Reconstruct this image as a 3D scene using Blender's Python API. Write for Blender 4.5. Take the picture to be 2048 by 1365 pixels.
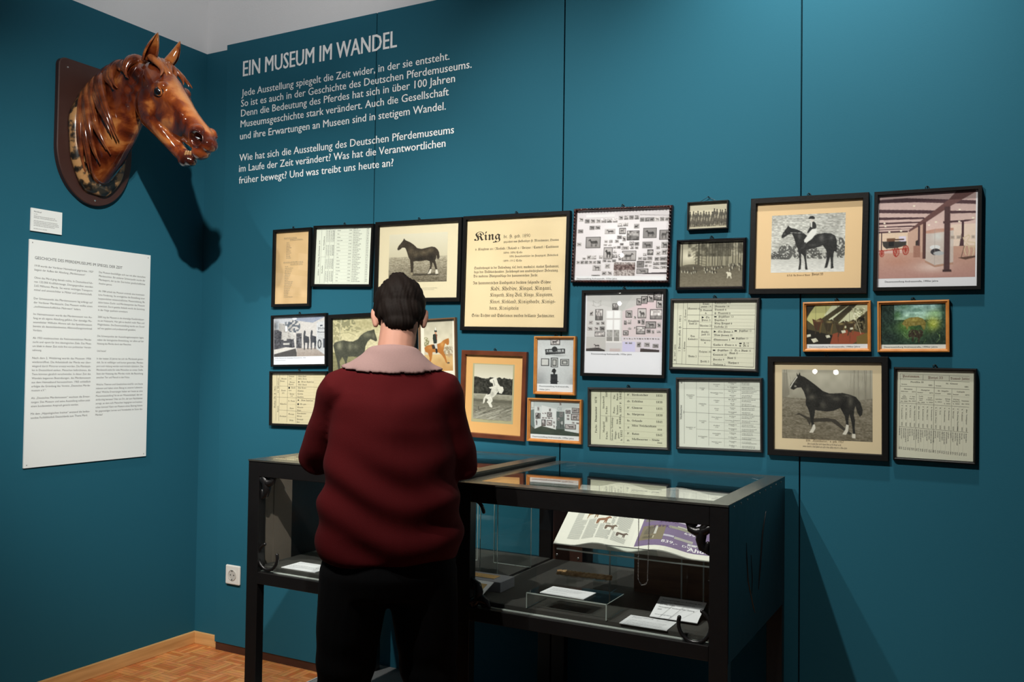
import bpy, bmesh, math, random
import numpy as np
from mathutils import Vector, Matrix, Euler

S = bpy.context.scene
COL = S.collection
for o in list(bpy.data.objects):
    bpy.data.objects.remove(o)
random.seed(7)
RNG = np.random.default_rng(7)

# ------------------------------------------------------------------ camera
# world: x to the right along the exhibition wall, y into that wall (wall face y = 0), z up, left wall x = 0
F_PX, YAW, PITCH, ROLL = 1782.6, math.radians(28.319), math.radians(1.4644), math.radians(0.7502)
CAM = Vector((3.108, -2.816, 1.25))
_f = Vector((-math.sin(YAW) * math.cos(PITCH), math.cos(YAW) * math.cos(PITCH), math.sin(PITCH)))
_r = Vector((math.cos(YAW), math.sin(YAW), 0))
_u = _r.cross(_f)
_r2 = math.cos(ROLL) * _r + math.sin(ROLL) * _u
_u2 = -math.sin(ROLL) * _r + math.cos(ROLL) * _u
cd = bpy.data.cameras.new('camera')
cam = bpy.data.objects.new('camera', cd)
COL.objects.link(cam)
cd.sensor_width = 36.0
cd.lens = F_PX * 36.0 / 2048.0
cd.clip_start = 0.02
cam.matrix_world = Matrix(((_r2.x, _u2.x, -_f.x, CAM.x), (_r2.y, _u2.y, -_f.y, CAM.y),
                           (_r2.z, _u2.z, -_f.z, CAM.z), (0, 0, 0, 1)))
S.camera = cam

# ------------------------------------------------------------------ world, lamps, exposure
S.view_settings.view_transform = 'Standard'
S.view_settings.look = 'None'
S.view_settings.gamma = 1
S.view_settings.exposure = 0.0
S.view_settings.use_curve_mapping = False
S.cycles.transparent_max_bounces = 64          # several clear panes stand one behind the other
W = bpy.data.worlds.new('world')
S.world = W
W.use_nodes = True
W.node_tree.nodes['Background'].inputs[0].default_value = (0.55, 0.62, 0.75, 1)
W.node_tree.nodes['Background'].inputs[1].default_value = 0.05


def spot(name, loc, target, power, angle, blend, radius, color=(1, 0.97, 0.91)):
    l = bpy.data.lights.new(name, 'SPOT')
    l.energy = power
    l.spot_size = math.radians(angle)
    l.spot_blend = blend
    l.shadow_soft_size = radius
    l.color = color
    o = bpy.data.objects.new(name, l)
    COL.objects.link(o)
    o.location = loc
    o.rotation_euler = (Vector(target) - Vector(loc)).to_track_quat('-Z', 'Y').to_euler()
    return o


spot('track_or_fill_spot', (1.19, -2.30, 3.40), (1.50, 0, 1.05), 210, 58, 0.85, 0.022)
spot('track_or_fill_spot', (1.72, -2.30, 3.40), (2.40, 0, 1.15), 245, 64, 0.85, 0.022)
spot('track_or_fill_spot', (2.52, -2.36, 3.02), (0.36, -0.10, 0.86), 285, 48, 0.9, 0.025)
spot('track_or_fill_spot', (2.08, -1.95, 2.78), (0.08, -0.42, 1.55), 165, 45, 0.8, 0.02)
spot('track_or_fill_spot', (2.74, -0.62, 3.25), (2.76, 0, 2.16), 135, 84, 1.0, 0.04)
spot('track_or_fill_spot', (0.45, -2.25, 3.35), (0.72, 0, 0.28), 190, 36, 0.8, 0.03)  # fill spot added to brighten the low left part of the wall
spot('upper_wall_fill', (1.60, -1.70, 2.60), (0.35, 0.0, 3.20), 66, 74, 0.9, 0.15, (1, 0.98, 0.96))  # unseen uplight added to brighten the white upper wall
for p in ((-0.33, -6, 2.41), (-0.35, -6, 2.03), (-0.35, -6, 1.90), (1.63, -6, 1.215), (1.82, -6, 1.21)):
    l = bpy.data.lights.new('far_lamp', 'POINT')
    l.energy = 1.2
    l.shadow_soft_size = 0.022
    l.color = (1, 0.96, 0.9)
    o = bpy.data.objects.new('far_lamp', l)
    COL.objects.link(o)
    o.location = p


# ------------------------------------------------------------------ helpers
def lin(c):
    c = np.asarray(c, float)
    return np.where(c <= 0.04045, c / 12.92, ((np.maximum(c, 0) + 0.055) / 1.055) ** 2.4)


def hexc(*c):
    return tuple(lin(np.array(c[:3]) / 255.0)) + (1.0,)


def material(name, color, rough=0.6, metal=0.0, coat=0.0, spec=None, noise=None, bump=None):
    """color: linear rgba. noise=(scale, dark factor) mottles the colour; bump=(scale, strength)."""
    m = bpy.data.materials.new(name)
    m.use_nodes = True
    nt = m.node_tree
    b = nt.nodes['Principled BSDF']
    b.inputs['Base Color'].default_value = color
    b.inputs['Roughness'].default_value = rough
    b.inputs['Metallic'].default_value = metal
    b.inputs['Coat Weight'].default_value = coat
    b.inputs['Coat Roughness'].default_value = 0.08
    if spec is not None:
        b.inputs['Specular IOR Level'].default_value = spec
    if noise or bump:
        tc = nt.nodes.new('ShaderNodeTexCoord')
    if noise:
        n = nt.nodes.new('ShaderNodeTexNoise')
        n.inputs['Scale'].default_value = noise[0]
        n.inputs['Detail'].default_value = 4
        nt.links.new(tc.outputs['Object'], n.inputs['Vector'])
        mx = nt.nodes.new('ShaderNodeMix')
        mx.data_type = 'RGBA'
        mx.inputs['A'].default_value = tuple(c * noise[1] for c in color[:3]) + (1,)
        mx.inputs['B'].default_value = color
        nt.links.new(n.outputs['Fac'], mx.inputs['Factor'])
        nt.links.new(mx.outputs['Result'], b.inputs['Base Color'])
    if bump:
        n2 = nt.nodes.new('ShaderNodeTexNoise')
        n2.inputs['Scale'].default_value = bump[0]
        n2.inputs['Detail'].default_value = 3
        nt.links.new(tc.outputs['Object'], n2.inputs['Vector'])
        bp = nt.nodes.new('ShaderNodeBump')
        bp.inputs['Strength'].default_value = bump[1]
        bp.inputs['Distance'].default_value = 0.004
        nt.links.new(n2.outputs['Fac'], bp.inputs['Height'])
        nt.links.new(bp.outputs['Normal'], b.inputs['Normal'])
    return m


def ramp_material(name, stops, scale, rough, coat=0.0, detail=5, stretch=(1, 1, 1), bump=0.0, distortion=0.0):
    m = bpy.data.materials.new(name)
    m.use_nodes = True
    nt = m.node_tree
    b = nt.nodes['Principled BSDF']
    b.inputs['Roughness'].default_value = rough
    b.inputs['Coat Weight'].default_value = coat
    b.inputs['Coat Roughness'].default_value = 0.05
    tc = nt.nodes.new('ShaderNodeTexCoord')
    mp = nt.nodes.new('ShaderNodeMapping')
    mp.inputs['Scale'].default_value = stretch
    n = nt.nodes.new('ShaderNodeTexNoise')
    n.inputs['Scale'].default_value = scale
    n.inputs['Detail'].default_value = detail
    n.inputs['Distortion'].default_value = distortion
    r = nt.nodes.new('ShaderNodeValToRGB')
    els = r.color_ramp.elements
    els[0].position, els[0].color = stops[0]
    els[1].position, els[1].color = stops[-1]
    for p, c in stops[1:-1]:
        e = els.new(p)
        e.color = c
    nt.links.new(tc.outputs['Object'], mp.inputs['Vector'])
    nt.links.new(mp.outputs['Vector'], n.inputs['Vector'])
    nt.links.new(n.outputs['Fac'], r.inputs['Fac'])
    nt.links.new(r.outputs['Color'], b.inputs['Base Color'])
    if bump:
        bp = nt.nodes.new('ShaderNodeBump')
        bp.inputs['Strength'].default_value = bump
        bp.inputs['Distance'].default_value = 0.003
        nt.links.new(n.outputs['Fac'], bp.inputs['Height'])
        nt.links.new(bp.outputs['Normal'], b.inputs['Normal'])
    return m


def glass_material(name, tint=(0.98, 0.99, 0.985, 1), f0=0.04, edge=None):
    """thin clear pane: straight transmission plus a Schlick reflection."""
    m = bpy.data.materials.new(name)
    m.use_nodes = True
    nt = m.node_tree
    nt.nodes.clear()
    out = nt.nodes.new('ShaderNodeOutputMaterial')
    tr = nt.nodes.new('ShaderNodeBsdfTransparent')
    tr.inputs['Color'].default_value = tint
    gl = nt.nodes.new('ShaderNodeBsdfGlossy')
    gl.inputs['Roughness'].default_value = 0.0
    gl.inputs['Color'].default_value = (1, 1, 1, 1)
    geo = nt.nodes.new('ShaderNodeNewGeometry')
    dot = nt.nodes.new('ShaderNodeVectorMath')
    dot.operation = 'DOT_PRODUCT'
    nt.links.new(geo.outputs['Normal'], dot.inputs[0])
    nt.links.new(geo.outputs['Incoming'], dot.inputs[1])
    def mth(op, a, bb=None):
        n = nt.nodes.new('ShaderNodeMath')
        n.operation = op
        for i, v in enumerate((a, bb)):
            if v is None:
                continue
            if isinstance(v, (int, float)):
                n.inputs[i].default_value = v
            else:
                nt.links.new(v, n.inputs[i])
        return n.outputs[0]
    ab = mth('ABSOLUTE', dot.outputs['Value'])
    om = mth('SUBTRACT', 1.0, ab)
    p5 = mth('POWER', om, 5.0)
    fr = mth('ADD', mth('MULTIPLY', p5, 1 - f0), f0)
    mix = nt.nodes.new('ShaderNodeMixShader')
    nt.links.new(fr, mix.inputs[0])
    nt.links.new(tr.outputs[0], mix.inputs[1])
    nt.links.new(gl.outputs[0], mix.inputs[2])
    nt.links.new(mix.outputs[0], out.inputs[0])
    return m


def attr_material(name, rough=0.7, spec=0.3):
    m = bpy.data.materials.new(name)
    m.use_nodes = True
    nt = m.node_tree
    b = nt.nodes['Principled BSDF']
    b.inputs['Roughness'].default_value = rough
    b.inputs['Specular IOR Level'].default_value = spec
    a = nt.nodes.new('ShaderNodeVertexColor')
    a.layer_name = 'print'
    nt.links.new(a.outputs['Color'], b.inputs['Base Color'])
    return m


def tag(o, label=None, cat=None, group=None, kind=None):
    if label: o['label'] = label
    if cat: o['category'] = cat
    if group: o['group'] = group
    if kind: o['kind'] = kind
    return o


def empty(name, loc, rot=(0, 0, 0), label=None, cat=None, group=None):
    o = bpy.data.objects.new(name, None)
    o.empty_display_size = 0.05
    COL.objects.link(o)
    o.location = loc
    o.rotation_euler = rot
    return tag(o, label, cat, group)


def link_mesh(name, me, mats, parent=None, smooth=False):
    o = bpy.data.objects.new(name, me)
    COL.objects.link(o)
    for m in (mats if isinstance(mats, (list, tuple)) else [mats]):
        me.materials.append(m)
    if smooth:
        me.polygons.foreach_set('use_smooth', [True] * len(me.polygons))
    if parent is not None:
        o.parent = parent
    return o


class MB:
    """collects simple shapes into one mesh"""
    def __init__(self):
        self.v, self.f, self.mi, self.cur = [], [], [], 0

    def add(self, verts, faces):
        n = len(self.v)
        self.v += [tuple(p) for p in verts]
        self.f += [tuple(i + n for i in fc) for fc in faces]
        self.mi += [self.cur] * len(faces)

    def box(self, x0, x1, y0, y1, z0, z1):
        self.add([(x0, y0, z0), (x1, y0, z0), (x1, y1, z0), (x0, y1, z0), (x0, y0, z1), (x1, y0, z1), (x1, y1, z1), (x0, y1, z1)],
                 [(0, 3, 2, 1), (4, 5, 6, 7), (0, 1, 5, 4), (1, 2, 6, 5), (2, 3, 7, 6), (3, 0, 4, 7)])

    def slab(self, quad, t):
        """quad: 4 points, thickened by t along -normal"""
        q = [Vector(p) for p in quad]
        n = (q[1] - q[0]).cross(q[3] - q[0]).normalized() * t
        self.add(q + [p - n for p in q], [(0, 1, 2, 3), (7, 6, 5, 4), (0, 4, 5, 1), (1, 5, 6, 2), (2, 6, 7, 3), (3, 7, 4, 0)])

    def tube(self, pts, radii, seg=10, flat=1.0, flatdir=None, cap=True):
        pts = [Vector(p) for p in pts]
        if isinstance(radii, (int, float)):
            radii = [radii] * len(pts)
        if cap:                                    # hemispherical ends
            def ends(p, q, r):
                d = (p - q)
                d = d.normalized() if d.length > 1e-9 else Vector((0, 0, 1))
                return [(p + d * r * math.sin(a), r * math.cos(a)) for a in (1.45, 1.1, 0.75, 0.4)]
            a = ends(pts[0], pts[1], radii[0])
            b = ends(pts[-1], pts[-2], radii[-1])[::-1]
            pr = a + list(zip(pts, radii)) + b
            pts = [x[0] for x in pr]
            radii = [x[1] for x in pr]
        rings = []
        prev = None
        for i, p in enumerate(pts):
            d = (pts[min(i + 1, len(pts) - 1)] - pts[max(i - 1, 0)]).normalized()
            if prev is None:
                ref = Vector(flatdir) if flatdir is not None else (Vector((0, 0, 1)) if abs(d.z) < 0.9 else Vector((1, 0, 0)))
            else:
                ref = prev
            a = (ref - d * ref.dot(d))
            a = a.normalized() if a.length > 1e-6 else d.orthogonal().normalized()
            prev = a
            b = d.cross(a)
            rings.append([p + (a * math.cos(2 * math.pi * k / seg) * flat + b * math.sin(2 * math.pi * k / seg)) * radii[i] for k in range(seg)])
        self.loft(rings)

    def loft(self, rings, closed=True):
        seg = len(rings[0])
        vs = [p for r in rings for p in r]
        fs = []
        for i in range(len(rings) - 1):
            for k in range(seg):
                k2 = (k + 1) % seg
                fs.append((i * seg + k, i * seg + k2, (i + 1) * seg + k2, (i + 1) * seg + k))
        if closed:
            fs.append(tuple(range(seg))[::-1])
            fs.append(tuple((len(rings) - 1) * seg + k for k in range(seg)))
        self.add(vs, fs)

    def ball(self, c, rad, seg=16, rings=10, rot=None):
        c = Vector(c)
        rad = (rad,) * 3 if isinstance(rad, (int, float)) else rad
        rr = []
        for i in range(rings + 1):
            t = math.pi * (0.02 + 0.96 * i / rings)
            ring = []
            for k in range(seg):
                a = 2 * math.pi * k / seg
                p = Vector((rad[0] * math.sin(t) * math.cos(a), rad[1] * math.sin(t) * math.sin(a), -rad[2] * math.cos(t)))
                if rot is not None: p = rot @ p
                ring.append(c + p)
            rr.append(ring)
        self.loft(rr)

    def disc(self, c, n, r, t, seg=20):
        c, n = Vector(c), Vector(n).normalized()
        a = n.orthogonal().normalized()
        b = n.cross(a)
        rings = [[c + n * h + (a * math.cos(2 * math.pi * k / seg) + b * math.sin(2 * math.pi * k / seg)) * rr for k in range(seg)]
                 for h, rr in ((0, r), (t * 0.7, r), (t, r * 0.75))]
        self.loft(rings)

    def mesh(self, name):
        me = bpy.data.meshes.new(name)
        me.from_pydata(self.v, [], self.f)
        me.update()
        if any(self.mi):
            me.polygons.foreach_set('material_index', self.mi)
        return me

    def build(self, name, mats, parent=None, smooth=False, bevel=0.0, fix=True):
        me = self.mesh(name)
        if fix or bevel:
            bm = bmesh.new()
            bm.from_mesh(me)
            if fix:
                bmesh.ops.recalc_face_normals(bm, faces=bm.faces)
            if bevel:
                ed = [e for e in bm.edges if len(e.link_faces) == 2 and e.calc_face_angle(0) > 0.6]
                bmesh.ops.bevel(bm, geom=ed, offset=bevel, segments=2, affect='EDGES', profile=0.5, clamp_overlap=True)
            bm.to_mesh(me)
            bm.free()
        return link_mesh(name, me, mats, parent, smooth)


def eval_mesh(me, mods):
    """mesh after the given modifiers"""
    o = bpy.data.objects.new('tmp', me)
    COL.objects.link(o)
    for kind, props in mods:
        md = o.modifiers.new('m', kind)
        for k, v in props.items():
            setattr(md, k, v)
    dg = bpy.context.evaluated_depsgraph_get()
    out = bpy.data.meshes.new_from_object(o.evaluated_get(dg))
    bpy.data.objects.remove(o)
    bpy.data.meshes.remove(me)
    return out


def voxel(mb, size, smooth=4, factor=0.5):
    me = mb.mesh('tmp')
    bm = bmesh.new(); bm.from_mesh(me)
    bmesh.ops.recalc_face_normals(bm, faces=bm.faces)
    bm.to_mesh(me); bm.free()
    return eval_mesh(me, [('REMESH', dict(mode='VOXEL', voxel_size=size, use_smooth_shade=True)),
                          ('SMOOTH', dict(factor=factor, iterations=smooth))])


def get_co(me):
    a = np.empty(len(me.vertices) * 3)
    me.vertices.foreach_get('co', a)
    n = np.empty(len(me.vertices) * 3)
    me.vertices.foreach_get('normal', n)
    return a.reshape(-1, 3), n.reshape(-1, 3)


def set_co(me, co):
    me.vertices.foreach_set('co', np.ascontiguousarray(co).ravel())
    me.update()


def brush(me, c, rad, amt, direction=None):
    """push vertices near c (ellipsoid radii rad) by amt along direction or their normals"""
    co, no = get_co(me)
    rad = np.array(rad if hasattr(rad, '__len__') else (rad,) * 3)
    d = np.sqrt((((co - np.array(c)) / rad) ** 2).sum(1))
    w = np.clip(1 - d, 0, 1)
    w = w * w * (3 - 2 * w)
    dirv = no if direction is None else np.array(direction)[None, :]
    set_co(me, co + dirv * (w * amt)[:, None])


# ------------------------------------------------------------------ lettering
FRAK = lambda c: chr(0x1D56C + ord(c) - 65) if 'A' <= c <= 'Z' else chr(0x1D586 + ord(c) - 97) if 'a' <= c <= 'z' else c
SERI = lambda c: (chr(0x1D400 + ord(c) - 65) if 'A' <= c <= 'Z' else chr(0x1D41A + ord(c) - 97) if 'a' <= c <= 'z'
                  else chr(0x1D7CE + ord(c) - 48) if '0' <= c <= '9' else c)
_tc = {}


def glyphs(s, font='sans', weight=0.0):
    """(verts Nx2 with cap height 1 and left edge 0, faces, width)"""
    key = (s, font, weight)
    if key in _tc:
        return _tc[key]
    body = ''.join({'frak': FRAK, 'serif': SERI}.get(font, lambda c: c)(c) for c in s)
    c = bpy.data.curves.new('t', 'FONT')
    c.body = body
    c.resolution_u = 2
    c.offset = weight
    o = bpy.data.objects.new('t', c)
    COL.objects.link(o)
    dg = bpy.context.evaluated_depsgraph_get()
    me = bpy.data.meshes.new_from_object(o.evaluated_get(dg))
    bpy.data.objects.remove(o)
    bpy.data.curves.remove(c)
    n = len(me.vertices)
    a = np.empty(n * 3)
    me.vertices.foreach_get('co', a)
    a = a.reshape(-1, 3)[:, :2] / 0.682
    fs = [tuple(p.vertices) for p in me.polygons]
    bpy.data.meshes.remove(me)
    if n:
        a = a - np.array([a[:, 0].min(), 0])
        w = a[:, 0].max()
    else:
        a, w = np.zeros((0, 2)), 0
    _tc[key] = (a, fs, w)
    return _tc[key]


# ------------------------------------------------------------------ printed pictures
class Ras:
    """a small tonal picture painted on a grid; positions are given in a box (x0,y0,x1,y1), y downwards"""
    def __init__(self, box, nx, ny, base, ss=2):
        self.box, self.nx, self.ny, self.ss = box, nx, ny, ss
        self.W, self.H = nx * ss, ny * ss
        self.a = np.ones((self.H, self.W, 3)) * (np.array(base) / 255.0)
        x0, y0, x1, y1 = box
        self.X = np.broadcast_to(x0 + (np.arange(self.W) + 0.5) / self.W * (x1 - x0), (self.H, self.W))
        self.Y = np.broadcast_to((y0 + (np.arange(self.H) + 0.5) / self.H * (y1 - y0))[:, None], (self.H, self.W))

    def mask(self, pts):
        pts = np.array(pts, float)
        m = np.zeros((self.H, self.W), bool)
        x, y = self.X, self.Y
        j = len(pts) - 1
        for i in range(len(pts)):
            xi, yi = pts[i]
            xj, yj = pts[j]
            if yi != yj:
                m ^= ((yi > y) != (yj > y)) & (x < (xj - xi) * (y - yi) / (yj - yi) + xi)
            j = i
        return m

    def put(self, m, c, al=1.0):
        w = (m.astype(float) * al)[..., None]
        self.a = self.a * (1 - w) + np.array(c) / 255.0 * w
        return m

    def poly(self, pts, c, al=1.0):
        return self.put(self.mask(pts), c, al)

    def rect(self, x0, y0, x1, y1, c, al=1.0):
        return self.put((self.X >= x0) & (self.X < x1) & (self.Y >= y0) & (self.Y < y1), c, al)

    def ell(self, cx, cy, rx, ry, c, al=1.0, soft=False, clip=None):
        d = ((self.X - cx) / rx) ** 2 + ((self.Y - cy) / ry) ** 2
        w = np.exp(-d * 1.5) if soft else (d < 1).astype(float)
        if clip is not None:
            w = w * clip
        return self.put(w, c, al)

    def line(self, pts, width, c, al=1.0):
        m = np.zeros((self.H, self.W), bool)
        for (ax, ay), (bx, by) in zip(pts[:-1], pts[1:]):
            dx, dy = bx - ax, by - ay
            L = dx * dx + dy * dy + 1e-9
            t = np.clip(((self.X - ax) * dx + (self.Y - ay) * dy) / L, 0, 1)
            m |= (self.X - ax - t * dx) ** 2 + (self.Y - ay - t * dy) ** 2 < (width / 2) ** 2
        return self.put(m, c, al)

    def vgrad(self, y0, c0, y1, c1, clip=None):
        t = np.clip((self.Y - y0) / (y1 - y0), 0, 1)[..., None]
        g = (np.array(c0) * (1 - t) + np.array(c1) * t) / 255.0
        m = ((self.Y >= y0) & (self.Y <= y1)) if clip is None else clip
        self.a = np.where(m[..., None], g, self.a)

    def noise(self, cx, cy, seed=0):
        """smooth value noise in 0..1 with cells of cx by cy box units"""
        r = np.random.default_rng(seed)
        x0, y0, x1, y1 = self.box
        gx, gy = int((x1 - x0) / cx) + 3, int((y1 - y0) / cy) + 3
        g = r.random((gy, gx))
        fx, fy = (self.X - x0) / cx, (self.Y - y0) / cy
        ix, iy = fx.astype(int), fy.astype(int)
        tx, ty = fx - ix, fy - iy
        tx, ty = tx * tx * (3 - 2 * tx), ty * ty * (3 - 2 * ty)
        return (g[iy, ix] * (1 - tx) + g[iy, ix + 1] * tx) * (1 - ty) + (g[iy + 1, ix] * (1 - tx) + g[iy + 1, ix + 1] * tx) * ty

    def grain(self, amp, cx, cy, clip=None, seed=0):
        n = (self.noise(cx, cy, seed) - 0.5) * 2 * amp / 255.0
        if clip is not None:
            n = n * clip
        self.a = np.clip(self.a + n[..., None], 0, 1)

    def out(self):
        s = self.ss
        return self.a.reshape(self.ny, s, self.nx, s, 3).mean((1, 3))


class Print:
    """one printed sheet: paper, pictures and lettering in one mesh. Positions in a box, mapped to a w x h metre sheet
    whose local frame is x right, z up, facing -y, centred on the origin."""
    def __init__(self, box, w, h, paper):
        self.box, self.w, self.h = box, w, h
        self.v, self.f, self.c = [], [], []
        self.layer = 0
        x0, y0, x1, y1 = box
        self.quad(x0, y0, x1, y1, paper)
        self.layer = 1

    def xy(self, x, y):
        x0, y0, x1, y1 = self.box
        return (x - x0) / (x1 - x0) * self.w - self.w / 2, (0.5 - (y - y0) / (y1 - y0)) * self.h

    def lay(self, verts, faces, cols):
        n = len(self.v)
        d = -0.00012 * self.layer
        self.v += [(p[0], d, p[1]) for p in verts]
        self.f += [tuple(i + n for i in fc) for fc in faces]
        self.c += cols

    def poly(self, pts, c):
        vs = [self.xy(*p) for p in pts]
        area = sum(vs[i - 1][0] * vs[i][1] - vs[i][0] * vs[i - 1][1] for i in range(len(vs)))
        self.lay(vs, [tuple(range(len(vs))) if area > 0 else tuple(range(len(vs)))[::-1]], [c] * len(vs))

    def quad(self, x0, y0, x1, y1, c):
        self.poly([(x0, y1), (x1, y1), (x1, y0), (x0, y0)], c)

    def rule(self, x0, y0, x1, y1, width, c=(40, 40, 38)):
        d = np.array([x1 - x0, y1 - y0], float)
        n = np.array([-d[1], d[0]]) / (np.hypot(*d) + 1e-9) * width / 2
        self.poly([(x0 - n[0], y0 - n[1]), (x1 - n[0], y1 - n[1]), (x1 + n[0], y1 + n[1]), (x0 + n[0], y0 + n[1])], c)

    def picture(self, ras):
        img = ras.out()
        ny, nx = img.shape[:2]
        x0, y0, x1, y1 = ras.box
        ax, ay = self.xy(x0, y0)
        bx, by = self.xy(x1, y1)
        # one grid vertex per sample, stretched to the picture's edges
        xs = np.linspace(ax, bx, nx)
        ys = np.linspace(ay, by, ny)
        vs = [(x, y) for y in ys for x in xs]
        fs = [(j * nx + i, (j + 1) * nx + i, (j + 1) * nx + i + 1, j * nx + i + 1) for j in range(ny - 1) for i in range(nx - 1)]
        self.lay(vs, fs, [tuple(c) for c in (img.reshape(-1, 3) * 255)])

    def text(self, s, x0, y, cap, x1=None, c=(40, 40, 40), font='sans', weight=0.0, rot=0, ratio=0.85, right=False):
        """baseline start (x0,y), cap height in box units; x1: fit to that far edge. rot 90 reads upwards, -90 downwards (x1 = far y)"""
        if weight > 0:                               # bolder: the same outlines set side by side
            L0 = self.layer
            for q in (-1, 1):
                self.layer = L0 + 0.3 * (q + 1)
                dq = q * weight * cap * 0.9
                if rot == 0: self.text(s, x0 + dq, y, cap, None if x1 is None else x1 + dq, c, font, 0.0, rot, ratio, right)
                else: self.text(s, x0, y + dq, cap, None if x1 is None else x1 + dq, c, font, 0.0, rot, ratio, right)
            self.layer = L0
            return
        g, fs, w = glyphs(s, font, weight)
        if len(g) == 0:
            return
        bx, by = (self.box[2] - self.box[0]) / self.w, (self.box[3] - self.box[1]) / self.h
        if rot == 0:
            sx = (abs(x1 - x0) / w) if x1 is not None else cap * ratio * bx / by
            if right: x0 = x1 - w * sx
            P = [(x0 + p[0] * sx, y - p[1] * cap) for p in g]
        elif rot == 90:
            sx = (abs(x1 - y) / w) if x1 is not None else cap * ratio * by / bx
            P = [(x0 - p[1] * cap, y - p[0] * sx) for p in g]
        else:
            sx = (abs(x1 - y) / w) if x1 is not None else cap * ratio * by / bx
            P = [(x0 + p[1] * cap, y + p[0] * sx) for p in g]
        self.lay([self.xy(*p) for p in P], fs, [c] * len(P))

    def greek(self, x0, y, x1, xh, c=(60, 60, 58), seed=None, rot=0):
        """a line of print too small to read: word-length runs of fine strokes"""
        c = tuple(v * 0.68 + 205 * 0.32 for v in c)
        r = np.random.default_rng(int(abs(x0 * 13 + y * 7)) if seed is None else seed)
        x = x0
        end = x1
        st = xh * 0.42
        while x < end - st:
            n = int(r.integers(2, 9))
            for _ in range(n):
                if x > end - st: break
                t = xh * (1.45 if r.random() < 0.25 else 1.0)
                dn = xh * (0.4 if r.random() < 0.12 else 0)
                if rot == 0:
                    self.quad(x, y - t, x + st * 0.45, y + dn, c)
                    if r.random() < 0.7:
                        yy = y - xh * r.random()
                        self.quad(x, yy - xh * 0.16, x + st * 0.95, yy, c)
                else:
                    self.quad(y - t, x, y + dn, x + st * 0.45, c)
                    yy = y - xh * r.random()
                    self.quad(yy - xh * 0.16, x, yy, x + st * 0.95, c)
                x += st * 0.95
            x += st * 0.9

    def build(self, name, mat, parent, loc=(0, 0, 0)):
        me = bpy.data.meshes.new(name)
        me.from_pydata(self.v, [], self.f)
        at = me.color_attributes.new('print', 'FLOAT_COLOR', 'POINT')
        c = np.ones((len(self.v), 4))
        c[:, :3] = lin(np.array(self.c) / 255.0)
        at.data.foreach_set('color', c.ravel())
        me.update()
        o = link_mesh(name, me, mat, parent)
        o.location = loc
        return o

# ------------------------------------------------------------------ materials
TEAL = (0.0160, 0.112, 0.166, 1)
M_teal = material('teal_wall_paint', TEAL, 0.75, spec=0.15, noise=(2.2, 0.95), bump=(260, 0.04))
M_white_wall = material('white_wall_paint', (0.74, 0.75, 0.76, 1), 0.8, bump=(180, 0.1))
M_gap = material('dark_joint', (0.004, 0.006, 0.008, 1), 0.9)
M_skirt = ramp_material('light_beech_skirting', [(0.3, (0.55, 0.29, 0.10, 1)), (0.7, (0.78, 0.46, 0.18, 1))], 6, 0.5, stretch=(0.6, 0.6, 8))
M_plinth = ramp_material('brown_plinth', [(0.3, (0.035, 0.012, 0.007, 1)), (0.7, (0.07, 0.024, 0.014, 1))], 8, 0.5)
M_paper = attr_material('printed_paper', 0.6, 0.3)
M_white_vinyl = material('white_vinyl_lettering', (0.90, 0.92, 0.92, 1), 0.5)
M_black_frame = material('black_stained_wood', (0.0075, 0.0070, 0.0065, 1), 0.45, spec=0.22, noise=(60, 0.5), bump=(140, 0.08))
M_black_gloss = material('black_gloss_wood', (0.007, 0.006, 0.007, 1), 0.12, coat=0.6)
M_bead_frame = ramp_material('dark_mahogany_beading', [(0.35, (0.008, 0.004, 0.004, 1)), (0.7, (0.06, 0.012, 0.008, 1))], 30, 0.2, coat=0.5)
M_grey_frame = material('worn_silver_black_frame', (0.05, 0.047, 0.045, 1), 0.35, metal=0.2, noise=(50, 0.4))
M_orange_frame = ramp_material('varnished_orange_pine', [(0.3, (0.46, 0.165, 0.03, 1)), (0.7, (0.60, 0.25, 0.055, 1))], 9, 0.35, coat=0.2, stretch=(3, 3, 3))
M_brown_frame = ramp_material('red_brown_stained_wood', [(0.3, (0.085, 0.022, 0.010, 1)), (0.7, (0.16, 0.045, 0.018, 1))], 14, 0.35, coat=0.2)
M_tan_frame = material('thin_bronze_wood', (0.16, 0.085, 0.04, 1), 0.4)
M_pane = glass_material('picture_glass', (0.985, 0.99, 0.985, 1), 0.02)
M_vglass = glass_material('vitrine_glass', (0.98, 0.99, 0.985, 1), 0.03)
M_acryl = glass_material('clear_acrylic', (0.93, 0.95, 0.94, 1), 0.05)
M_acryl_edge = material('polished_acrylic_edge', (0.42, 0.47, 0.43, 1), 0.2)
M_steel = material('steel_pin', (0.25, 0.25, 0.24, 1), 0.35, metal=0.9)
M_chrome = material('polished_screw', (0.75, 0.75, 0.73, 1), 0.2, metal=1.0)
M_iron = material('black_forged_iron', (0.010, 0.009, 0.009, 1), 0.32, noise=(20, 0.6), bump=(70, 0.3))
M_casebk = material('black_painted_steel', (0.0085, 0.0075, 0.0075, 1), 0.38, noise=(12, 0.55), bump=(40, 0.15))
M_caseside = material('blue_black_sheet_steel', (0.006, 0.010, 0.013, 1), 0.36, noise=(5, 0.5), bump=(9, 0.5))
M_casein = material('grey_brown_inner_sheet', (0.20, 0.165, 0.13, 1), 0.6, noise=(5, 0.8))
M_felt = material('dark_grey_felt', (0.050, 0.049, 0.042, 1), 0.95, noise=(300, 0.6), bump=(500, 0.3))
M_backboard = ramp_material('brown_back_board', [(0.35, (0.14, 0.070, 0.040, 1)), (0.65, (0.24, 0.13, 0.070, 1))], 4, 0.55, stretch=(1, 1, 7))
M_plat = material('grey_platform_carpet', (0.20, 0.21, 0.21, 1), 0.9, noise=(200, 0.8))
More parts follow.
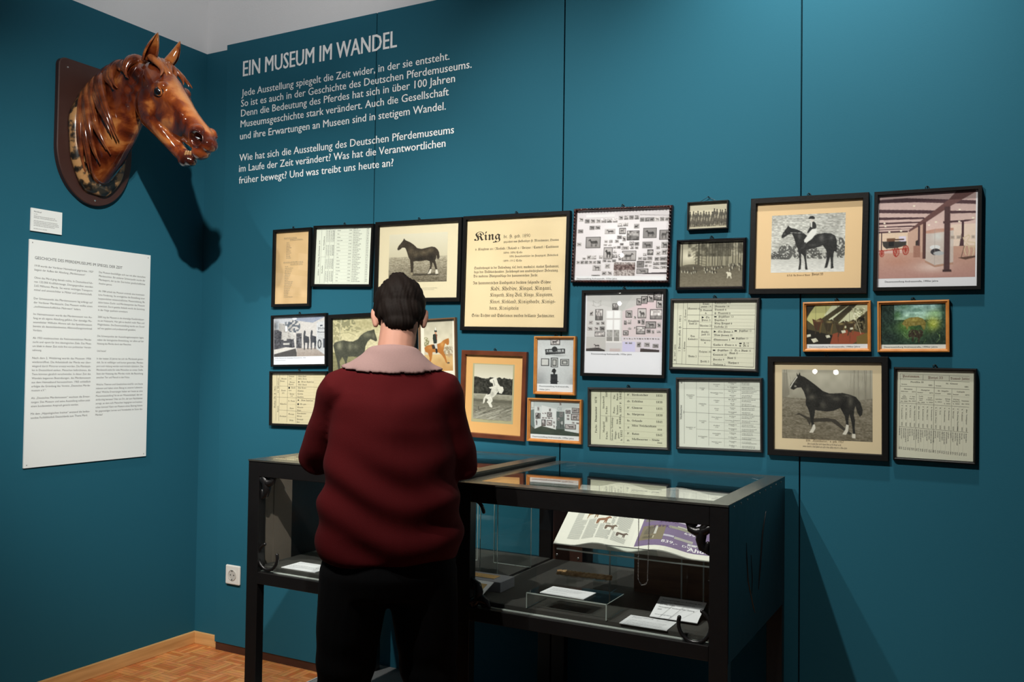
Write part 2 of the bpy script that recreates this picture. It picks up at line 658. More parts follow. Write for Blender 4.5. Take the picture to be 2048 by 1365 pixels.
M_plat_edge = material('pale_platform_edge', (0.55, 0.55, 0.52, 1), 0.5)


def floor_material():
    m = bpy.data.materials.new('finger_parquet')
    m.use_nodes = True
    nt = m.node_tree
    b = nt.nodes['Principled BSDF']
    b.inputs['Roughness'].default_value = 0.38
    tc = nt.nodes.new('ShaderNodeTexCoord')
    ck = nt.nodes.new('ShaderNodeTexChecker')
    ck.inputs['Scale'].default_value = 1 / 0.100
    ck.inputs['Color1'].default_value = (0, 0, 0, 1)
    ck.inputs['Color2'].default_value = (1, 1, 1, 1)
    nt.links.new(tc.outputs['Object'], ck.inputs['Vector'])
    cols = []
    for rot in (0, math.pi / 2):
        mp = nt.nodes.new('ShaderNodeMapping')
        mp.inputs['Rotation'].default_value = (0, 0, rot)
        nt.links.new(tc.outputs['Object'], mp.inputs['Vector'])
        br = nt.nodes.new('ShaderNodeTexBrick')
        br.offset = 0.0
        br.inputs['Scale'].default_value = 1.0
        br.inputs['Brick Width'].default_value = 0.100
        br.inputs['Row Height'].default_value = 0.020
        br.inputs['Mortar Size'].default_value = 0.0007
        br.inputs['Color1'].default_value = (0.66, 0.20, 0.050, 1)
        br.inputs['Color2'].default_value = (0.92, 0.40, 0.13, 1)
        br.inputs['Mortar'].default_value = (0.22, 0.09, 0.03, 1)
        nt.links.new(mp.outputs['Vector'], br.inputs['Vector'])
        cols.append(br.outputs['Color'])
    mx = nt.nodes.new('ShaderNodeMix')
    mx.data_type = 'RGBA'
    nt.links.new(ck.outputs['Fac'], mx.inputs['Factor'])
    nt.links.new(cols[0], mx.inputs['A'])
    nt.links.new(cols[1], mx.inputs['B'])
    n = nt.nodes.new('ShaderNodeTexNoise')
    n.inputs['Scale'].default_value = 30
    n.inputs['Detail'].default_value = 4
    nt.links.new(tc.outputs['Object'], n.inputs['Vector'])
    mul = nt.nodes.new('ShaderNodeMix')
    mul.data_type = 'RGBA'
    mul.blend_type = 'MULTIPLY'
    mul.inputs['Factor'].default_value = 0.45
    nt.links.new(mx.outputs['Result'], mul.inputs['A'])
    nt.links.new(n.outputs['Color'], mul.inputs['B'])
    nt.links.new(mul.outputs['Result'], b.inputs['Base Color'])
    return m


M_floor = floor_material()

# ------------------------------------------------------------------ the room
YB = 0.026            # back wall plane behind the exhibition boards
H_TEAL, H_ROOM = 2.625, 3.55


def structure(name, mb, mats, bevel=0.0):
    o = mb.build(name, mats, bevel=bevel)
    o['kind'] = 'structure'
    return o


b = MB(); b.box(-0.3, 4.6, -4.6, YB + 0.3, -0.2, 0.0); structure('floor', b, M_floor)
b = MB()
b.box(-0.3, 0.0, -4.6, YB + 0.3, 0.0, H_TEAL); b.cur = 1
b.box(-0.3, 0.0, -4.6, YB + 0.3, H_TEAL, H_ROOM)
structure('wall_left', b, [M_teal, M_white_wall])
b = MB()
b.box(0.0, 4.6, YB, YB + 0.3, 0.0, H_TEAL); b.cur = 1
b.box(0.0, 4.6, YB, YB + 0.3, H_TEAL, H_ROOM)
structure('wall_back', b, [M_teal, M_white_wall])
b = MB(); b.box(-0.3, 4.6, -4.6, YB + 0.3, H_ROOM, H_ROOM + 0.1); structure('ceiling', b, M_white_wall)
# exhibition boards standing on a brown plinth, a hair's breadth apart
edges = [0.150, 0.9645, 1.7850, 2.5915, 3.4100, 4.2300]
for i in range(5):
    b = MB(); b.box(edges[i] + (0.0022 if i else 0), edges[i + 1] - 0.0022, 0.0, 0.020, 0.034, 2.634)
    o = structure('wall_main', b, M_teal, bevel=0.0008)
b = MB(); b.box(0.160, 4.22, 0.0205, YB - 0.0005, 0.0, 2.60); structure('trim_1', b, M_gap)
b = MB(); b.box(0.153, 4.23, 0.004, 0.020, 0.0, 0.0335); structure('trim_2', b, M_plinth)
b = MB(); b.box(0.0, 0.014, -4.5, YB - 0.012, 0.0, 0.052); structure('baseboard_left', b, M_skirt, bevel=0.002)
b = MB(); b.box(0.0, 0.152, YB - 0.012, YB, 0.0, 0.052); structure('baseboard_back', b, M_skirt, bevel=0.002)
# low platform below the display cases
plat = empty('display_platform', (0.925, 0.0, 0.0), label='low grey platform on the floor under both glass display cases', cat='platform')
b = MB(); b.box(0.0, 1.75, -0.745, -0.001, 0.0, 0.080); b.build('base', M_plat, plat)
b = MB(); b.box(-0.004, 1.754, -0.749, -0.0008, 0.0805, 0.0838); b.build('top_sheet', M_plat, plat)
b = MB(); b.box(-0.010, -0.0045, -0.749, -0.001, 0.0, 0.085); b.build('edge_strip', M_plat_edge, plat)

# socket
sock = empty('wall_socket', (0.258, -0.0005, 0.334), label='white square power socket low on the teal wall', cat='socket')
b = MB(); b.box(-0.041, 0.041, -0.011, 0.0, -0.041, 0.041); b.build('cover_plate', material('white_plastic', (0.72, 0.71, 0.66, 1), 0.35), sock, bevel=0.005, smooth=False)
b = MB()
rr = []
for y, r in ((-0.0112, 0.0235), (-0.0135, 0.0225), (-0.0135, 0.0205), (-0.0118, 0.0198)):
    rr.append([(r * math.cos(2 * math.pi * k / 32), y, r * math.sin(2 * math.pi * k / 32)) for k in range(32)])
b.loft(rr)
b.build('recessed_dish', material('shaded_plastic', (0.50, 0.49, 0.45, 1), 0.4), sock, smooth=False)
for sx in (-1, 1):
    b = MB(); b.disc((sx * 0.0095, -0.0117, 0), (0, -1, 0), 0.0028, 0.0006, 12); b.build('pin_hole', M_gap, sock)
for sz in (-1, 1):
    b = MB(); b.box(-0.003, 0.003, -0.0145, -0.0115, sz * 0.0185 - 0.0015, sz * 0.0185 + 0.0015); b.build('earth_clip', M_steel, sock)

# ------------------------------------------------------------------ lettering on the big wall
def wall_text(name, label, lines, cap, weight, loc_y=-0.0006):
    v, f = [], []
    for s, x0, x1, zb in lines:
        g, fs, w = glyphs(s, 'sans', 0.0)
        sx = (x1 - x0) / w
        for q in ((0,) if not weight else (-1, 0, 1)):      # bolder strokes: the same outlines set side by side
            n = len(v)
            v += [(x0 + p[0] * sx + q * weight, -0.00012 * (q + 1), zb + p[1] * cap) for p in g]
            f += [tuple(i + n for i in fc) for fc in fs]
    ox, oz = v[0][0], v[0][2]
    me = bpy.data.meshes.new(name)
    me.from_pydata([(p[0] - ox, p[1], p[2] - oz) for p in v], [], f)
    me.update()
    o = link_mesh(name, me, M_white_vinyl)
    o.location = (ox, loc_y, oz)
    return tag(o, label, 'wall lettering', 'white lettering on the big teal wall')


wall_text('wall_heading', 'large white capitals EIN MUSEUM IM WANDEL high on the teal wall', [('EIN MUSEUM IM WANDEL', 0.249, 1.062, 2.481)], 0.066, 0.0016)
wall_text('wall_paragraph', 'five-line white paragraph directly below the heading in capitals', [
    ('Jede Ausstellung spiegelt die Zeit wider, in der sie entsteht.', 0.243, 1.307, 2.3945),
    ('So ist es auch in der Geschichte des Deutschen Pferdemuseums.', 0.241, 1.405, 2.349),
    ('Denn die Bedeutung des Pferdes hat sich in über 100 Jahren', 0.242, 1.333, 2.306),
    ('Museumsgeschichte stark verändert. Auch die Gesellschaft', 0.241, 1.306, 2.259),
    ('und ihre Erwartungen an Museen sind in stetigem Wandel.', 0.239, 1.294, 2.206)], 0.030, 0.0005)
wall_text('wall_paragraph', 'lowest white wall text, three lines starting Wie hat sich', [
    ('Wie hat sich die Ausstellung des Deutschen Pferdemuseums', 0.238, 1.332, 2.112),
    ('im Laufe der Zeit verändert? Was hat die Verantwortlichen', 0.237, 1.295, 2.065),
    ('früher bewegt? Und was treibt uns heute an?', 0.238, 1.056, 2.014)], 0.030, 0.0005)

# ------------------------------------------------------------------ white boards on the left wall
INK = (70, 70, 72)
def left_board(name, label, cat, y0, y1, z0, z1, fill, t=0.006):
    """a printed board on the left wall (x = 0), y0 = its left edge seen from the room"""
    w, h = y1 - y0, z1 - z0
    root = empty(name, (0.0008, (y0 + y1) / 2, (z0 + z1) / 2), (0, 0, math.pi / 2), label, cat)
    b = MB(); b.box(-w / 2, w / 2, -t, 0, -h / 2, h / 2)
    b.build('board', material('white_foam_board', (0.74, 0.76, 0.75, 1), 0.55), root, bevel=0.0008)
    p = Print((0, 0, 1000, 1000 * h / w), w, h, (232, 236, 234))
    fill(p)
    p.build('printed_face', M_paper, root, (0, -t - 0.0003, 0))
    return root


COL1 = [['1918 wurde der Verdener Heimatbund gegründet. 1927', 'begann der Aufbau der Abteilung „Pferdemuseum“.'],
        ['Ohne das Pferd ging damals nichts. In Deutschland fuh-', 'ren 132.000 Kraftfahrzeuge. Demgegenüber standen', '3,65 Millionen Pferde. Sie waren wichtiges Transport-', 'mittel und unverzichtbar in Militär und Landwirtschaft.'],
        ['Der Schwerpunkt des Pferdemuseums lag anfangs auf', 'der Verdener Pferdezucht. Das Museum wollte einen', '„zuchtwissenschaftlichen Mehrwert“ liefern.'],
        ['Im Heimatmuseum wurde das Pferdemuseum von An-', 'fang an als eigene Abteilung geführt. Der damalige Mu-', 'seumsleiter Wilhelm Ahrens sah das Spezialmuseum', 'bereits als deutschlandweites Alleinstellungsmerkmal', 'Verdens.'],
        ['Ab 1933 missbrauchten die Nationalsozialisten Pferde-', 'zucht und -sport für ihre ideologischen Ziele. Das Muse-', 'um blieb in dieser Zeit nicht frei von politischer Verein-', 'nahmung.'],
        ['Nach dem 2. Weltkrieg wurde das Museum 1956', 'wiedereröffnet. Die Arbeitskraft der Pferde war über-', 'wiegend durch Motoren ersetzt worden. Die Pferdezah-', 'len in Deutschland sanken. Menschen befürchteten, die', 'Tiere könnten gänzlich verschwinden. In dieser Zeit des', 'Wandels begannen Bestrebungen, das Pferdemuseum', 'aus dem Heimatbund herauszulösen. 1965 schließlich', 'erfolgte die Gründung des Vereins „Deutsches Pferde-', 'museum e.V.“.'],
        ['Als „Deutsches Pferdemuseum“ wuchsen die Erwar-', 'tungen: Das Museum und seine Ausstellung sollten jetzt', 'einem bundesweiten Anspruch gerecht werden.'],
        ['Mit dem „Hippologischen Institut“ entstand die bedeu-', 'tendste Fachbibliothek Deutschlands zum Thema Pferd.']]
COL2 = [['Das Museum beschäftigte sich nun mit allen deutschen', 'Pferdezuchten. Ein weiterer Schwerpunkt wurde der', 'Pferdesport, der zu der Zeit hohes gesellschaftliches', 'Ansehen genoss.'],
        ['Ab 1984 erhielt das Museum erstmals eine kontinuier-', 'liche Förderung. Sie ermöglichte die Einstellung einer', 'hauptamtlichen wissenschaftlichen Museumsleitung. Bis', 'dahin hatten Zucht- und Pferdeexperten das Museum', 'entwickelt. Durch gezielte Ankäufe wurde die Sammlung', 'in der Folge qualitativ erweitert.'],
        ['2000 zog das Museum in die ehemalige Kavalleriekaser-', 'ne am Holzmarkt. Hier gab es deutlich mehr Platz und', 'Möglichkeiten. Die Dauerausstellung wurde von Grund', 'auf neu geplant und professionell gestaltet.'],
        ['Die Schwerpunkte der Ausstellungskonzeption lagen,', 'neben der biologischen Entwicklung, vor allem auf der', 'Nutzung des Pferdes durch den Menschen.'],
        ['Und heute?'],
        ['In den letzten 25 Jahren hat sich die Pferdewelt gewan-', 'delt. Sie ist vielfältiger und bunter geworden. Pferdes-', 'port und -haltung werden auch kritisch diskutiert. Das', 'Pferdewohl steht für viele Menschen an erster Stelle.', 'Statt der Nutzung des Pferdes rückt die Beziehung', 'zwischen Tier und Mensch in den Fokus.'],
        ['Welche Themen und Geschichten sind für uns heute', 'relevant und haben einen Bezug zu unserer Lebensre-', 'alität? Welche Erwartungen haben wir heute an eine', 'Museumsausstellung? Ist sie ein Wissenstempel, den wir', 'ehrfürchtig betreten? Oder ein Ort, der zum Nachdenken', 'anregt, an dem sich Menschen begegnen und austau-', 'schen können? Kann ein Museum einen Beitrag leisten', 'für gegenseitiges Lernen und Verständnis im Sinne des', 'Pferdes?']]
START1 = [0.118, 0.171, 0.262, 0.331, 0.436, 0.524, 0.700, 0.769]
START2 = [0.116, 0.205, 0.327, 0.417, 0.487, 0.523, 0.645]


def fill_history(p):
    H = p.box[3]
    p.text('GESCHICHTE DES PFERDEMUSEUMS IM SPIEGEL DER ZEIT', 42, 0.085 * H, 0.0125 * H, 745, INK, weight=0.006)
    for cols, st, xa, xb in ((COL1, START1, 42, 497), (COL2, START2, 545, 955)):
        for para, y in zip(cols, st):
            for i, s in enumerate(para):
                last = i == len(para) - 1
                g = glyphs(s)[2] / glyphs('mmmmmmmmmmnnnnnnnnnnnnnnnniiiiiiiiiiiiiiiiiiioooooo')[2]
                x1 = xb if not last else xa + (xb - xa) * min(0.99, len(s) / 54)
                p.text(s, xa, (y + 0.0178 * i) * H, 0.0088 * H, x1, INK)
    for cx in (22, 978):
        for cy in (0.014, 0.988):
            p.quad(cx - 4, cy * H - 4, cx + 4, cy * H + 4, (150, 150, 150))


def fill_label(p):
    H = p.box[3]
    p.text('Pferdekopf', 90, 0.17 * H, 0.055 * H, 330, INK, weight=0.01)
    p.text('um 1890', 90, 0.27 * H, 0.035 * H, 200, INK)
    for i, f in enumerate((760, 830, 0, 850, 900, 900, 760, 0, 480)):
        if f: p.greek(90, (0.36 + 0.068 * i) * H, 90 + f * 0.9, 0.03 * H, INK)


left_board('information_board', 'tall white text panel with two columns on the left teal wall', 'text panel', -0.793, -0.260, 0.846, 1.684, fill_history)
left_board('caption_card', 'small white caption card under the mounted horse head', 'caption card', -0.790, -0.666, 1.7155, 1.800, fill_label)

# ------------------------------------------------------------------ framed pictures on the big wall
# name: centre x, centre z, outer width, outer height, hang angle (degrees)
FR = {'n1': (0.555, 1.636, 0.206, 0.324, -0.27), 'n2': (0.820, 1.673, 0.303, 0.248, -1.90), 'n3': (1.181, 1.637, 0.397, 0.314, -0.84),
      'king': (1.600, 1.578, 0.434, 0.421, -1.09), 'coll': (2.006, 1.655, 0.353, 0.258, -2.04), 'room': (2.017, 1.357, 0.301, 0.294, -0.59),
      'riders': (2.304, 1.735, 0.133, 0.091, -0.79), 'forest': (2.314, 1.577, 0.227, 0.165, -0.99), 'jock': (2.613, 1.624, 0.346, 0.300, -1.10),
      'carr': (2.942, 1.622, 0.281, 0.292, -0.68), 'sadd': (2.698, 1.374, 0.193, 0.151, 0.40), 'deer': (2.907, 1.373, 0.190, 0.149, 0.38),
      'ped13': (2.325, 1.351, 0.289, 0.234, -0.87), 'melb': (2.343, 1.098, 0.278, 0.233, 0.73), 'sport': (2.670, 1.132, 0.345, 0.304, 0.26),
      'pers': (2.963, 1.120, 0.215, 0.269, -0.42), 'mus': (0.601, 1.335, 0.296, 0.214, 1.32), 'big': (0.973, 1.303, 0.425, 0.279, 1.50),
      'rider': (1.280, 1.300, 0.165, 0.233, 2.17), 'pedl': (0.604, 1.095, 0.307, 0.226, 0.97), 'rear': (1.520, 1.137, 0.270, 0.317, -1.27),
      'shelf': (1.766, 1.246, 0.160, 0.204, -0.23), 'booth': (1.767, 1.054, 0.209, 0.153, -0.21), 'donc': (2.038, 1.073, 0.290, 0.204, 0.68)}


def moulding(w, h, fw, depth, profile):
    """mitred picture-frame moulding. profile: list of (across 0..1 from outer edge, height 0..1 off the wall)"""
    b = MB()
    rings = []
    for sx, sz in ((-1, -1), (1, -1), (1, 1), (-1, 1)):
        ring = []
        for a, t in [(0, 0)] + profile + [(1, 0)]:
            ring.append((sx * (w / 2 - a * fw), -t * depth, sz * (h / 2 - a * fw)))
        rings.append(ring)
    n = len(rings[0])
    vs = [p for r in rings for p in r]
    fs = []
    for i in range(4):
        j = (i + 1) % 4
        for k in range(n):
            k2 = (k + 1) % n
            fs.append((i * n + k, j * n + k, j * n + k2, i * n + k2))
    b.add(vs, fs)
    return b


FLAT = [(0.0, 0.9), (0.06, 1.0), (0.85, 1.0), (0.93, 0.8), (0.97, 0.55)]
ROUND = [(0.0, 0.55), (0.1, 0.8), (0.3, 0.98), (0.5, 1.0), (0.7, 0.9), (0.88, 0.62), (0.97, 0.45)]
STEP = [(0.0, 0.8), (0.05, 0.95), (0.40, 1.0), (0.5, 0.92), (0.58, 0.75), (0.80, 0.70), (0.9, 0.6), (0.97, 0.45)]
FRAME_GROUP = 'framed pictures on the big teal wall'


def frame(key, label, mat, fw, profile=FLAT, depth=0.0150, box=(0, 0, 100, 100), paper=(235, 232, 220), hanger=True, beads=False):
    """the frame with its moulding, pane and hanger; returns (root, Print) - the print is filled and built by the caller"""
    cx, cz, w, h, ang = FR[key]
    root = empty('picture_frame', (cx, -0.0012, cz), (0, -math.radians(ang), 0), label, 'picture frame', FRAME_GROUP)
    moulding(w, h, fw, depth, profile).build('moulding', mat, root, smooth=False)
    if beads:
        b = MB()
        for sz in (-1, 1):
            for k in range(int(w / 0.0115)):
                b.ball((-w / 2 + 0.006 + k * 0.0115, -depth, sz * (h / 2 - fw * 0.45)), (0.0048, 0.003, 0.0042), 8, 5)
        for sx in (-1, 1):
            for k in range(int(h / 0.0115)):
                b.ball((sx * (w / 2 - fw * 0.45), -depth, -h / 2 + 0.006 + k * 0.0115), (0.0042, 0.003, 0.0048), 8, 5)
        b.build('beading', mat, root, smooth=True)
    iw, ih = w - 2 * fw + 0.002, h - 2 * fw + 0.002
    b = MB(); b.box(-iw / 2, iw / 2, -0.0045, -0.0005, -ih / 2, ih / 2)
    b.build('backing', M_gap, root)
    b = MB(); b.box(-iw / 2, iw / 2, -0.0100, -0.0082, -ih / 2, ih / 2)
    b.build('glass_pane', M_pane, root)
    if hanger:
        b = MB()
        r = 0.0048
        pts = [(r * math.cos(a), -0.003, h / 2 + 0.004 + r * math.sin(a)) for a in np.linspace(-0.9, math.pi + 0.9, 12)]
        b.tube(pts, 0.0011, 6)
        b.tube([(0, 0.001, h / 2 + 0.0085), (0, -0.007, h / 2 + 0.0085)], 0.0016, 8)
        b.build('hanger', M_iron, root, smooth=True)
    p = Print(box, iw, ih, paper)
    p.root = root
    return p


def done(p):
    return p.build('print', M_paper, p.root, (0, -0.0050, 0))


def lerp_lines(p, xs, y0, y1, width=0.6, c=(90, 88, 82)):
    for x in xs: p.rule(x, y0, x, y1, width, c)


# --- tall handwritten list
p = frame('n1', 'narrow black frame with a tan sheet listing names in faint handwriting', M_black_frame, 0.013, box=(120, 145, 480, 890), paper=(214, 180, 132))
ras = Ras((120, 145, 480, 890), 40, 80, (216, 181, 132)); ras.grain(9, 60, 90, seed=3); ras.ell(330, 520, 140, 300, (230, 198, 150), 0.6, soft=True); p.picture(ras)
p.layer = 2
G1 = (112, 92, 62)
for y, a, c in ((213, 205, 345), (232, 270, 412), (464, 205, 418), (486, 280, 412)):
    p.greek(a, y, c, 9, G1); p.rule(a, y + 6, c, y + 5, 2, (140, 116, 78))
for i in range(10): p.greek(233, 262 + 17.5 * i, 262 + (i * 37) % 28, 8, G1)
for i in range(19): p.greek(222 - i * 0.3, 508 + 17.5 * i, 258 + (i * 53) % 60, 8, G1)
done(p)

# --- pedigree table with sideways headings
p = frame('n2', 'black frame with a white pedigree table headed sideways The Flying Dutchman', M_black_frame, 0.011, box=(515, 105, 1100, 700), paper=(228, 232, 218))
D = (72, 74, 70)
p.text('The Flying Dutchman', 558, 515, 13, 290, D, 'serif', rot=90); p.greek(235, 558, 275, 9, D, rot=90); p.greek(540, 558, 610, 9, D, rot=90)
for x in (572, 620, 660, 712): p.rule(x, 120, x, 690, 1.6, D)
p.text('Barbelle', 598, 585, 12, 500, D, 'serif', rot=90); p.text('Bay Middleton', 606, 335, 12, 190, D, 'serif', rot=90)
p.rule(572, 410, 660, 410, 1.4, D)
for x in (632, 650, 675, 692, 703):
    p.greek(130, x + 4, 255, 7, D, rot=90, seed=x); p.greek(285, x + 4, 400, 7, D, rot=90, seed=x + 1); p.greek(430, x + 4, 540, 7, D, rot=90, seed=x + 2); p.greek(560, x + 4, 675, 7, D, rot=90, seed=x + 3)
NM = ['b. Blacklock', 'b. Juno', 'b. Phantom', 'b. Sister to Cobweb', 'b. Walton', 'dbr. Julia', 'F. Soothsayer', 'b. W.s', 'b. Selim', 'b. Lady Grey', 'b. Stamford', 'dbr. Amazon', 'F. Don Quixote', 'b. Fanny', 'F. Selim', 'b. Diana']
for i, s in enumerate(NM):
    y = 140 + 35.2 * i
    p.text(s, 738, y, 11, None, D, 'serif', ratio=0.55); p.text(str(1700 + (i * 37) % 130), 860, y, 10, 888, D, 'serif')
    p.rule(722, y + 13, 885, y + 12, 1, (150, 152, 142))
for i in range(32):
    y = 128 + 17.6 * i
    p.greek(905, y, 955 + (i * 29) % 45, 8, D); p.greek(1045, y, 1068, 8, D)
for x in (893, 1040): p.rule(x, 110, x, 690, 1.1, (150, 152, 142))
done(p)


def paint_horse(r, outline, dark, light, spots, seed=1, grain=10, soft=()):
    m = r.poly(outline, dark)
    for cx, cy, rx, ry, al in spots:
        r.ell(cx, cy, rx, ry, light, al, soft=True, clip=m)
    for cx, cy, rx, ry, al in soft:
        r.ell(cx, cy, rx, ry, (12, 11, 10), al, soft=True, clip=m)
    r.grain(grain, 7, 7, clip=m, seed=seed)
    return m


# --- stallion standing, wide mat
p = frame('n3', 'black frame with a sepia photo of a dark stallion with white hind feet', M_black_frame, 0.017, box=(1155, 60, 1970, 865), paper=(226, 214, 182))
r = Ras((1262, 160, 1860, 692), 130, 116, (214, 208, 186))
r.vgrad(160, (220, 214, 192), 420, (206, 198, 172))
r.vgrad(415, (176, 168, 146), 700, (106, 98, 82)); r.grain(26, 9, 5, clip=r.Y > 415, seed=5); r.grain(18, 30, 8, clip=r.Y > 415, seed=6)
r.poly([(1510, 598), (1700, 600), (1780, 604), (1770, 618), (1500, 622)], (60, 54, 44), 0.8)
H3 = [(1350, 318), (1362, 290), (1385, 262), (1405, 235), (1412, 222), (1418, 208), (1425, 225), (1440, 235), (1480, 255), (1520, 285), (1555, 322), (1600, 333), (1650, 322), (1700, 312), (1735, 320), (1760, 345), (1775, 375), (1783, 430), (1775, 448), (1757, 445), (1752, 400), (1748, 440), (1738, 460), (1750, 500), (1762, 555), (1772, 598), (1745, 600), (1745, 560), (1725, 500), (1715, 480), (1705, 540), (1695, 590), (1665, 600), (1680, 560), (1690, 520), (1685, 470), (1650, 455), (1600, 465), (1540, 463), (1520, 465), (1522, 520), (1520, 570), (1518, 610), (1495, 615), (1495, 560), (1490, 500), (1484, 450), (1465, 410), (1450, 360), (1435, 320), (1425, 312), (1400, 310), (1385, 325), (1368, 337), (1352, 335)]
m = paint_horse(r, H3, (58, 50, 40), (128, 116, 92), [(1490, 350, 40, 50, 0.4), (1620, 375, 60, 32, 0.5), (1540, 390, 30, 40, 0.35), (1690, 350, 35, 30, 0.5), (1390, 290, 20, 18, 0.3)], soft=[(1590, 440, 80, 26, 0.5), (1700, 430, 40, 50, 0.4)])
for pts in ([(1690, 555), (1706, 555), (1697, 600), (1665, 606), (1680, 580)], [(1745, 560), (1764, 560), (1774, 604), (1745, 608)]):
    r.poly(pts, (222, 216, 200))
r.poly([(1495, 585), (1516, 585), (1518, 614), (1495, 618)], (150, 140, 116))
p.picture(r)
p.layer = 2
p.greek(1590, 762, 1775, 6, (150, 138, 108)); p.greek(1600, 780, 1740, 6, (150, 138, 108))
done(p)

# --- King sheet in blackletter
p = frame('king', 'large black frame with the tan blackletter sheet headed King', M_black_frame, 0.015, box=(80, 90, 1015, 1160), paper=(234, 214, 174))
r = Ras((80, 90, 1015, 1160), 60, 66, (234, 213, 172)); r.grain(5, 180, 160, seed=9); p.picture(r)
p.layer = 2
K = (48, 40, 30)
p.text('King', 150, 298, 80, 405, K, 'frak', 0.0)
p.rule(335, 322, 372, 318, 9, K)
p.text('br. H. geb. 1890', 437, 286, 34, 685, K, 'frak', -0.008)
p.text('gezüchtet von Hofbesitzer H. Mönchmeyer, Otersen', 438, 332, 22, 945, K, 'frak')
p.text('v. Kingdom xx / Norfolk / Roland x / Unique / Carneß / Carbineer', 165, 398, 24, 945, K, 'frak')
p.text('1894–1896 Celle', 440, 440, 20, 617, K, 'frak'); p.text('1896 Hauptbeschäler im Hauptgest. Beberbeck', 497, 477, 20, 943, K, 'frak'); p.text('1899–1912 Celle', 440, 520, 20, 615, K, 'frak')
p.text('Standerhengst in der Vollendung, tief, breit, muskulös, starkes Fundament,', 160, 586, 25, 952, K, 'frak')
p.text('dazu den Vollblutcharakter. Zuchthengst von unabschätzbarer Bedeutung.', 160, 626, 25, 948, K, 'frak')
p.text('Die moderne Blutgrundlage der hannoverschen Zucht.', 155, 668, 25, 765, K, 'frak')
p.text('Im hannoverschen Landgestüt deckten folgende Söhne:', 152, 738, 29, 888, K, 'frak')
p.text('Kadi, Khedive, Kingal, Kingani,', 325, 800, 38, 893, K, 'frak', -0.006); p.text('Kingarth, King Bell, Kingo, Kingsown,', 322, 862, 36, 907, K, 'frak', -0.006)
p.text('Kinos, Kirkland, Königsbarde, Königs-', 322, 928, 36, 930, K, 'frak', -0.006); p.text('born, Königstein', 322, 992, 36, 597, K, 'frak', -0.006)
p.text('Seine Töchter und Enkelinnen wurden brillante Zuchtmütter.', 150, 1062, 30, 927, K, 'frak')
done(p)


def mini_pics(r, n, seed, x0, y0, x1, y1, smin, smax, dark=(70, 66, 66), light=(226, 222, 224)):
    """small framed pictures hung on a photographed wall"""
    g = np.random.default_rng(seed)
    for i in range(n):
        w, h = g.uniform(smin, smax), g.uniform(smin, smax) * 0.72
        x, y = g.uniform(x0, x1 - w), g.uniform(y0, y1 - h)
        mini(r, x, y, x + w, y + h, g)


def mini(r, x0, y0, x1, y1, g, border=False):
    c = g.uniform(120, 215)
    if border:
        r.rect(x0 - 5, y0 - 5, x1 + 5, y1 + 5, (52, 48, 48)); r.rect(x0, y0, x1, y1, (225, 220, 220))
    m = r.rect(x0, y0, x1, y1, (c, c * 0.97, c * 0.97), 0.85)
    w, h = x1 - x0, y1 - y0
    k = g.uniform(48, 100)
    d = (k, k * 0.96, k * 0.95)
    kind = g.random()
    if kind < 0.22:                                  # a group or landscape
        r.grain(70, w * 0.16, h * 0.2, clip=m, seed=int(x0 + y0)); r.rect(x0, y0 + h * 0.62, x1, y1, d, 0.5)
    else:
        fl = 1 if g.random() < 0.7 else -1
        hx, hy = x0 + w * (0.5 + 0.06 * fl), y0 + h * g.uniform(0.42, 0.55)
        r.ell(hx, hy, w * 0.24, h * 0.14, d, 0.85); r.ell(hx + fl * w * 0.15, hy - h * 0.02, w * 0.1, h * 0.15, d, 0.85)
        r.line([(hx - fl * w * 0.18, hy), (hx - fl * w * 0.28, hy - h * 0.24)], h * 0.14, d, 0.85); r.line([(hx - fl * w * 0.27, hy - h * 0.26), (hx - fl * w * 0.37, hy - h * 0.16)], h * 0.10, d, 0.85)
        r.line([(hx + fl * w * 0.24, hy - h * 0.05), (hx + fl * w * 0.28, hy + h * 0.18)], h * 0.06, d, 0.8)
        for q in (-0.19, -0.13, 0.14, 0.21): r.line([(hx + q * w, hy), (hx + q * w + w * g.uniform(-0.02, 0.02), y1 - h * 0.10)], h * 0.055, d, 0.85)
        r.rect(x0, y1 - h * 0.18, x1, y1, (140, 135, 132), 0.4)


# --- 1970s hanging, collage wall
p = frame('coll', 'dark beaded frame with a photo of a white wall crowded with small horse pictures', M_bead_frame, 0.0115, ROUND, box=(1098, 28, 1980, 700), paper=(238, 238, 242), beads=True)
r = Ras((1098, 28, 1980, 660), 190, 136, (228, 222, 226)); r.ell(1500, 300, 350, 260, (244, 240, 244), 0.7, soft=True)
r.grain(5, 120, 120, seed=1)
g = np.random.default_rng(11)
r.rect(1190, 66, 1470, 95, (244, 242, 244)); r.line([(1190, 95), (1470, 95)], 3, (170, 160, 164)); r.line([(1710, 80), (1980, 95)], 5, (168, 160, 164))
for k in range(6): mini(r, 1180 + 54 * k, 106, 1228 + 54 * k, 146, g)
for k in range(4): mini(r, 1507 + 50 * k, 84, 1550 + 50 * k, 124, g)
for k in range(6): mini(r, 1708 + 46 * k, 108, 1750 + 46 * k, 146, g)
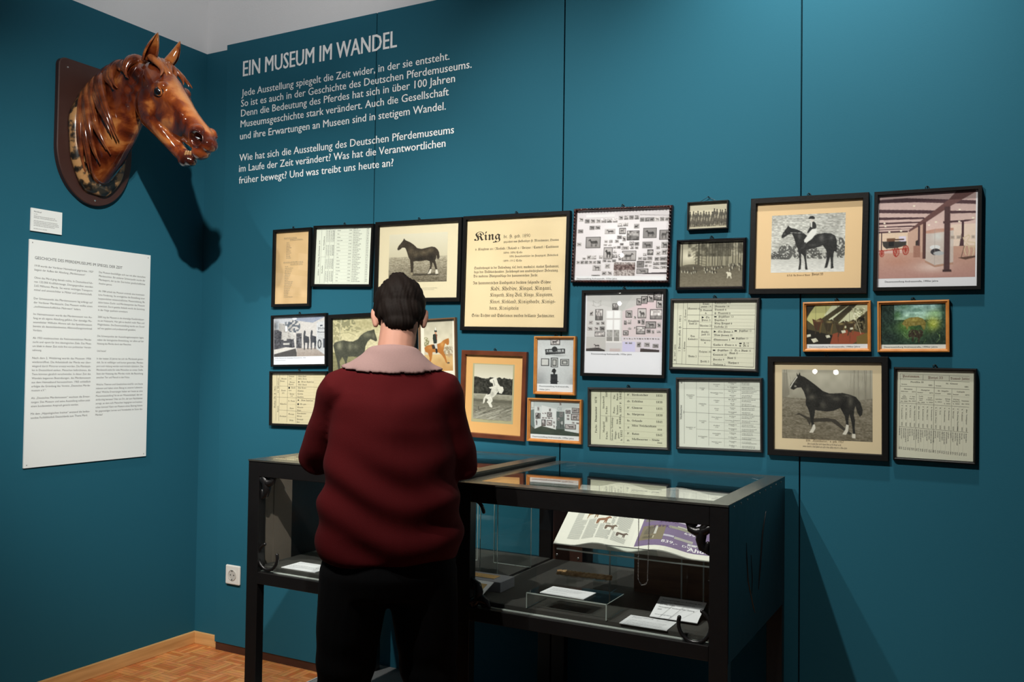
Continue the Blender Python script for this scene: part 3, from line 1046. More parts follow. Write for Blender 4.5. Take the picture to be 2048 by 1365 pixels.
for a in ((1118, 90, 1168, 128), (1228, 172, 1280, 212), (1284, 172, 1335, 210), (1500, 152, 1548, 188), (1552, 148, 1600, 186), (1655, 165, 1705, 210), (1115, 205, 1168, 242), (1378, 206, 1480, 255),
          (1500, 272, 1545, 306), (1550, 280, 1585, 328), (1108, 332, 1155, 368), (1378, 314, 1412, 340), (1425, 312, 1460, 340), (1480, 312, 1518, 342), (1530, 345, 1565, 368), (1372, 350, 1408, 370), (1418, 350, 1450, 370),
          (1620, 330, 1665, 370), (1668, 336, 1710, 372), (1465, 375, 1500, 398), (1505, 372, 1540, 398), (1545, 375, 1615, 408), (1630, 375, 1662, 405), (1672, 380, 1705, 405), (1742, 335, 1835, 398), (1868, 380, 1905, 408), (1915, 340, 1975, 400),
          (1470, 415, 1502, 440), (1462, 450, 1510, 485), (1520, 450, 1550, 480), (1520, 485, 1550, 510), (1752, 445, 1785, 470), (1870, 425, 1915, 465), (1920, 410, 1978, 460), (1705, 478, 1748, 508), (1752, 480, 1785, 508), (1790, 475, 1838, 508), (1860, 480, 1900, 515), (1905, 478, 1975, 515),
          (1170, 478, 1205, 500), (1215, 455, 1260, 498), (1262, 460, 1308, 498), (1335, 462, 1370, 490)): mini(r, *a, g)
for k in range(6): mini(r, 1112 + 41 * k, 508, 1148 + 41 * k, 542, g)
for k in range(3): mini(r, 1370 + 46 * k, 500, 1408 + 46 * k, 526, g)
for a in ((1275, 552, 1355, 608), (1395, 540, 1445, 585), (1368, 612, 1415, 650), (1420, 608, 1466, 650), (1268, 645, 1350, 660), (1768, 515, 1835, 540), (1770, 550, 1800, 575), (1805, 552, 1838, 575), (1848, 528, 1905, 555), (1910, 525, 1975, 555), (1848, 565, 1905, 590), (1910, 562, 1975, 592)): mini(r, *a, g)
for a in ((1202, 284, 1336, 384), (1598, 232, 1704, 316), (1748, 212, 1864, 297), (1900, 232, 1985, 316), (1382, 388, 1458, 492), (1560, 424, 1682, 510), (1795, 415, 1840, 457), (1702, 522, 1760, 574), (1522, 206, 1576, 252), (1702, 592, 1800, 632)): mini(r, *a, g, True)
m = r.rect(1480, 528, 1682, 655, (158, 148, 146)); r.grain(60, 9, 9, clip=m, seed=4); m2 = r.rect(1480, 548, 1682, 600, (98, 76, 74), 0.75); r.grain(45, 10, 12, clip=m2, seed=5)
r.poly([(1750, 640), (1780, 628), (1980, 622), (1980, 640)], (60, 52, 56))
p.picture(r)
p.layer = 2
p.text('Dauerausstellung Andreasstraße, 1970er Jahre', 1122, 692, 14, 1515, (70, 70, 72), weight=0.012)
done(p)

# --- 1970s hanging, room corner with window
p = frame('room', 'black frame with a photo of a white room corner with a window', M_black_frame, 0.0115, box=(1184, 808, 1925, 1590), paper=(238, 239, 246))
r = Ras((1200, 812, 1914, 1238), 170, 104, (216, 214, 214))
r.poly([(1200, 812), (1914, 812), (1914, 840), (1545, 985), (1200, 880)], (206, 205, 204)); r.poly([(1420, 812), (1660, 812), (1545, 985), (1440, 930)], (194, 194, 193), 0.6)
r.poly([(1545, 985), (1914, 835), (1914, 1240), (1545, 1240)], (222, 208, 212)); r.ell(1760, 930, 90, 60, (238, 205, 214), 0.6, soft=True)
r.rect(1392, 978, 1530, 1240, (236, 234, 236))
for a in ((1400, 985, 1455, 1052), (1468, 985, 1520, 1052), (1400, 1070, 1455, 1180), (1468, 1070, 1520, 1180)): r.rect(*a, (250, 250, 252))
r.rect(1400, 1165, 1520, 1238, (168, 166, 164)); r.grain(25, 14, 14, clip=(r.X > 1400) & (r.X < 1520) & (r.Y > 1165), seed=3); r.rect(1456, 978, 1467, 1240, (226, 222, 224)); r.rect(1392, 1056, 1530, 1064, (205, 200, 200))
g = np.random.default_rng(21)
for a in ((1680, 870, 1716, 925), (1724, 850, 1770, 912), (1780, 834, 1828, 898), (1838, 815, 1900, 880), (1862, 890, 1912, 955), (1452, 918, 1502, 968), (1692, 965, 1762, 1048), (1806, 975, 1905, 1058), (1580, 985, 1632, 1042), (1292, 970, 1354, 1068), (1768, 1090, 1852, 1145), (1682, 1135, 1755, 1200), (1288, 1188, 1378, 1238), (1560, 1175, 1600, 1210)): mini(r, *a, g, True)
for a in ((1230, 975, 1268, 1030), (1224, 1075, 1266, 1112), (1295, 1090, 1330, 1118), (1342, 1082, 1378, 1115), (1212, 1135, 1262, 1172), (1276, 1135, 1322, 1172), (1330, 1132, 1380, 1175), (1562, 1075, 1588, 1115), (1595, 1065, 1630, 1108), (1652, 1030, 1675, 1060), (1690, 1070, 1715, 1105), (1722, 1062, 1755, 1115), (1655, 1130, 1672, 1155), (1868, 1095, 1902, 1140), (1772, 1158, 1812, 1195), (1820, 1165, 1842, 1200), (1866, 1170, 1902, 1190), (1600, 1140, 1630, 1160)): mini(r, *a, g)
for s in (-1, 1):
    r.line([(1300 + s * 8, 905), (1300 + s * 40, 880), (1300 + s * 30, 930), (1300 + s * 46, 925), (1300 + s * 6, 940)], 4, (170, 168, 166))
p.picture(r)
p.layer = 2
r = Ras((1200, 1232, 1914, 1375), 170, 36, (214, 212, 214)); r.rect(1200, 1236, 1392, 1375, (200, 198, 196)); r.rect(1545, 1236, 1920, 1375, (224, 216, 226)); r.rect(1550, 1280, 1670, 1375, (212, 208, 240))
r.rect(1392, 1236, 1530, 1286, (225, 222, 222)); r.rect(1400, 1236, 1455, 1275, (150, 148, 146)); r.rect(1468, 1236, 1520, 1275, (150, 148, 146)); r.rect(1392, 1276, 1545, 1290, (238, 236, 236))
g = np.random.default_rng(5)
for k in range(14): mini(r, 1560 + 24 * k, 1243, 1578 + 24 * k, 1258, g)
for a in ((1262, 1300, 1345, 1345), (1685, 1282, 1725, 1330), (1752, 1286, 1805, 1325), (1830, 1298, 1885, 1335), (1575, 1285, 1600, 1300), (1610, 1285, 1640, 1300)): mini(r, *a, g)
r.poly([(1200, 1350), (1320, 1338), (1385, 1360), (1385, 1376), (1200, 1376)], (72, 68, 68)); r.poly([(1720, 1340), (1890, 1352), (1890, 1376), (1715, 1376)], (70, 62, 62)); r.rect(1430, 1345, 1530, 1376, (205, 190, 190))
p.picture(r)
p.layer = 2
p.text('Dauerausstellung Andreasstraße, 1970er Jahre', 1252, 1407, 14, 1640, (70, 70, 80), weight=0.012)
done(p)

# --- small group of riders
p = frame('riders', 'smallest black frame with a pale photo of a row of riders, hung by a wire', M_black_frame, 0.0045, box=(155, 88, 446, 280), paper=(215, 205, 180), hanger=False)
r = Ras((155, 88, 446, 280), 76, 50, (216, 208, 184)); r.vgrad(90, (222, 214, 190), 200, (206, 198, 172))
g = np.random.default_rng(2)
r.vgrad(205, (110, 104, 92), 280, (150, 142, 122)); r.grain(45, 6, 9, clip=r.Y > 195, seed=8)
for k in range(14):
    x = 168 + 20 * k + g.uniform(-5, 5); y = 168 - (k > 8) * 14 + g.uniform(-8, 8)
    r.ell(x, y + 24, 11, 26, (74, 70, 62), 0.9); r.ell(x, y - 8, 5, 7, (60, 56, 50)); r.ell(x + 3, y + 55, 14, 26, (88, 82, 72), 0.8); r.ell(x + 6, y + 40, 6, 14, (190, 182, 160), 0.6)
    r.line([(x - 4, y + 70), (x - 6, y + 96)], 4, (60, 56, 50)); r.line([(x + 6, y + 70), (x + 8, y + 96)], 4, (60, 56, 50))
r.vgrad(262, (196, 188, 164), 280, (205, 198, 176))
p.picture(r); done(p)
b = MB()
b.tube([(-0.030, -0.004, 0.045), (0.0, -0.006, 0.060), (0.026, -0.004, 0.046)], 0.0008, 6); b.tube([(0, 0.001, 0.0605), (0, -0.009, 0.0605)], 0.0018, 8)
b.build('hanging_wire', M_iron, p.root, smooth=True)

# --- hounds in a pine wood
p = frame('forest', 'glossy black frame with a dim brown photo of a hunt among tall pines', M_black_gloss, 0.0125, ROUND, box=(90, 362, 554, 706), paper=(120, 112, 95))
r = Ras((90, 362, 554, 706), 126, 94, (150, 145, 125))
r.vgrad(362, (176, 170, 150), 540, (150, 144, 122)); r.ell(150, 470, 90, 70, (226, 220, 198), 0.9, soft=True); r.ell(330, 420, 40, 40, (200, 194, 172), 0.6, soft=True)
g = np.random.default_rng(6)
m = (r.Y < 470) * np.clip(r.noise(34, 26, 3) * 2.2 - 0.62, 0, 1); r.put(m * (r.X > 150), (84, 80, 66), 0.9)
r.rect(305, 362, 470, 475, (84, 80, 66), 0.75); r.grain(22, 12, 9, clip=(r.X > 150) & (r.Y < 480), seed=3)
for x, w in ((108, 9), (212, 5), (232, 16), (255, 5), (285, 6), (308, 5), (332, 8), (352, 6), (372, 7), (392, 6), (405, 8), (432, 6), (448, 7), (478, 7), (500, 5), (520, 7), (540, 6)): r.line([(x, 362), (x + g.uniform(-4, 4), 560)], w, (74, 70, 58), 0.85)
for k in range(7): r.line([(232, 380 + 24 * k), (175 + 6 * k, 410 + 22 * k)], 5, (80, 76, 62), 0.7); r.line([(232, 390 + 22 * k), (290, 405 + 22 * k)], 4, (80, 76, 62), 0.7)
r.vgrad(530, (100, 94, 78), 710, (128, 120, 102), clip=r.Y > 545); r.ell(180, 560, 90, 30, (90, 84, 70), 0.9); r.grain(9, 9, 6, clip=r.Y > 540, seed=4)
for k in range(34):
    x = 105 + 430 * g.random(); y = 575 + g.uniform(-18, 24) - 18 * (x > 380)
    r.ell(x, y, 4, g.uniform(5, 12), (205, 200, 180), 0.85); r.ell(x + 7, y - 4, 5, 11, (58, 54, 46), 0.8)
r.ell(458, 612, 15, 16, (222, 216, 196)); r.line([(448, 620), (445, 640)], 7, (222, 216, 196)); r.line([(468, 620), (472, 642)], 7, (222, 216, 196)); r.ell(444, 600, 8, 7, (222, 216, 196))
p.picture(r); done(p)

# --- horse with jockey before a brick wall
p = frame('jock', 'wide flat black frame with a photo of a jockey on horseback, tan mat', M_black_frame, 0.0185, box=(646, 62, 1416, 716), paper=(236, 204, 158))
r = Ras((762, 156, 1298, 594), 140, 114, (206, 206, 200))
for j in range(26):
    y = 160 + 12.2 * j
    r.rect(760, y, 1300, y + 3.4, (150, 150, 146), 0.75)
m = r.Y < 480
r.grain(38, 13, 5, clip=m, seed=1); r.grain(18, 60, 60, clip=m, seed=2)
for cx, cy, rx, ry in ((870, 440, 55, 62), (800, 470, 40, 40), (1060, 450, 60, 45), (955, 430, 34, 60), (1265, 420, 34, 80), (1120, 470, 60, 34), (830, 480, 60, 30)):
    nm = r.noise(9, 9, int(cx)) > 0.42
    r.ell(cx, cy, rx, ry, (78, 78, 76), 0.85, clip=nm)
r.vgrad(488, (205, 205, 200), 594, (232, 232, 228), clip=r.Y > 492 + 10 * (r.noise(60, 60, 4) - 0.5)); r.grain(14, 18, 5, clip=r.Y > 500, seed=6)
HJ = [(838, 315), (850, 290), (870, 262), (880, 248), (886, 235), (895, 248), (910, 258), (950, 268), (990, 290), (1020, 315), (1050, 335), (1100, 310), (1150, 302), (1200, 310), (1225, 325), (1238, 360), (1242, 430), (1235, 448), (1222, 440), (1218, 460), (1215, 520), (1220, 565), (1200, 570), (1200, 520), (1195, 480), (1185, 520), (1175, 560), (1155, 565), (1165, 520), (1172, 470), (1165, 430), (1140, 395), (1100, 410), (1050, 420), (1020, 425), (1022, 480), (1030, 540), (1036, 572), (1018, 572), (1015, 520), (1005, 470), (985, 450), (988, 520), (985, 570), (968, 575), (975, 520), (970, 460), (962, 420), (945, 380), (930, 330), (915, 300), (890, 305), (868, 320), (850, 332), (838, 328)]
paint_horse(r, HJ, (42, 42, 42), (140, 140, 138), [(1130, 340, 22, 30, 0.55), (1200, 340, 18, 24, 0.4), (970, 320, 16, 34, 0.4), (1070, 390, 40, 10, 0.3), (860, 300, 10, 10, 0.5)])
r.poly([(1016, 330), (1062, 322), (1080, 330), (1046, 352)], (96, 94, 90))
r.poly([(1060, 268), (1092, 266), (1094, 300), (1060, 345), (1028, 368), (1012, 384), (1004, 352), (1030, 315)], (236, 236, 232)); r.poly([(1004, 372), (1020, 366), (1016, 400), (1002, 418), (978, 416), (984, 404), (998, 400)], (60, 60, 60))
r.poly([(1048, 222), (1070, 214), (1084, 226), (1092, 250), (1088, 268), (1060, 272), (1042, 292), (1028, 304), (1026, 292), (1044, 256)], (48, 48, 48)); r.poly([(1050, 210), (1060, 200), (1060, 260), (1048, 250)], (220, 220, 216))
r.ell(1060, 205, 12, 13, (214, 208, 200)); r.poly([(1030, 190), (1044, 176), (1062, 172), (1078, 182), (1078, 197), (1040, 194)], (40, 40, 40)); r.line([(905, 292), (1028, 300)], 3, (180, 180, 176))
p.picture(r)
p.layer = 2
p.text('H.R.H. The Prince of Wales’', 884, 622, 12, 1055, (110, 84, 58), 'frak'); p.text('Florizel II', 1066, 618, 17, 1148, (84, 62, 44), 'frak')
done(p)

# --- carriage hall, colour
p = frame('carr', 'black frame with a colour photo of a carriage in a beamed hall with dark posts', M_black_frame, 0.0115, box=(90, 66, 858, 818), paper=(238, 238, 244))
r = Ras((96, 66, 844, 746), 170, 155, (224, 190, 182))
r.vgrad(66, (196, 170, 168), 380, (236, 206, 198), clip=r.Y < 400)
BM = (82, 56, 62)
for a in ([(96, 105), (300, 100), (844, 150), (844, 178), (400, 140), (96, 128)], [(96, 182), (440, 204), (560, 214), (540, 238), (96, 210)], [(96, 246), (450, 262), (470, 276), (96, 268)], [(96, 290), (440, 294), (430, 306), (96, 304)], [(96, 322), (400, 324), (396, 333), (96, 332)], [(96, 345), (360, 346), (350, 352), (96, 352)],
          [(620, 218), (844, 232), (844, 248), (640, 242)], [(600, 300), (844, 296), (780, 310), (600, 318)]): r.poly(a, BM)
r.rect(96, 362, 330, 376, BM); r.poly([(844, 66), (700, 66), (640, 130), (330, 366), (352, 378), (650, 186), (844, 80)], (112, 78, 76))
r.rect(100, 376, 330, 520, (240, 214, 190)); r.rect(260, 405, 316, 448, (236, 226, 246)); r.rect(118, 370, 126, 520, BM)
r.poly([(330, 380), (470, 300), (470, 560), (330, 560)], (214, 178, 160)); r.rect(660, 330, 844, 540, (244, 222, 206)); r.poly([(752, 306), (756, 306), (756, 520), (720, 520)], BM); r.rect(738, 306, 754, 520, BM)
r.vgrad(540, (206, 164, 146), 746, (190, 146, 138), clip=r.Y > 540 - 40 * (r.X > 600)); r.ell(520, 660, 160, 50, (236, 214, 206), 0.8, soft=True); r.ell(250, 610, 130, 40, (196, 140, 120), 0.5, soft=True)
# carriage
for cx, cy, rr in ((126, 540, 26), (240, 530, 36), (314, 518, 36)):
    r.ell(cx, cy, rr * 0.72, rr * 1.12, (170, 50, 40)); r.ell(cx, cy, rr * 0.56, rr * 0.92, (206, 168, 150))
    for k in range(6): r.line([(cx - rr * 0.6 * math.cos(k * 0.52), cy - rr * math.sin(k * 0.52)), (cx + rr * 0.6 * math.cos(k * 0.52), cy + rr * math.sin(k * 0.52))], 3, (170, 50, 40))
r.line([(100, 520), (330, 505)], 7, (176, 52, 42)); r.line([(210, 505), (240, 570)], 6, (176, 52, 42))
r.poly([(128, 442), (320, 448), (318, 480), (250, 498), (160, 502), (136, 480)], (66, 62, 58)); r.poly([(164, 420), (230, 418), (228, 446), (164, 446)], (120, 84, 62)); r.rect(228, 426, 300, 436, (92, 70, 62)); r.rect(180, 446, 222, 484, (30, 30, 32))
# plinth, posts, showcase
r.rect(376, 488, 428, 580, (172, 126, 110)); r.poly([(390, 450), (408, 440), (412, 486), (392, 486)], (62, 52, 50)); r.rect(408, 330, 424, 488, BM)
r.poly([(466, 392), (540, 358), (680, 358), (680, 640), (540, 655), (466, 610)], (214, 206, 200), 0.8); r.poly([(466, 372), (540, 358), (680, 356), (680, 374), (540, 392), (466, 394)], (206, 158, 140)); r.ell(560, 420, 46, 40, (232, 236, 234), 0.8, soft=True)
r.ell(540, 504, 40, 18, (238, 240, 242)); r.ell(545, 540, 38, 26, (60, 56, 62)); r.ell(570, 552, 42, 16, (190, 194, 198)); r.poly([(466, 605), (540, 645), (680, 625), (680, 642), (540, 662), (466, 622)], (190, 150, 130)); r.line([(540, 360), (540, 655)], 3, (170, 160, 156))
r.rect(446, 300, 470, 592, (92, 60, 58)); r.rect(608, 186, 652, 694, (84, 58, 60)); r.poly([(600, 682), (664, 682), (668, 700), (600, 700)], (66, 44, 44))
# skeleton
r.poly([(712, 592), (844, 578), (844, 592), (770, 608)], (100, 74, 64)); SK = (226, 206, 174)
for a in ([(756, 436), (790, 416), (800, 430), (780, 462)], [(750, 436), (764, 470)], [(780, 470), (838, 478), (840, 520)], [(770, 490), (760, 530), (772, 570)], [(790, 500), (800, 540), (794, 575)], [(826, 510), (832, 540), (822, 578)], [(775, 480), (800, 510), (835, 505)]): r.line(a, 7, SK)
r.line([(760, 500), (738, 590)], 4, (80, 60, 54))
for a in ((654, 416, 688, 446), (700, 418, 736, 446), (812, 420, 838, 446)): r.rect(*a, (206, 190, 176)); r.rect(a[0] + 6, a[1] + 6, a[2] - 6, a[3] - 6, (176, 160, 150))
for x, y in ((376, 168), (144, 296), (152, 322), (545, 304), (492, 326), (722, 215), (822, 284), (720, 308), (184, 368), (276, 364)): r.ell(x, y, 9, 6, (255, 246, 226))
r.grain(4, 8, 8, seed=3)
p.picture(r)
p.layer = 2
p.text('Dauerausstellung Andreasstraße, 1990er Jahre', 152, 778, 13, 568, (80, 80, 86), weight=0.012)
done(p)

# --- saddles, colour
p = frame('sadd', 'orange wooden frame with a photo of a row of old saddles', M_orange_frame, 0.0105, STEP, box=(1008, 822, 1450, 1150), paper=(232, 236, 240))
r = Ras((1008, 822, 1450, 1116), 124, 82, (80, 72, 46))
r.poly([(1070, 822), (1250, 822), (1080, 990), (1008, 930)], (196, 194, 130)); r.poly([(1200, 822), (1330, 822), (1190, 950), (1140, 900)], (222, 224, 190)); r.poly([(1008, 822), (1080, 822), (1020, 900), (1008, 905)], (52, 44, 30)); r.poly([(1270, 822), (1330, 822), (1100, 980), (1070, 960)], (70, 62, 40))
r.poly([(1380, 822), (1450, 822), (1450, 870), (1290, 1000), (1240, 960)], (214, 214, 178)); r.poly([(1330, 822), (1380, 822), (1230, 950), (1200, 930)], (62, 54, 36))
r.poly([(1200, 1040), (1300, 1010), (1450, 1040), (1340, 1116), (1180, 1116)], (150, 76, 50)); r.poly([(1008, 1000), (1200, 1050), (1180, 1116), (1008, 1116)], (34, 30, 22)); r.poly([(1370, 1060), (1450, 1030), (1450, 1116), (1370, 1116)], (120, 100, 50))
g = np.random.default_rng(3)
for cx, cy in ((1100, 945), (1180, 955), (1265, 970), (1335, 960)):
    r.poly([(cx - 48, cy - 20), (cx - 20, cy - 8), (cx + 14, cy - 26), (cx + 36, cy), (cx + 12, cy + 26), (cx - 2, cy + 70), (cx - 26, cy + 60), (cx - 40, cy + 20)], (58 + g.integers(30), 50, 32)); r.ell(cx - 4, cy - 4, 26, 9, (176, 160, 104), 0.8, soft=True); r.line([(cx - 10, cy + 20), (cx - 26, cy + 90)], 7, (70, 58, 40)); r.line([(cx + 20, cy + 10), (cx + 8, cy + 85)], 6, (120, 92, 50))
m = ((r.X > 1350) & (r.Y < 1010) & (r.X < 1430) & (r.Y > 850)); r.grain(80, 9, 9, clip=m, seed=5); r.line([(1340, 850), (1400, 1040)], 4, (200, 190, 160))
for a in ([(1042, 1076), (1080, 1068), (1096, 1092), (1060, 1104)], [(1148, 1050), (1176, 1046), (1184, 1064), (1156, 1070)], [(1260, 1016), (1290, 1012), (1296, 1030), (1268, 1036)], [(1008, 1044), (1040, 1038), (1042, 1056), (1008, 1064)], [(1322, 996), (1344, 992), (1348, 1006), (1326, 1010)]): r.poly(a, (224, 222, 200))
for x in (1076, 1152, 1236, 1320): r.line([(x, 830), (x + 4, 1100)], 2, (40, 36, 24), 0.6)
p.picture(r)
p.layer = 2
p.text('Dauerausstellung Andreasstraße, 1990er Jahre', 1028, 1141, 11, 1396, (70, 78, 92), weight=0.012)
done(p)

# --- diorama, colour
p = frame('deer', 'orange wooden frame with a photo of small brown animals in a green forest diorama', M_orange_frame, 0.0105, STEP, box=(114, 936, 612, 1284), paper=(232, 236, 230))
r = Ras((114, 936, 612, 1250), 128, 84, (40, 62, 50))
r.vgrad(936, (160, 205, 205), 1050, (176, 214, 190), clip=(r.X > 220) & (r.X < 580) & (r.Y < 1060)); r.grain(50, 40, 22, clip=(r.Y < 1060) & (r.X > 220), seed=2)
r.ell(300, 960, 60, 30, (110, 160, 130), 0.7, soft=True); r.ell(400, 985, 60, 18, (120, 170, 150), 0.8, soft=True); r.ell(240, 1020, 34, 40, (96, 150, 80), 0.8, soft=True)
r.ell(150, 1020, 110, 120, (30, 52, 44), 0.95, soft=True); r.ell(600, 1000, 60, 120, (44, 78, 66), 0.95, soft=True); r.ell(515, 1095, 62, 70, (196, 206, 84), 0.95, soft=True); r.ell(530, 1010, 60, 30, (150, 196, 130), 0.7, soft=True)
r.ell(340, 1150, 160, 70, (84, 130, 62), 0.8, soft=True); r.ell(560, 1190, 90, 60, (36, 58, 44), 0.9, soft=True); r.ell(180, 1190, 110, 60, (24, 44, 38), 0.9, soft=True); r.ell(300, 1100, 60, 40, (120, 160, 70), 0.7, soft=True)
AN = [(278, 1090), (300, 1058), (340, 1042), (400, 1038), (440, 1052), (460, 1080), (458, 1120), (444, 1145), (432, 1118), (420, 1100), (380, 1105), (330, 1108), (318, 1140), (308, 1110), (290, 1100)]
m = r.poly(AN, (138, 124, 60)); r.ell(370, 1060, 50, 16, (186, 170, 84), 0.7, soft=True, clip=m)
m = r.poly([(330, 1150), (352, 1130), (400, 1140), (420, 1132), (442, 1150), (436, 1180), (416, 1200), (412, 1236), (402, 1236), (400, 1196), (372, 1190), (366, 1225), (356, 1225), (356, 1186), (334, 1196), (328, 1180)], (58, 48, 34))
for k in range(30):
    x = 260 + 330 * RNG.random(); y = 1130 + 110 * RNG.random(); r.line([(x, y), (x + RNG.uniform(-30, 30), y - 28)], 3, (150, 190, 110) if k % 2 else (40, 70, 44), 0.7)
for k in range(8): r.line([(515, 1100), (460 + 18 * k, 1045 + 6 * abs(k - 3))], 2, (232, 236, 150), 0.7)
r.grain(22, 10, 10, seed=7); p.picture(r)
p.layer = 2
p.text('Dauerausstellung Andreasstraße, 1990er Jahre', 136, 1274, 11, 548, (76, 84, 84), weight=0.012)
done(p)

# --- Potentiter pedigree in blackletter
p = frame('ped13', 'worn black frame with a ruled pedigree table in blackletter, Conductor at the top', M_grey_frame, 0.0115, ROUND, box=(46, 802, 656, 1300), paper=(226, 226, 206))
D = (64, 62, 54)
def bl(s, x, y, cap, x1=None, c=D): p.text(s, x, y, cap, x1, c, 'frak', 0.004, ratio=0.62)
for x0, y0, x1, y1, w in ((78, 806, 76, 1280, 1.6), (120, 806, 118, 1280, 1.8), (150, 806, 148, 1278, 1.8), (244, 806, 240, 1280, 1.8), (337, 806, 334, 1282, 2.2), (648, 806, 644, 1284, 2.2), (48, 1276, 646, 1284, 3), (150, 904, 648, 904, 2.2), (120, 1006, 648, 1006, 2.4), (148, 1143, 645, 1147, 2.2),
                          (244, 852, 337, 852, 1), (244, 955, 337, 955, 1), (242, 1075, 337, 1075, 1), (241, 1213, 336, 1215, 1)): p.rule(x0, y0, x1, y1, w, D)
for y in (828, 853, 878, 930, 955, 980, 1030, 1066, 1100, 1183, 1215, 1250): p.rule(337, y + 2, 646, y + 4, 0.8, (150, 148, 132))
p.text('H. 1847–1850.', 70, 1255, 13, 1125, D, 'frak', rot=90); p.text('2 Protector (Geb. H. – 1831)', 104, 1180, 15, 905, D, 'frak', rot=90); p.text('2 Emma', 140, 1180, 12, 1105, D, 'frak', rot=90); p.text('25 Comus', 142, 950, 12, 862, D, 'frak', rot=90)
for s, x, y, x1 in (('Sorcerer 6', 156, 862, 242), ('Trum-', 264, 826, 318), ('pator 14', 254, 846, 328), ('Y. Giantess', 246, 874, 336), ('6', 284, 896, 296), ('Houghton', 156, 955, 240), ('Lass 25', 166, 975, 226), ('Sir', 290, 928, 318), ('Peter 3', 258, 948, 324), ('Alexina 25', 246, 990, 336), ('Hapha-', 258, 1036, 318), ('zard 35', 260, 1056, 322), ('Alderney', 254, 1098, 328), ('6', 284, 1118, 294), ('Don', 178, 1070, 212), ('Cossack 6', 160, 1092, 232), ('Vesta 2', 164, 1222, 228), ('Delpini 30', 246, 1186, 334), ('Faith 2', 256, 1258, 322),
                    ('Conductor 12', 354, 820, 470), ('Brunette 14', 354, 846, 460), ('Diomed 6', 354, 870, 440), ('Giantess 6', 380, 896, 470), ('Highflyer 13', 382, 922, 492), ('Papillon 3', 354, 948, 444), ('King Fergus 6', 354, 972, 484), ('Lardella 25', 354, 998, 450), ('Sir Peter 3', 382, 1034, 490), ('Highflyer 13', 534, 1026, 622), ('Miss Hervey 35', 352, 1060, 488), ('Skyscraper 3', 352, 1094, 472), ('Highflyer 13', 512, 1082, 600), ('Caella 6  Stute v. 6', 350, 1132, 520), ('H. 13', 566, 1118, 606), ('Bl. 6', 566, 1136, 606), ('Highflyer 13', 380, 1172, 488), ('St. v. Blank 15', 506, 1172, 622), ('Countess 30', 350, 1206, 450), ('Blank 15', 468, 1192, 530), ('Pacolet 9', 350, 1242, 432), ('Blank 15', 454, 1228, 516), ('Atalanta 2', 350, 1278, 442), ('Matchem 4', 460, 1264, 536)):
    bl(s, x, y, 14 if x > 140 else 12, x1)
for x, y in ((352, 918), (502, 1022), (484, 1078), (538, 1114), (348, 1168)): p.quad(x, y - 6, x + 18, y + 3, (20, 20, 20))
for x, y in ((260, 922), (352, 1028)): p.poly([(x, y - 10), (x, y + 8), (x + 18, y - 1)], (20, 20, 20))
for x, y in ((360, 890), (545, 1130)): p.quad(x - 9, y - 1.5, x + 9, y + 1.5, (20, 20, 20)); p.quad(x - 1.5, y - 9, x + 1.5, y + 9, (20, 20, 20))
done(p)

# --- Melbourne pedigree
p = frame('melb', 'worn black frame with a white pedigree table marked Melbourne along its left edge', M_grey_frame, 0.0095, ROUND, box=(92, 305, 862, 972), paper=(228, 232, 220), hanger=False)
D = (86, 88, 82)
for x0, y0, x1, y1, w in ((148, 308, 146, 940, 2.2), (266, 312, 264, 945, 1.8), (384, 316, 382, 950, 1.8), (532, 320, 530, 955, 1.3), (684, 322, 680, 960, 1.3), (148, 624, 862, 646, 2.4), (266, 470, 862, 484, 2), (266, 790, 862, 808, 2)): p.rule(x0, y0, x1, y1, w, D)
for y in (393, 550, 716, 872): p.rule(384, y, 862, y + 10, 1.4, D)
for k in range(16): p.rule(532, 354 + 39.5 * k, 862, 360 + 39.5 * k, 0.8, (150, 154, 144))
p.text('Melbourne', 122, 700, 18, 555, (50, 52, 50), 'serif', rot=90); p.text('1834', 144, 640, 8, 612, D, 'serif', rot=90); p.text('9', 112, 340, 16, 126, (40, 40, 40), 'serif')
for s, x, y, x1, c in (('Humphrey', 168, 458, 248, 11), ('Clinker', 182, 474, 232, 11), ('1822', 196, 490, 224, 9), ('Cervantes', 290, 712, 360, 11), ('1806', 312, 728, 340, 9), ('Comus', 298, 388, 346, 11), ('1809', 312, 404, 338, 9), ('Clinkerina', 288, 544, 360, 11), ('1812', 312, 560, 338, 9), ('Daughter of', 162, 780, 254, 11), ('1825', 192, 796, 222, 9), ('Golumpus', 280, 866, 368, 11), ('1802', 308, 880, 338, 9), ('Sorcerer', 428, 350, 490, 10), ('1796', 446, 366, 472, 8), ('Houghton Lass', 400, 432, 520, 10), ('1801', 446, 446, 474, 8), ('Clinker', 432, 508, 486, 10), ('1805', 446, 524, 474, 8), ('Pewet', 438, 588, 480, 10), ('1786', 446, 604, 474, 8), ('Don Quixote', 410, 672, 510, 10), ('1784', 442, 688, 474, 8), ('Evelina', 428, 754, 486, 10), ('1791', 444, 770, 474, 8), ('Golumpus', 418, 832, 496, 10), ('1802', 442, 848, 474, 8), ('Paynator mare', 410, 914, 504, 10), ('1810', 442, 928, 474, 8)):
    p.text(s, x, y, c, x1, D, 'serif')
L4 = ['Trumpator', 'Y. Giantess', 'Sir Peter', 'Alexina', 'Sir Peter', 'Hyale', 'Tandem', 'Termagant', 'Eclipse', 'Grecian Princess', 'Highflyer', 'Termagant', 'Gohanna', 'Catherine', 'Paynator', 'Zodiac’s']
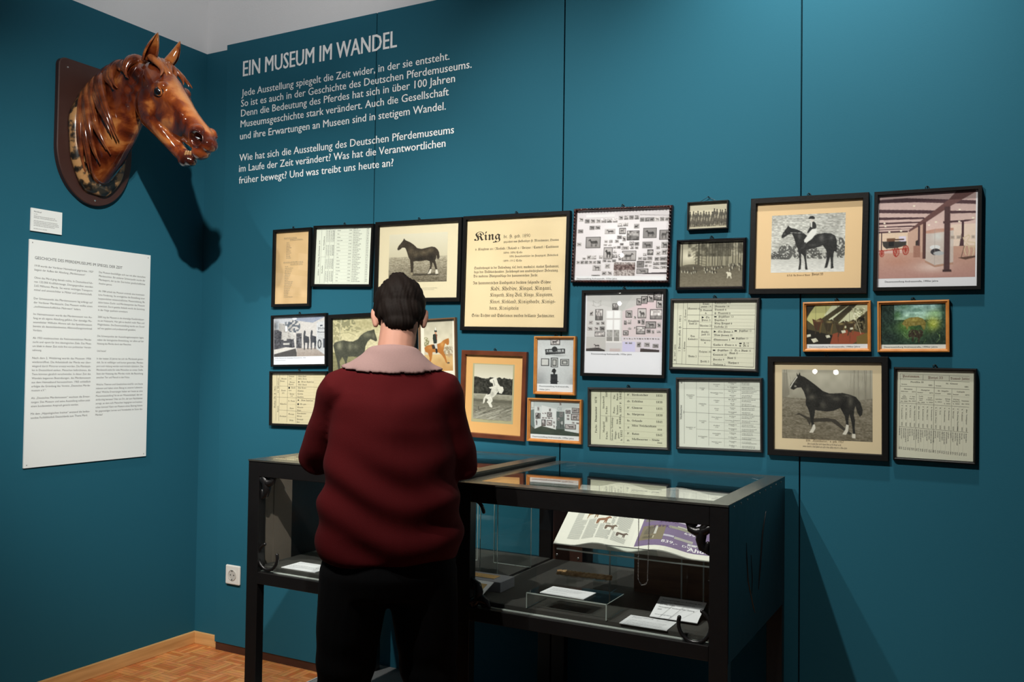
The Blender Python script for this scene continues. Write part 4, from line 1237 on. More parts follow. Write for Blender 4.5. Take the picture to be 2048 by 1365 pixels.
for k, s in enumerate(L4):
    y = 334 + 40.6 * k; w = len(s) * 4.3; dk = (36, 36, 36) if s in ('Sir Peter', 'Termagant') else D
    p.text(s, 608 - w, y, 10, 608 + w, dk, 'serif'); p.text(str(1750 + (k * 31) % 60), 594, y + 13, 7, 622, D, 'serif')
    p.greek(694, y + 2, 770 + (k * 31) % 70, 7, D); p.greek(694, y + 16, 770 + (k * 47) % 60, 7, D)
done(p)

# --- black stallion, sport
p = frame('sport', 'broad black frame with a grey photo of a black stallion casting a shadow', M_black_frame, 0.0195, box=(982, 162, 1968, 1000), paper=(226, 208, 172))
r = Ras((1058, 230, 1888, 890), 190, 152, (186, 182, 164))
r.vgrad(230, (196, 192, 174), 520, (158, 154, 138)); r.grain(14, 60, 70, clip=r.Y < 540, seed=2); r.vgrad(480, (136, 130, 114), 890, (120, 112, 94), clip=r.Y > 500 + 30 * (r.noise(120, 60, 1) - 0.5)); r.grain(20, 14, 6, clip=r.Y > 500, seed=3); r.grain(14, 50, 14, clip=r.Y > 500, seed=4)
r.poly([(1060, 260), (1110, 260), (1130, 470), (1060, 520)], (120, 116, 102), 0.5)
g = np.random.default_rng(8)
for x in (1082, 1100, 1725, 1760, 1815, 1830, 1868): r.line([(x, 232), (x + g.uniform(-10, 10), 500)], 7, (140, 136, 122), 0.8)
for k in range(26): x = 1060 + 200 * g.random() if k % 2 else 1650 + 230 * g.random(); r.line([(x, 232 + 120 * g.random()), (x + g.uniform(-50, 50), 380 + 100 * g.random())], 2.5, (146, 142, 128), 0.5)
r.ell(1640, 500, 200, 40, (140, 136, 120), 0.7, soft=True)
r.poly([(1180, 660), (1220, 642), (1300, 678), (1360, 690), (1480, 680), (1560, 695), (1640, 770), (1706, 822), (1680, 830), (1600, 770), (1520, 715), (1400, 720), (1330, 730), (1320, 760), (1290, 700), (1230, 662)], (58, 54, 46), 0.9)
HS = [(1133, 400), (1140, 375), (1165, 340), (1185, 310), (1200, 300), (1198, 262), (1212, 285), (1228, 256), (1235, 288), (1270, 300), (1320, 335), (1380, 380), (1440, 430), (1500, 452), (1560, 450), (1620, 445), (1690, 460), (1740, 480), (1780, 530), (1800, 600), (1795, 640), (1775, 662), (1750, 620), (1735, 560), (1725, 600), (1722, 650), (1732, 700), (1728, 760), (1735, 830), (1730, 860), (1705, 855), (1712, 810), (1705, 750), (1695, 690), (1680, 640), (1672, 700), (1675, 740), (1668, 800), (1650, 830), (1620, 825), (1645, 780), (1650, 720), (1640, 660), (1600, 585), (1540, 612), (1480, 622), (1400, 615), (1370, 610), (1365, 660), (1355, 710), (1362, 750), (1370, 780), (1350, 822), (1318, 820), (1340, 780), (1335, 740), (1325, 690), (1318, 640), (1300, 590), (1282, 560), (1285, 500), (1265, 440), (1240, 400), (1200, 405), (1170, 425), (1150, 418)]
m = paint_horse(r, HS, (40, 39, 35), (126, 122, 110), [(1340, 490, 40, 30, 0.6), (1440, 560, 40, 40, 0.45), (1560, 500, 60, 26, 0.45), (1690, 520, 26, 60, 0.55), (1300, 420, 24, 36, 0.4), (1500, 470, 50, 12, 0.4), (1660, 470, 40, 12, 0.5), (1190, 350, 16, 20, 0.4)], soft=[(1400, 560, 20, 30, 0.6), (1620, 570, 30, 60, 0.5), (1400, 430, 40, 30, 0.4)])
r.line([(1202, 302), (1160, 362), (1140, 400)], 9, (224, 222, 210)); r.ell(1186, 390, 12, 10, (180, 176, 164), 0.7)
for a in ([(1368, 745), (1374, 782), (1352, 824), (1316, 824), (1338, 785), (1350, 750)], [(1652, 735), (1676, 742), (1668, 802), (1650, 832), (1618, 828), (1645, 782)], [(1706, 818), (1735, 822), (1734, 862), (1704, 858)]): r.poly(a, (222, 218, 204))
p.picture(r)
p.layer = 2
Q = (116, 96, 70)
p.text('Ldb. „Sportkurier,“ v. gek. 1957', 1284, 912, 22, 1632, Q, 'frak', -0.004); p.greek(1300, 940, 1612, 12, Q); p.greek(1255, 966, 1668, 12, Q, seed=4)
done(p)

# --- Persimmon pedigree
p = frame('pers', 'thin black frame with a pale pedigree sheet headed Persimmon and Florizel', M_black_frame, 0.0090, ROUND, box=(130, 125, 1122, 1270), paper=(222, 222, 202))
D = (86, 84, 74)
for x0, y0, x1, y1, w in ((175, 176, 1068, 190, 3), (173, 244, 1068, 262, 3), (173, 338, 1066, 358, 4), (170, 556, 1062, 582, 3.5), (168, 866, 1056, 902, 3.5), (176, 176, 166, 1165, 3), (476, 184, 476, 250, 4), (812, 188, 812, 256, 4), (622, 254, 612, 1185, 4), (392, 346, 386, 1180, 3), (848, 352, 836, 1195, 3)): p.rule(x0, y0, x1, y1, w, D)
p.rule(175, 432, 1064, 456, 1.6, (160, 160, 146))
R_ = (104, 52, 40)
p.text('Persimmon.', 205, 222, 32, 435, R_, 'frak', -0.004); p.text('Florizel II', 540, 232, 30, 730, R_, 'frak', -0.004); p.text('Diamond Jubilee', 828, 236, 28, 1068, R_, 'frak', -0.004)
for s, x, y, x1, c in (('Perdita II', 312, 290, 484, 20), ('braune', 195, 318, 268, 16), ('1881', 545, 326, 598, 18), ('St. Simon', 770, 298, 920, 20), ('braune', 640, 328, 712, 16), ('1881', 1004, 334, 1054, 18), ('Hermione', 228, 382, 340, 18), ('dkbraun', 186, 412, 282, 15), ('1875', 330, 416, 380, 15), ('Hampton', 452, 390, 562, 18), ('braune', 405, 420, 476, 15), ('1872', 558, 424, 606, 15), ('St. Angela', 668, 394, 804, 18), ('braune', 634, 426, 706, 15), ('1865', 786, 430, 836, 15), ('Galopin', 910, 398, 1008, 18), ('braune', 862, 432, 932, 15), ('1872', 1014, 436, 1066, 15), ('La', 218, 466, 246, 15), ('Belle', 208, 486, 262, 15), ('Hélène', 190, 508, 270, 15), ('dbr. 1860', 186, 542, 274, 14), ('Y. Mel-', 304, 478, 378, 15), ('bourne', 300, 504, 370, 15), ('dbr. 1855', 290, 536, 380, 14), ('Lady', 424, 470, 482, 15), ('Lang-', 424, 496, 480, 15), ('den', 430, 520, 470, 15), ('dbr. 1868', 408, 550, 500, 14), ('Lord', 540, 486, 594, 15), ('Clifden', 522, 512, 606, 15), ('b. 1860', 526, 546, 606, 14), ('Adeline', 636, 500, 724, 15), ('b. 1851', 636, 536, 722, 14), ('King', 764, 494, 826, 15), ('Tom', 768, 520, 818, 15), ('b. 1851', 750, 554, 830, 14), ('Flying', 866, 496, 942, 15), ('Duchess', 858, 522, 948, 15), ('b. 1853', 862, 552, 944, 14), ('Violette', 968, 512, 1062, 15), ('dbr. 1854', 970, 550, 1066, 14)):
    p.text(s, x, y, c, x1, D, 'serif')
NV = ['F. Tourmaline', 'F. St. Albans', 'b. Clarissa', 'dbr. Melbourne', 'dbr. Haricot', 'F. Kettledrum', 'b. The Slave', 'b. Newminster', 'b. Little Fairy', 'b. Ion', 'b. Pocahontas', 'F. Harkaway', 'b. Merope', 'F. The Flying Dutchman', 'b. Voltaire', 'dbr. Voltigeur']
for k, s in enumerate(NV):
    x = 196 + 54.5 * k + k * 0.9
    p.text(s, x, 585 + k * 1.6, 16, 600 + min(270, len(s) * 13) + k * 1.6, D, 'serif', rot=-90); p.text(str(1835 + (k * 7) % 20), x, 806 + k * 2.4, 15, 856 + k * 2.4, D, 'serif', rot=-90)
    for j in (0, 1):
        p.greek(885 + k * 2.2, x - 14 + j * 24, 985 + (k * 37 + j * 50) % 110, 12, D, rot=90, seed=k * 2 + j); p.greek(1130 + k * 2.4, x - 14 + j * 24, 1172 + k * 2.4, 12, D, rot=90, seed=k + 50 * j)
    if k not in (3, 7, 11, 15): p.rule(x + 24, 560 + k * 1.6, x + 18, 1170 + k * 2, 1.2, (165, 164, 150))
done(p)

# --- early museum room
p = frame('mus', 'black frame with a grey photo of an early museum room with two model horses', M_black_frame, 0.0085, box=(100, 106, 634, 594), paper=(230, 232, 240))
r = Ras((104, 106, 634, 512), 112, 88, (206, 202, 200))
r.poly([(104, 106), (500, 180), (634, 120), (634, 106)], (150, 158, 178)); r.poly([(104, 106), (300, 130), (240, 180), (104, 160)], (196, 198, 206))
r.poly([(104, 160), (190, 180), (300, 190), (300, 360), (104, 420)], (176, 172, 170)); r.rect(128, 170, 158, 232, (232, 236, 240)); r.rect(222, 200, 246, 258, (230, 232, 236)); r.ell(130, 200, 36, 60, (70, 76, 88), 0.7, soft=True)
m = r.noise(14, 14, 3) > 0.42; r.ell(310, 210, 66, 64, (70, 80, 94), 0.85, clip=m); r.ell(250, 180, 50, 22, (84, 94, 108), 0.7, clip=m); r.ell(318, 130, 24, 12, (240, 242, 246))
r.poly([(104, 240), (150, 240), (190, 262), (180, 340), (310, 330), (320, 420), (104, 436)], (66, 66, 74)); r.grain(34, 14, 12, clip=(r.X < 320) & (r.Y > 240) & (r.Y < 430), seed=2)
for a in ((204, 268, 244, 300), (282, 262, 306, 336), (204, 372, 268, 392), (206, 310, 240, 350)): r.rect(*a, (196, 194, 192))
r.poly([(104, 440), (230, 415), (320, 425), (110, 480)], (214, 210, 206)); r.poly([(104, 485), (330, 430), (350, 512), (104, 512)], (74, 70, 70))
r.vgrad(430, (176, 166, 160), 512, (160, 148, 140), clip=(r.Y > 430) & (r.X > 340)); m = r.rect(335, 280, 390, 430, (78, 78, 84)); r.grain(60, 12, 12, clip=m, seed=5)
for x0 in (430, 500):
    r.poly([(x0 - 24, 330), (x0 - 18, 262), (x0 - 8, 250), (x0 + 2, 266), (x0 - 4, 305), (x0 + 34, 318), (x0 + 36, 370), (x0 + 28, 440), (x0 + 18, 440), (x0 + 16, 375), (x0 - 4, 376), (x0 - 8, 446), (x0 - 18, 446), (x0 - 20, 370)], (56, 58, 66))
r.poly([(540, 175), (634, 160), (634, 510), (540, 440)], (200, 202, 206)); r.rect(540, 180, 626, 335, (206, 208, 212)); r.ell(568, 392, 20, 46, (60, 62, 68)); r.ell(568, 392, 10, 32, (190, 190, 192)); r.rect(604, 340, 634, 430, (84, 88, 98))
r.grain(10, 8, 8, seed=9); p.picture(r)
p.layer = 2
p.text('Pferde', 552, 248, 22, 622, (70, 76, 90), 'frak', 0.004); p.text('Museum', 546, 284, 20, 622, (70, 76, 90), 'frak', 0.004); p.rule(575, 210, 600, 208, 14, (80, 86, 98)); p.greek(556, 306, 616, 6, (120, 124, 132)); p.greek(552, 326, 620, 6, (120, 124, 132)); p.greek(560, 342, 610, 5, (120, 124, 132))
p.text('In den Räumen der ehemaligen Klosterkirche, 1930', 120, 531, 10, 432, (92, 98, 118), weight=0.01); p.greek(118, 553, 230, 6, (150, 154, 170))
done(p)

# --- big print with two grey horses
p = frame('big', 'dark frame with a sepia engraving of two horses beside a tree', M_black_frame, 0.0175, box=(716, 132, 1545, 690), paper=(206, 198, 160))
r = Ras((716, 132, 1545, 690), 180, 120, (208, 200, 160)); r.vgrad(132, (196, 188, 146), 400, (214, 206, 170)); r.ell(1050, 200, 160, 60, (168, 160, 120), 0.6, soft=True); r.vgrad(430, (150, 146, 108), 690, (118, 114, 84), clip=r.Y > 440); r.grain(14, 16, 10, seed=2)
m = r.noise(16, 13, 4) > 0.45; r.ell(850, 190, 110, 60, (130, 128, 98), 0.8, clip=m); r.ell(760, 250, 60, 130, (146, 142, 108), 0.7, clip=m); r.ell(960, 240, 60, 26, (150, 146, 112), 0.7, clip=m)
r.line([(812, 132), (800, 220), (790, 330), (770, 440)], 13, (190, 184, 150)); r.line([(800, 220), (870, 180)], 6, (150, 146, 116)); r.line([(780, 270), (880, 262), (960, 290)], 4, (140, 136, 104))
HB = [(722, 372), (740, 350), (770, 340), (830, 330), (885, 342), (930, 345), (985, 325), (1010, 295), (1040, 275), (1090, 255), (1130, 250), (1140, 244), (1155, 246), (1160, 275), (1175, 315), (1183, 340), (1170, 352), (1140, 338), (1115, 328), (1085, 350), (1062, 390), (1052, 450), (1040, 480), (1035, 590), (1015, 590), (1010, 490), (960, 480), (880, 478), (868, 520), (872, 592), (850, 592), (846, 520), (820, 480), (790, 520), (800, 592), (776, 592), (764, 520), (740, 440)]
paint_horse(r, HB, (74, 74, 62), (170, 168, 140), [(1080, 290, 50, 26, 0.5), (900, 390, 26, 40, 0.5), (790, 380, 34, 44, 0.7), (960, 390, 40, 30, 0.3), (1145, 300, 16, 26, 0.4)])
paint_horse(r, [(1208, 345), (1212, 322), (1230, 300), (1260, 288), (1310, 300), (1420, 320), (1500, 330), (1530, 380), (1520, 480), (1510, 600), (1490, 600), (1485, 500), (1400, 470), (1320, 480), (1320, 600), (1300, 600), (1290, 480), (1250, 400), (1222, 380)], (64, 60, 50), (140, 134, 108), [(1400, 360, 60, 26, 0.4), (1270, 320, 26, 20, 0.4)])
p.picture(r); done(p)

# --- painted rider
p = frame('rider', 'thin bronze frame with a painting of a plumed rider on a chestnut horse, white mat', M_tan_frame, 0.0055, box=(1575, 150, 1940, 752), paper=(234, 228, 212), hanger=False)
r = Ras((1612, 158, 1908, 668), 76, 130, (206, 198, 176)); r.vgrad(158, (190, 184, 164), 420, (222, 214, 190)); r.vgrad(470, (214, 186, 134), 668, (196, 150, 92), clip=r.Y > 500); r.grain(10, 40, 40, seed=3)
m = r.noise(9, 9, 2) > 0.4; r.ell(1630, 370, 36, 46, (124, 122, 80), 0.85, clip=m); r.ell(1860, 470, 60, 46, (150, 132, 104), 0.8, clip=m); r.ell(1880, 510, 34, 26, (176, 150, 120), 0.7, clip=m)
m = r.poly([(1614, 430), (1640, 408), (1690, 398), (1745, 398), (1785, 385), (1810, 362), (1842, 348), (1866, 342), (1872, 372), (1868, 405), (1850, 412), (1832, 392), (1818, 430), (1812, 470), (1830, 510), (1842, 560), (1850, 590), (1836, 588), (1822, 550), (1792, 505), (1760, 480), (1700, 475), (1690, 540), (1672, 600), (1660, 600), (1668, 530), (1650, 480), (1625, 470)], (176, 112, 52)); r.ell(1800, 400, 26, 36, (220, 166, 96), 0.7, soft=True, clip=m); r.ell(1680, 430, 40, 20, (206, 146, 80), 0.6, soft=True, clip=m); r.poly([(1690, 404), (1745, 400), (1750, 440), (1700, 444)], (60, 52, 46))
r.poly([(1706, 300), (1728, 290), (1750, 300), (1748, 350), (1744, 395), (1714, 396), (1704, 340)], (46, 52, 46)); r.line([(1742, 300), (1746, 350)], 5, (190, 90, 60)); r.poly([(1714, 390), (1744, 388), (1752, 440), (1744, 470), (1730, 470), (1728, 430)], (206, 204, 196)); r.poly([(1728, 440), (1748, 440), (1752, 482), (1734, 490)], (36, 34, 34)); r.ell(1735, 284, 10, 13, (206, 150, 116)); r.poly([(1722, 275), (1722, 258), (1734, 250), (1748, 262), (1748, 276)], (60, 66, 60)); r.line([(1734, 256), (1732, 232)], 8, (232, 232, 226)); r.ell(1860, 588, 14, 8, (90, 80, 70))
p.picture(r); done(p)

# --- lower left pedigree in blackletter
p = frame('pedl', 'lowest frame on the far left, black, holding a buff blackletter pedigree with dots and arrows', M_black_frame, 0.0095, box=(92, 690, 640, 1198), paper=(216, 204, 168))
D = (76, 70, 54)
for x0, y0, x1, y1, w in ((140, 692, 132, 1170, 2), (170, 694, 162, 1172, 2), (254, 694, 246, 1180, 2.2), (344, 696, 336, 1184, 2.2), (166, 818, 640, 832, 2.2), (140, 930, 640, 948, 2.4), (164, 1060, 640, 1084, 2.2)): p.rule(x0, y0, x1, y1, w, D)
for y in (760, 890, 1000, 1130): p.rule(254, y, 344, y + 3, 1, (140, 130, 100))
for k in range(16): p.rule(344, 726 + 30 * k, 640, 732 + 30 * k, 0.8, (160, 150, 118))
p.text('Gordon (Br. H. 1865)', 128, 1040, 16, 820, D, 'frak', rot=90); p.text('25 Wildfire', 160, 890, 13, 735, D, 'frak', rot=90); p.text('Neuntis', 158, 1085, 12, 1022, D, 'frak', rot=90)
for s, x, y, x1 in (('Maroon', 184, 752, 240), ('Venus', 172, 776, 222), ('Leontes', 266, 728, 318), ('14', 268, 752, 288), ('Breeze', 272, 786, 324), ('Egeria', 262, 808, 312), ('Miss Sans', 358, 728, 440), ('Wilf. Betty', 358, 752, 444), ('Miss Rahelian', 388, 782, 516), ('Wilf. Byron', 358, 810, 446), ('Tante', 186, 870, 232), ('25', 192, 896, 218), ('Youth', 288, 842, 330), ('ton', 262, 868, 290), ('Betty', 274, 906, 318), ('14', 284, 926, 302), ('The Cure', 358, 842, 438), ('Elphine', 354, 872, 414), ('Corvin', 354, 902, 410), ('Carlina', 352, 932, 414), ('Charlie', 176, 1006, 242), ('Lr. Drum', 258, 974, 326), ('Open', 274, 1048, 316), ('Miss Rahelian', 388, 966, 510), ('St. gon', 380, 1004, 440), ('Krause', 350, 1036, 412), ('Type', 350, 1066, 390), ('Seedless', 172, 1130, 240), ('George', 262, 1106, 320), ('Billy', 272, 1168, 312), ('Touchstone', 350, 1096, 440), ('Erins', 350, 1124, 396), ('Bernard', 348, 1156, 412), ('Zoe', 346, 1182, 376)):
    p.text(s, x, y, 14, x1, D, 'frak')
for x, y in ((268, 836), (360, 998)): p.poly([(x + 9 * math.cos(t), y + 10 * math.sin(t)) for t in np.linspace(0, 6.28, 13)[:-1]][::-1], (24, 22, 20))
for x, y in ((360, 776), (356, 958)): p.poly([(x, y - 9), (x, y + 9), (x + 16, y)], (24, 22, 20))
done(p)

# --- rearing grey horse
p = frame('rear', 'red-brown wooden frame with a photo of a white horse rearing in a field, tan mat', M_brown_frame, 0.0180, box=(126, 232, 652, 988), paper=(226, 176, 112))
p.layer = 1; p.quad(190, 312, 576, 882, (176, 172, 136)); p.layer = 2
r = Ras((205, 320, 562, 852), 96, 142, (170, 168, 156)); r.vgrad(320, (196, 190, 168), 460, (222, 218, 200), clip=r.Y < 470)
tl = 448 + 26 * (r.noise(26, 26, 3) - 0.5) + 10 * (r.noise(9, 9, 4) - 0.5); m = (r.Y > tl) & (r.Y < 606); r.put(m, (52, 52, 46)); r.grain(26, 13, 12, clip=m, seed=5); r.ell(245, 560, 40, 40, (96, 96, 86), 0.6, soft=True, clip=m)
r.vgrad(604, (166, 164, 148), 655, (140, 138, 122), clip=(r.Y >= 604) & (r.Y < 655)); r.vgrad(655, (112, 110, 96), 852, (150, 148, 134), clip=r.Y >= 655); r.grain(16, 20, 5, clip=r.Y > 604, seed=6); r.rect(205, 660, 562, 684, (92, 90, 78), 0.6)
g = np.random.default_rng(4)
for k in range(46):
    x = 190 + 400 * g.random(); y = 735 + 120 * g.random(); r.line([(x, y), (x + 60, y - 26)], g.uniform(2, 6), (196, 194, 180) if k % 3 else (70, 68, 60), 0.7)
HR = [(350, 470), (375, 455), (392, 446), (405, 428), (412, 448), (418, 460), (430, 500), (450, 525), (475, 530), (482, 560), (466, 596), (440, 590), (438, 572), (425, 590), (405, 620), (380, 640), (385, 670), (370, 690), (385, 720), (380, 734), (360, 728), (345, 695), (330, 685), (345, 660), (320, 645), (310, 690), (295, 704), (300, 650), (325, 610), (345, 590), (370, 560), (345, 542), (370, 533), (386, 530), (380, 500), (355, 490)]
m = r.poly(HR, (226, 224, 212)); r.ell(380, 600, 26, 34, (150, 148, 136), 0.5, soft=True, clip=m); r.ell(420, 560, 14, 20, (140, 138, 126), 0.5, soft=True, clip=m); r.grain(14, 9, 9, clip=m, seed=3); r.poly([(336, 560), (372, 550), (360, 600), (334, 614)], (48, 46, 42)); r.line([(385, 470), (400, 520)], 4, (120, 118, 108)); r.line([(258, 730), (258, 754)], 4, (60, 58, 52)); r.line([(215, 768), (280, 768)], 4, (60, 58, 52))
p.picture(r)
p.layer = 3
p.greek(300, 858, 450, 6, (120, 116, 92)); p.greek(352, 868, 392, 5, (120, 116, 92)); p.greek(488, 858, 540, 5, (120, 116, 92))
done(p)

# --- shelf, tall orange frame
p = frame('shelf', 'upright orange wooden frame with a photo of a wall shelf above three small pictures', M_orange_frame, 0.0110, STEP, box=(780, 82, 1098, 568), paper=(232, 236, 240))
r = Ras((783, 84, 1096, 496), 86, 112, (200, 204, 206)); r.ell(940, 230, 170, 160, (224, 228, 230), 0.8, soft=True); r.ell(800, 480, 80, 120, (140, 144, 148), 0.7, soft=True); r.ell(1090, 470, 50, 60, (150, 154, 158), 0.5, soft=True)
g = np.random.default_rng(9); mini(r, 900, 84, 972, 132, g, True); r.grain(30, 9, 9, clip=(r.X > 900) & (r.X < 972) & (r.Y < 132), seed=2)
BK = (44, 46, 48)
r.poly([(850, 176), (1022, 170), (1024, 214), (854, 228)], BK); r.poly([(862, 184), (1012, 178), (1014, 198), (866, 208)], (176, 180, 182)); r.ell(932, 176, 24, 25, (54, 56, 58))
for x in (880, 920, 955, 990): r.line([(x, 180), (x, 212)], 7, BK)
r.rect(856, 200, 1018, 208, (120, 122, 124)); r.ell(960, 232, 80, 14, (160, 164, 166), 0.8, soft=True)
for a in ((816, 262, 886, 330), (902, 254, 964, 342), (984, 264, 1058, 326)): r.rect(*a, BK); r.rect(a[0] + 6, a[1] + 6, a[2] - 6, a[3] - 6, (206, 208, 206))
r.rect(914, 268, 952, 330, (90, 92, 92)); r.rect(922, 278, 944, 320, (190, 190, 188)); r.rect(996, 276, 1046, 314, (110, 112, 112)); r.rect(1008, 286, 1036, 304, (196, 198, 196))
r.poly([(908, 384), (916, 360), (934, 350), (950, 372), (942, 390), (938, 404), (926, 404), (922, 388)], (40, 40, 42)); r.poly([(902, 404), (960, 404), (962, 496), (902, 496)], (46, 48, 52)); r.rect(898, 466, 970, 474, BK); r.line([(903, 440), (960, 440)], 3, (90, 92, 96)); r.grain(5, 9, 9, seed=4)
p.picture(r)
p.layer = 2
p.text('Dauerausstellung Andreasstraße,', 802, 524, 13, 1062, (78, 82, 90), weight=0.012); p.text('1960er Jahre', 802, 555, 12, 896, (78, 82, 90), weight=0.012)
done(p)

# --- partition walls, low orange frame
p = frame('booth', 'orange wooden frame with a photo of white partition walls hung with pictures', M_orange_frame, 0.0110, STEP, box=(720, 648, 1156, 1010), paper=(228, 234, 236), hanger=False)
r = Ras((722, 650, 1154, 966), 120, 86, (196, 204, 204)); r.vgrad(650, (186, 196, 196), 760, (206, 212, 212)); r.poly([(722, 860), (760, 880), (1154, 880), (1154, 966), (722, 966)], (64, 76, 66)); r.grain(8, 30, 20, clip=r.Y > 890, seed=1)
r.poly([(722, 740), (752, 730), (760, 915), (722, 880)], (112, 128, 126)); r.poly([(756, 700), (820, 705), (820, 885), (760, 915)], (214, 220, 220)); r.poly([(820, 690), (950, 720), (950, 912), (820, 884)], (224, 228, 228)); r.poly([(952, 742), (1022, 742), (1022, 905), (956, 905)], (98, 108, 106)); r.poly([(1024, 716), (1154, 690), (1150, 935), (1026, 918)], (220, 226, 226))
g = np.random.default_rng(15)
for a in ((875, 758, 908, 792), (872, 832, 910, 872), (1085, 762, 1150, 812), (1034, 860, 1118, 896), (826, 828, 854, 880), (1036, 728, 1070, 756), (1090, 706, 1144, 746), (772, 768, 784, 816), (792, 768, 806, 812)): mini(r, *a, g, True)
for a in ((782, 706, 800, 742), (886, 716, 904, 746), (980, 745, 1010, 764), (980, 768, 1008, 790), (1042, 768, 1066, 788), (1040, 796, 1068, 818), (1088, 830, 1112, 850), (1124, 834, 1150, 852), (926, 836, 940, 856), (926, 868, 940, 896), (770, 824, 784, 882), (964, 800, 980, 826), (975, 656, 996, 684)): mini(r, *a, g)
for k in range(4): mini(r, 824 + 22 * k, 758 - k, 840 + 22 * k, 772 - k, g); mini(r, 824 + 26 * k, 800, 846 + 26 * k, 816, g)
r.poly([(985, 838), (1010, 830), (1014, 862), (990, 862)], (180, 184, 182)); r.line([(990, 830), (992, 890)], 4, (40, 44, 42)); r.line([(1012, 830), (1012, 890)], 4, (40, 44, 42)); r.rect(722, 652, 752, 720, (170, 180, 180)); r.rect(728, 660, 748, 712, (210, 216, 214))
p.picture(r)
p.layer = 2
p.text('OX', 960, 734, 36, 1002, (150, 160, 162)); p.text('Dauerausstellung Andreasstraße, 1970er Jahre', 742, 996, 14, 1108, (74, 82, 96), weight=0.012)
done(p)

# --- Doncaster pedigree
p = frame('donc', 'worn black frame with large-print pedigree, Doncaster sideways and a list ending in Melbourne', M_grey_frame, 0.0110, ROUND, box=(1268, 545, 1962, 1088), paper=(220, 222, 196))
D = (78, 80, 66); K = (44, 46, 40)
for x0, y0, x1, y1, w in ((1362, 550, 1354, 1034, 4), (1458, 552, 1450, 1040, 3), (1584, 556, 1576, 1062, 2), (1275, 552, 1268, 1030, 2.5), (1362, 798, 1580, 804, 2)): p.rule(x0, y0, x1, y1, w, D)
p.text('Fuchs', 1326, 972, 19, 890, D, 'serif', rot=90); p.text('Doncaster', 1326, 862, 20, 708, K, 'serif', 0.012, rot=90); p.text('1870', 1326, 676, 19, 612, D, 'serif', rot=90)
for s, x, y, x1 in (('Marigold', 1398, 966, 858), ('Fuchs', 1426, 1032, 955), ('1860', 1424, 862, 808), ('Stockwell', 1396, 728, 604), ('Fuchs', 1424, 782, 704), ('1849', 1424, 612, 556), ('Sister to Tedding-', 1476, 1042, 808), ('Singa-', 1506, 1028, 944), ('ton', 1522, 876, 830), ('pore', 1534, 1018, 960), ('b. 1852', 1562, 1040, 936), ('F. 1848', 1550, 920, 806), ('Poca-', 1494, 772, 704), ('hontas', 1524, 782, 690), ('The', 1496, 632, 590), ('Baron', 1524, 644, 572), ('b. 1837', 1554, 798, 690), ('F. 1842', 1554, 678, 552)):
    p.text(s, x, y, 17, x1, D, 'serif', rot=90)
for i, (a, s, x1, yr) in enumerate((('F.', 'Birdcatcher', 1796, '1833'), ('db.', 'Echidna', 1748, '1838'), ('F.', 'Glencoe', 1744, '1831'), ('b.', 'Marpessa', 1760, '1830'), ('b.', 'Orlando', 1742, '1841'))):
    y = 594 + 63.5 * i
    p.text(a, 1606, y, 19, 1636, D, 'serif'); p.text(s, 1650, y, 20, x1, K, 'serif'); p.text(yr, 1866, y + 4, 20, 1922, D, 'serif'); p.rule(1582, y + 24, 1938, y + 34, 1.2, (150, 150, 126))
p.text('Miss Twickenham', 1648, 896, 20, 1868, K, 'serif'); p.text('F.', 1610, 916, 18, 1632, D, 'serif'); p.text('1838', 1876, 926, 16, 1918, D, 'serif'); p.rule(1580, 938, 1936, 950, 1.2, (150, 150, 126))
p.text('F.', 1606, 974, 19, 1634, D, 'serif'); p.text('Ratan', 1650, 976, 20, 1714, K, 'serif'); p.text('1841', 1864, 980, 20, 1920, D, 'serif'); p.rule(1580, 994, 1936, 1006, 1.2, (150, 150, 126))
p.text('Melbourne – Stute', 1648, 1028, 20, 1896, K, 'serif'); p.text('db.', 1604, 1042, 18, 1630, D, 'serif'); p.text('1844', 1874, 1054, 16, 1918, D, 'serif'); p.rule(1500, 1060, 1930, 1070, 1.2, (150, 150, 126))
done(p)

# ------------------------------------------------------------------ glazed ceramic horse head on its board (left wall)
M_board = material('dark_brown_board', (0.052, 0.020, 0.015, 1), 0.42, noise=(30, 0.85))
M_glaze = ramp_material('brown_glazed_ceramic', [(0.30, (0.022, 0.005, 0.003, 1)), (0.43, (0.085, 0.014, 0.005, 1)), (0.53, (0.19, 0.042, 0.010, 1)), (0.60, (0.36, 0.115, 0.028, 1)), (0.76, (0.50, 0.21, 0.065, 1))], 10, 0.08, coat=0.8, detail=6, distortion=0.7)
_nt = M_glaze.node_tree                            # the glaze runs from tan ridges to brown cheek; throat and nostril shade is painted in
_at = _nt.nodes.new('ShaderNodeAttribute'); _at.attribute_name = 'glaze_shade'
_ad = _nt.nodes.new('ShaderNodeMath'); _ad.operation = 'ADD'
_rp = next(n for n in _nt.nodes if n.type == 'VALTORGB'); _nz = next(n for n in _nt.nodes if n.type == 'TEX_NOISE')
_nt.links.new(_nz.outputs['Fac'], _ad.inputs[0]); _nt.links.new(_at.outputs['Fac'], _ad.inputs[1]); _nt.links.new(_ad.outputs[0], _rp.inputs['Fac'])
M_mane = ramp_material('streaked_mane_glaze', [(0.34, (0.060, 0.012, 0.005, 1)), (0.50, (0.17, 0.040, 0.012, 1)), (0.66, (0.33, 0.110, 0.034, 1))], 16, 0.14, coat=0.7, detail=5)
M_flange = ramp_material('worn_glaze_with_black_patches', [(0.42, (0.012, 0.010, 0.008, 1)), (0.475, (0.10, 0.06, 0.03, 1)), (0.52, (0.42, 0.22, 0.085, 1)), (0.75, (0.50, 0.29, 0.12, 1))], 26, 0.3, coat=0.4, detail=8, bump=0.15)
M_eye = material('dark_glass_eye', (0.006, 0.005, 0.006, 1), 0.03, coat=1.0)
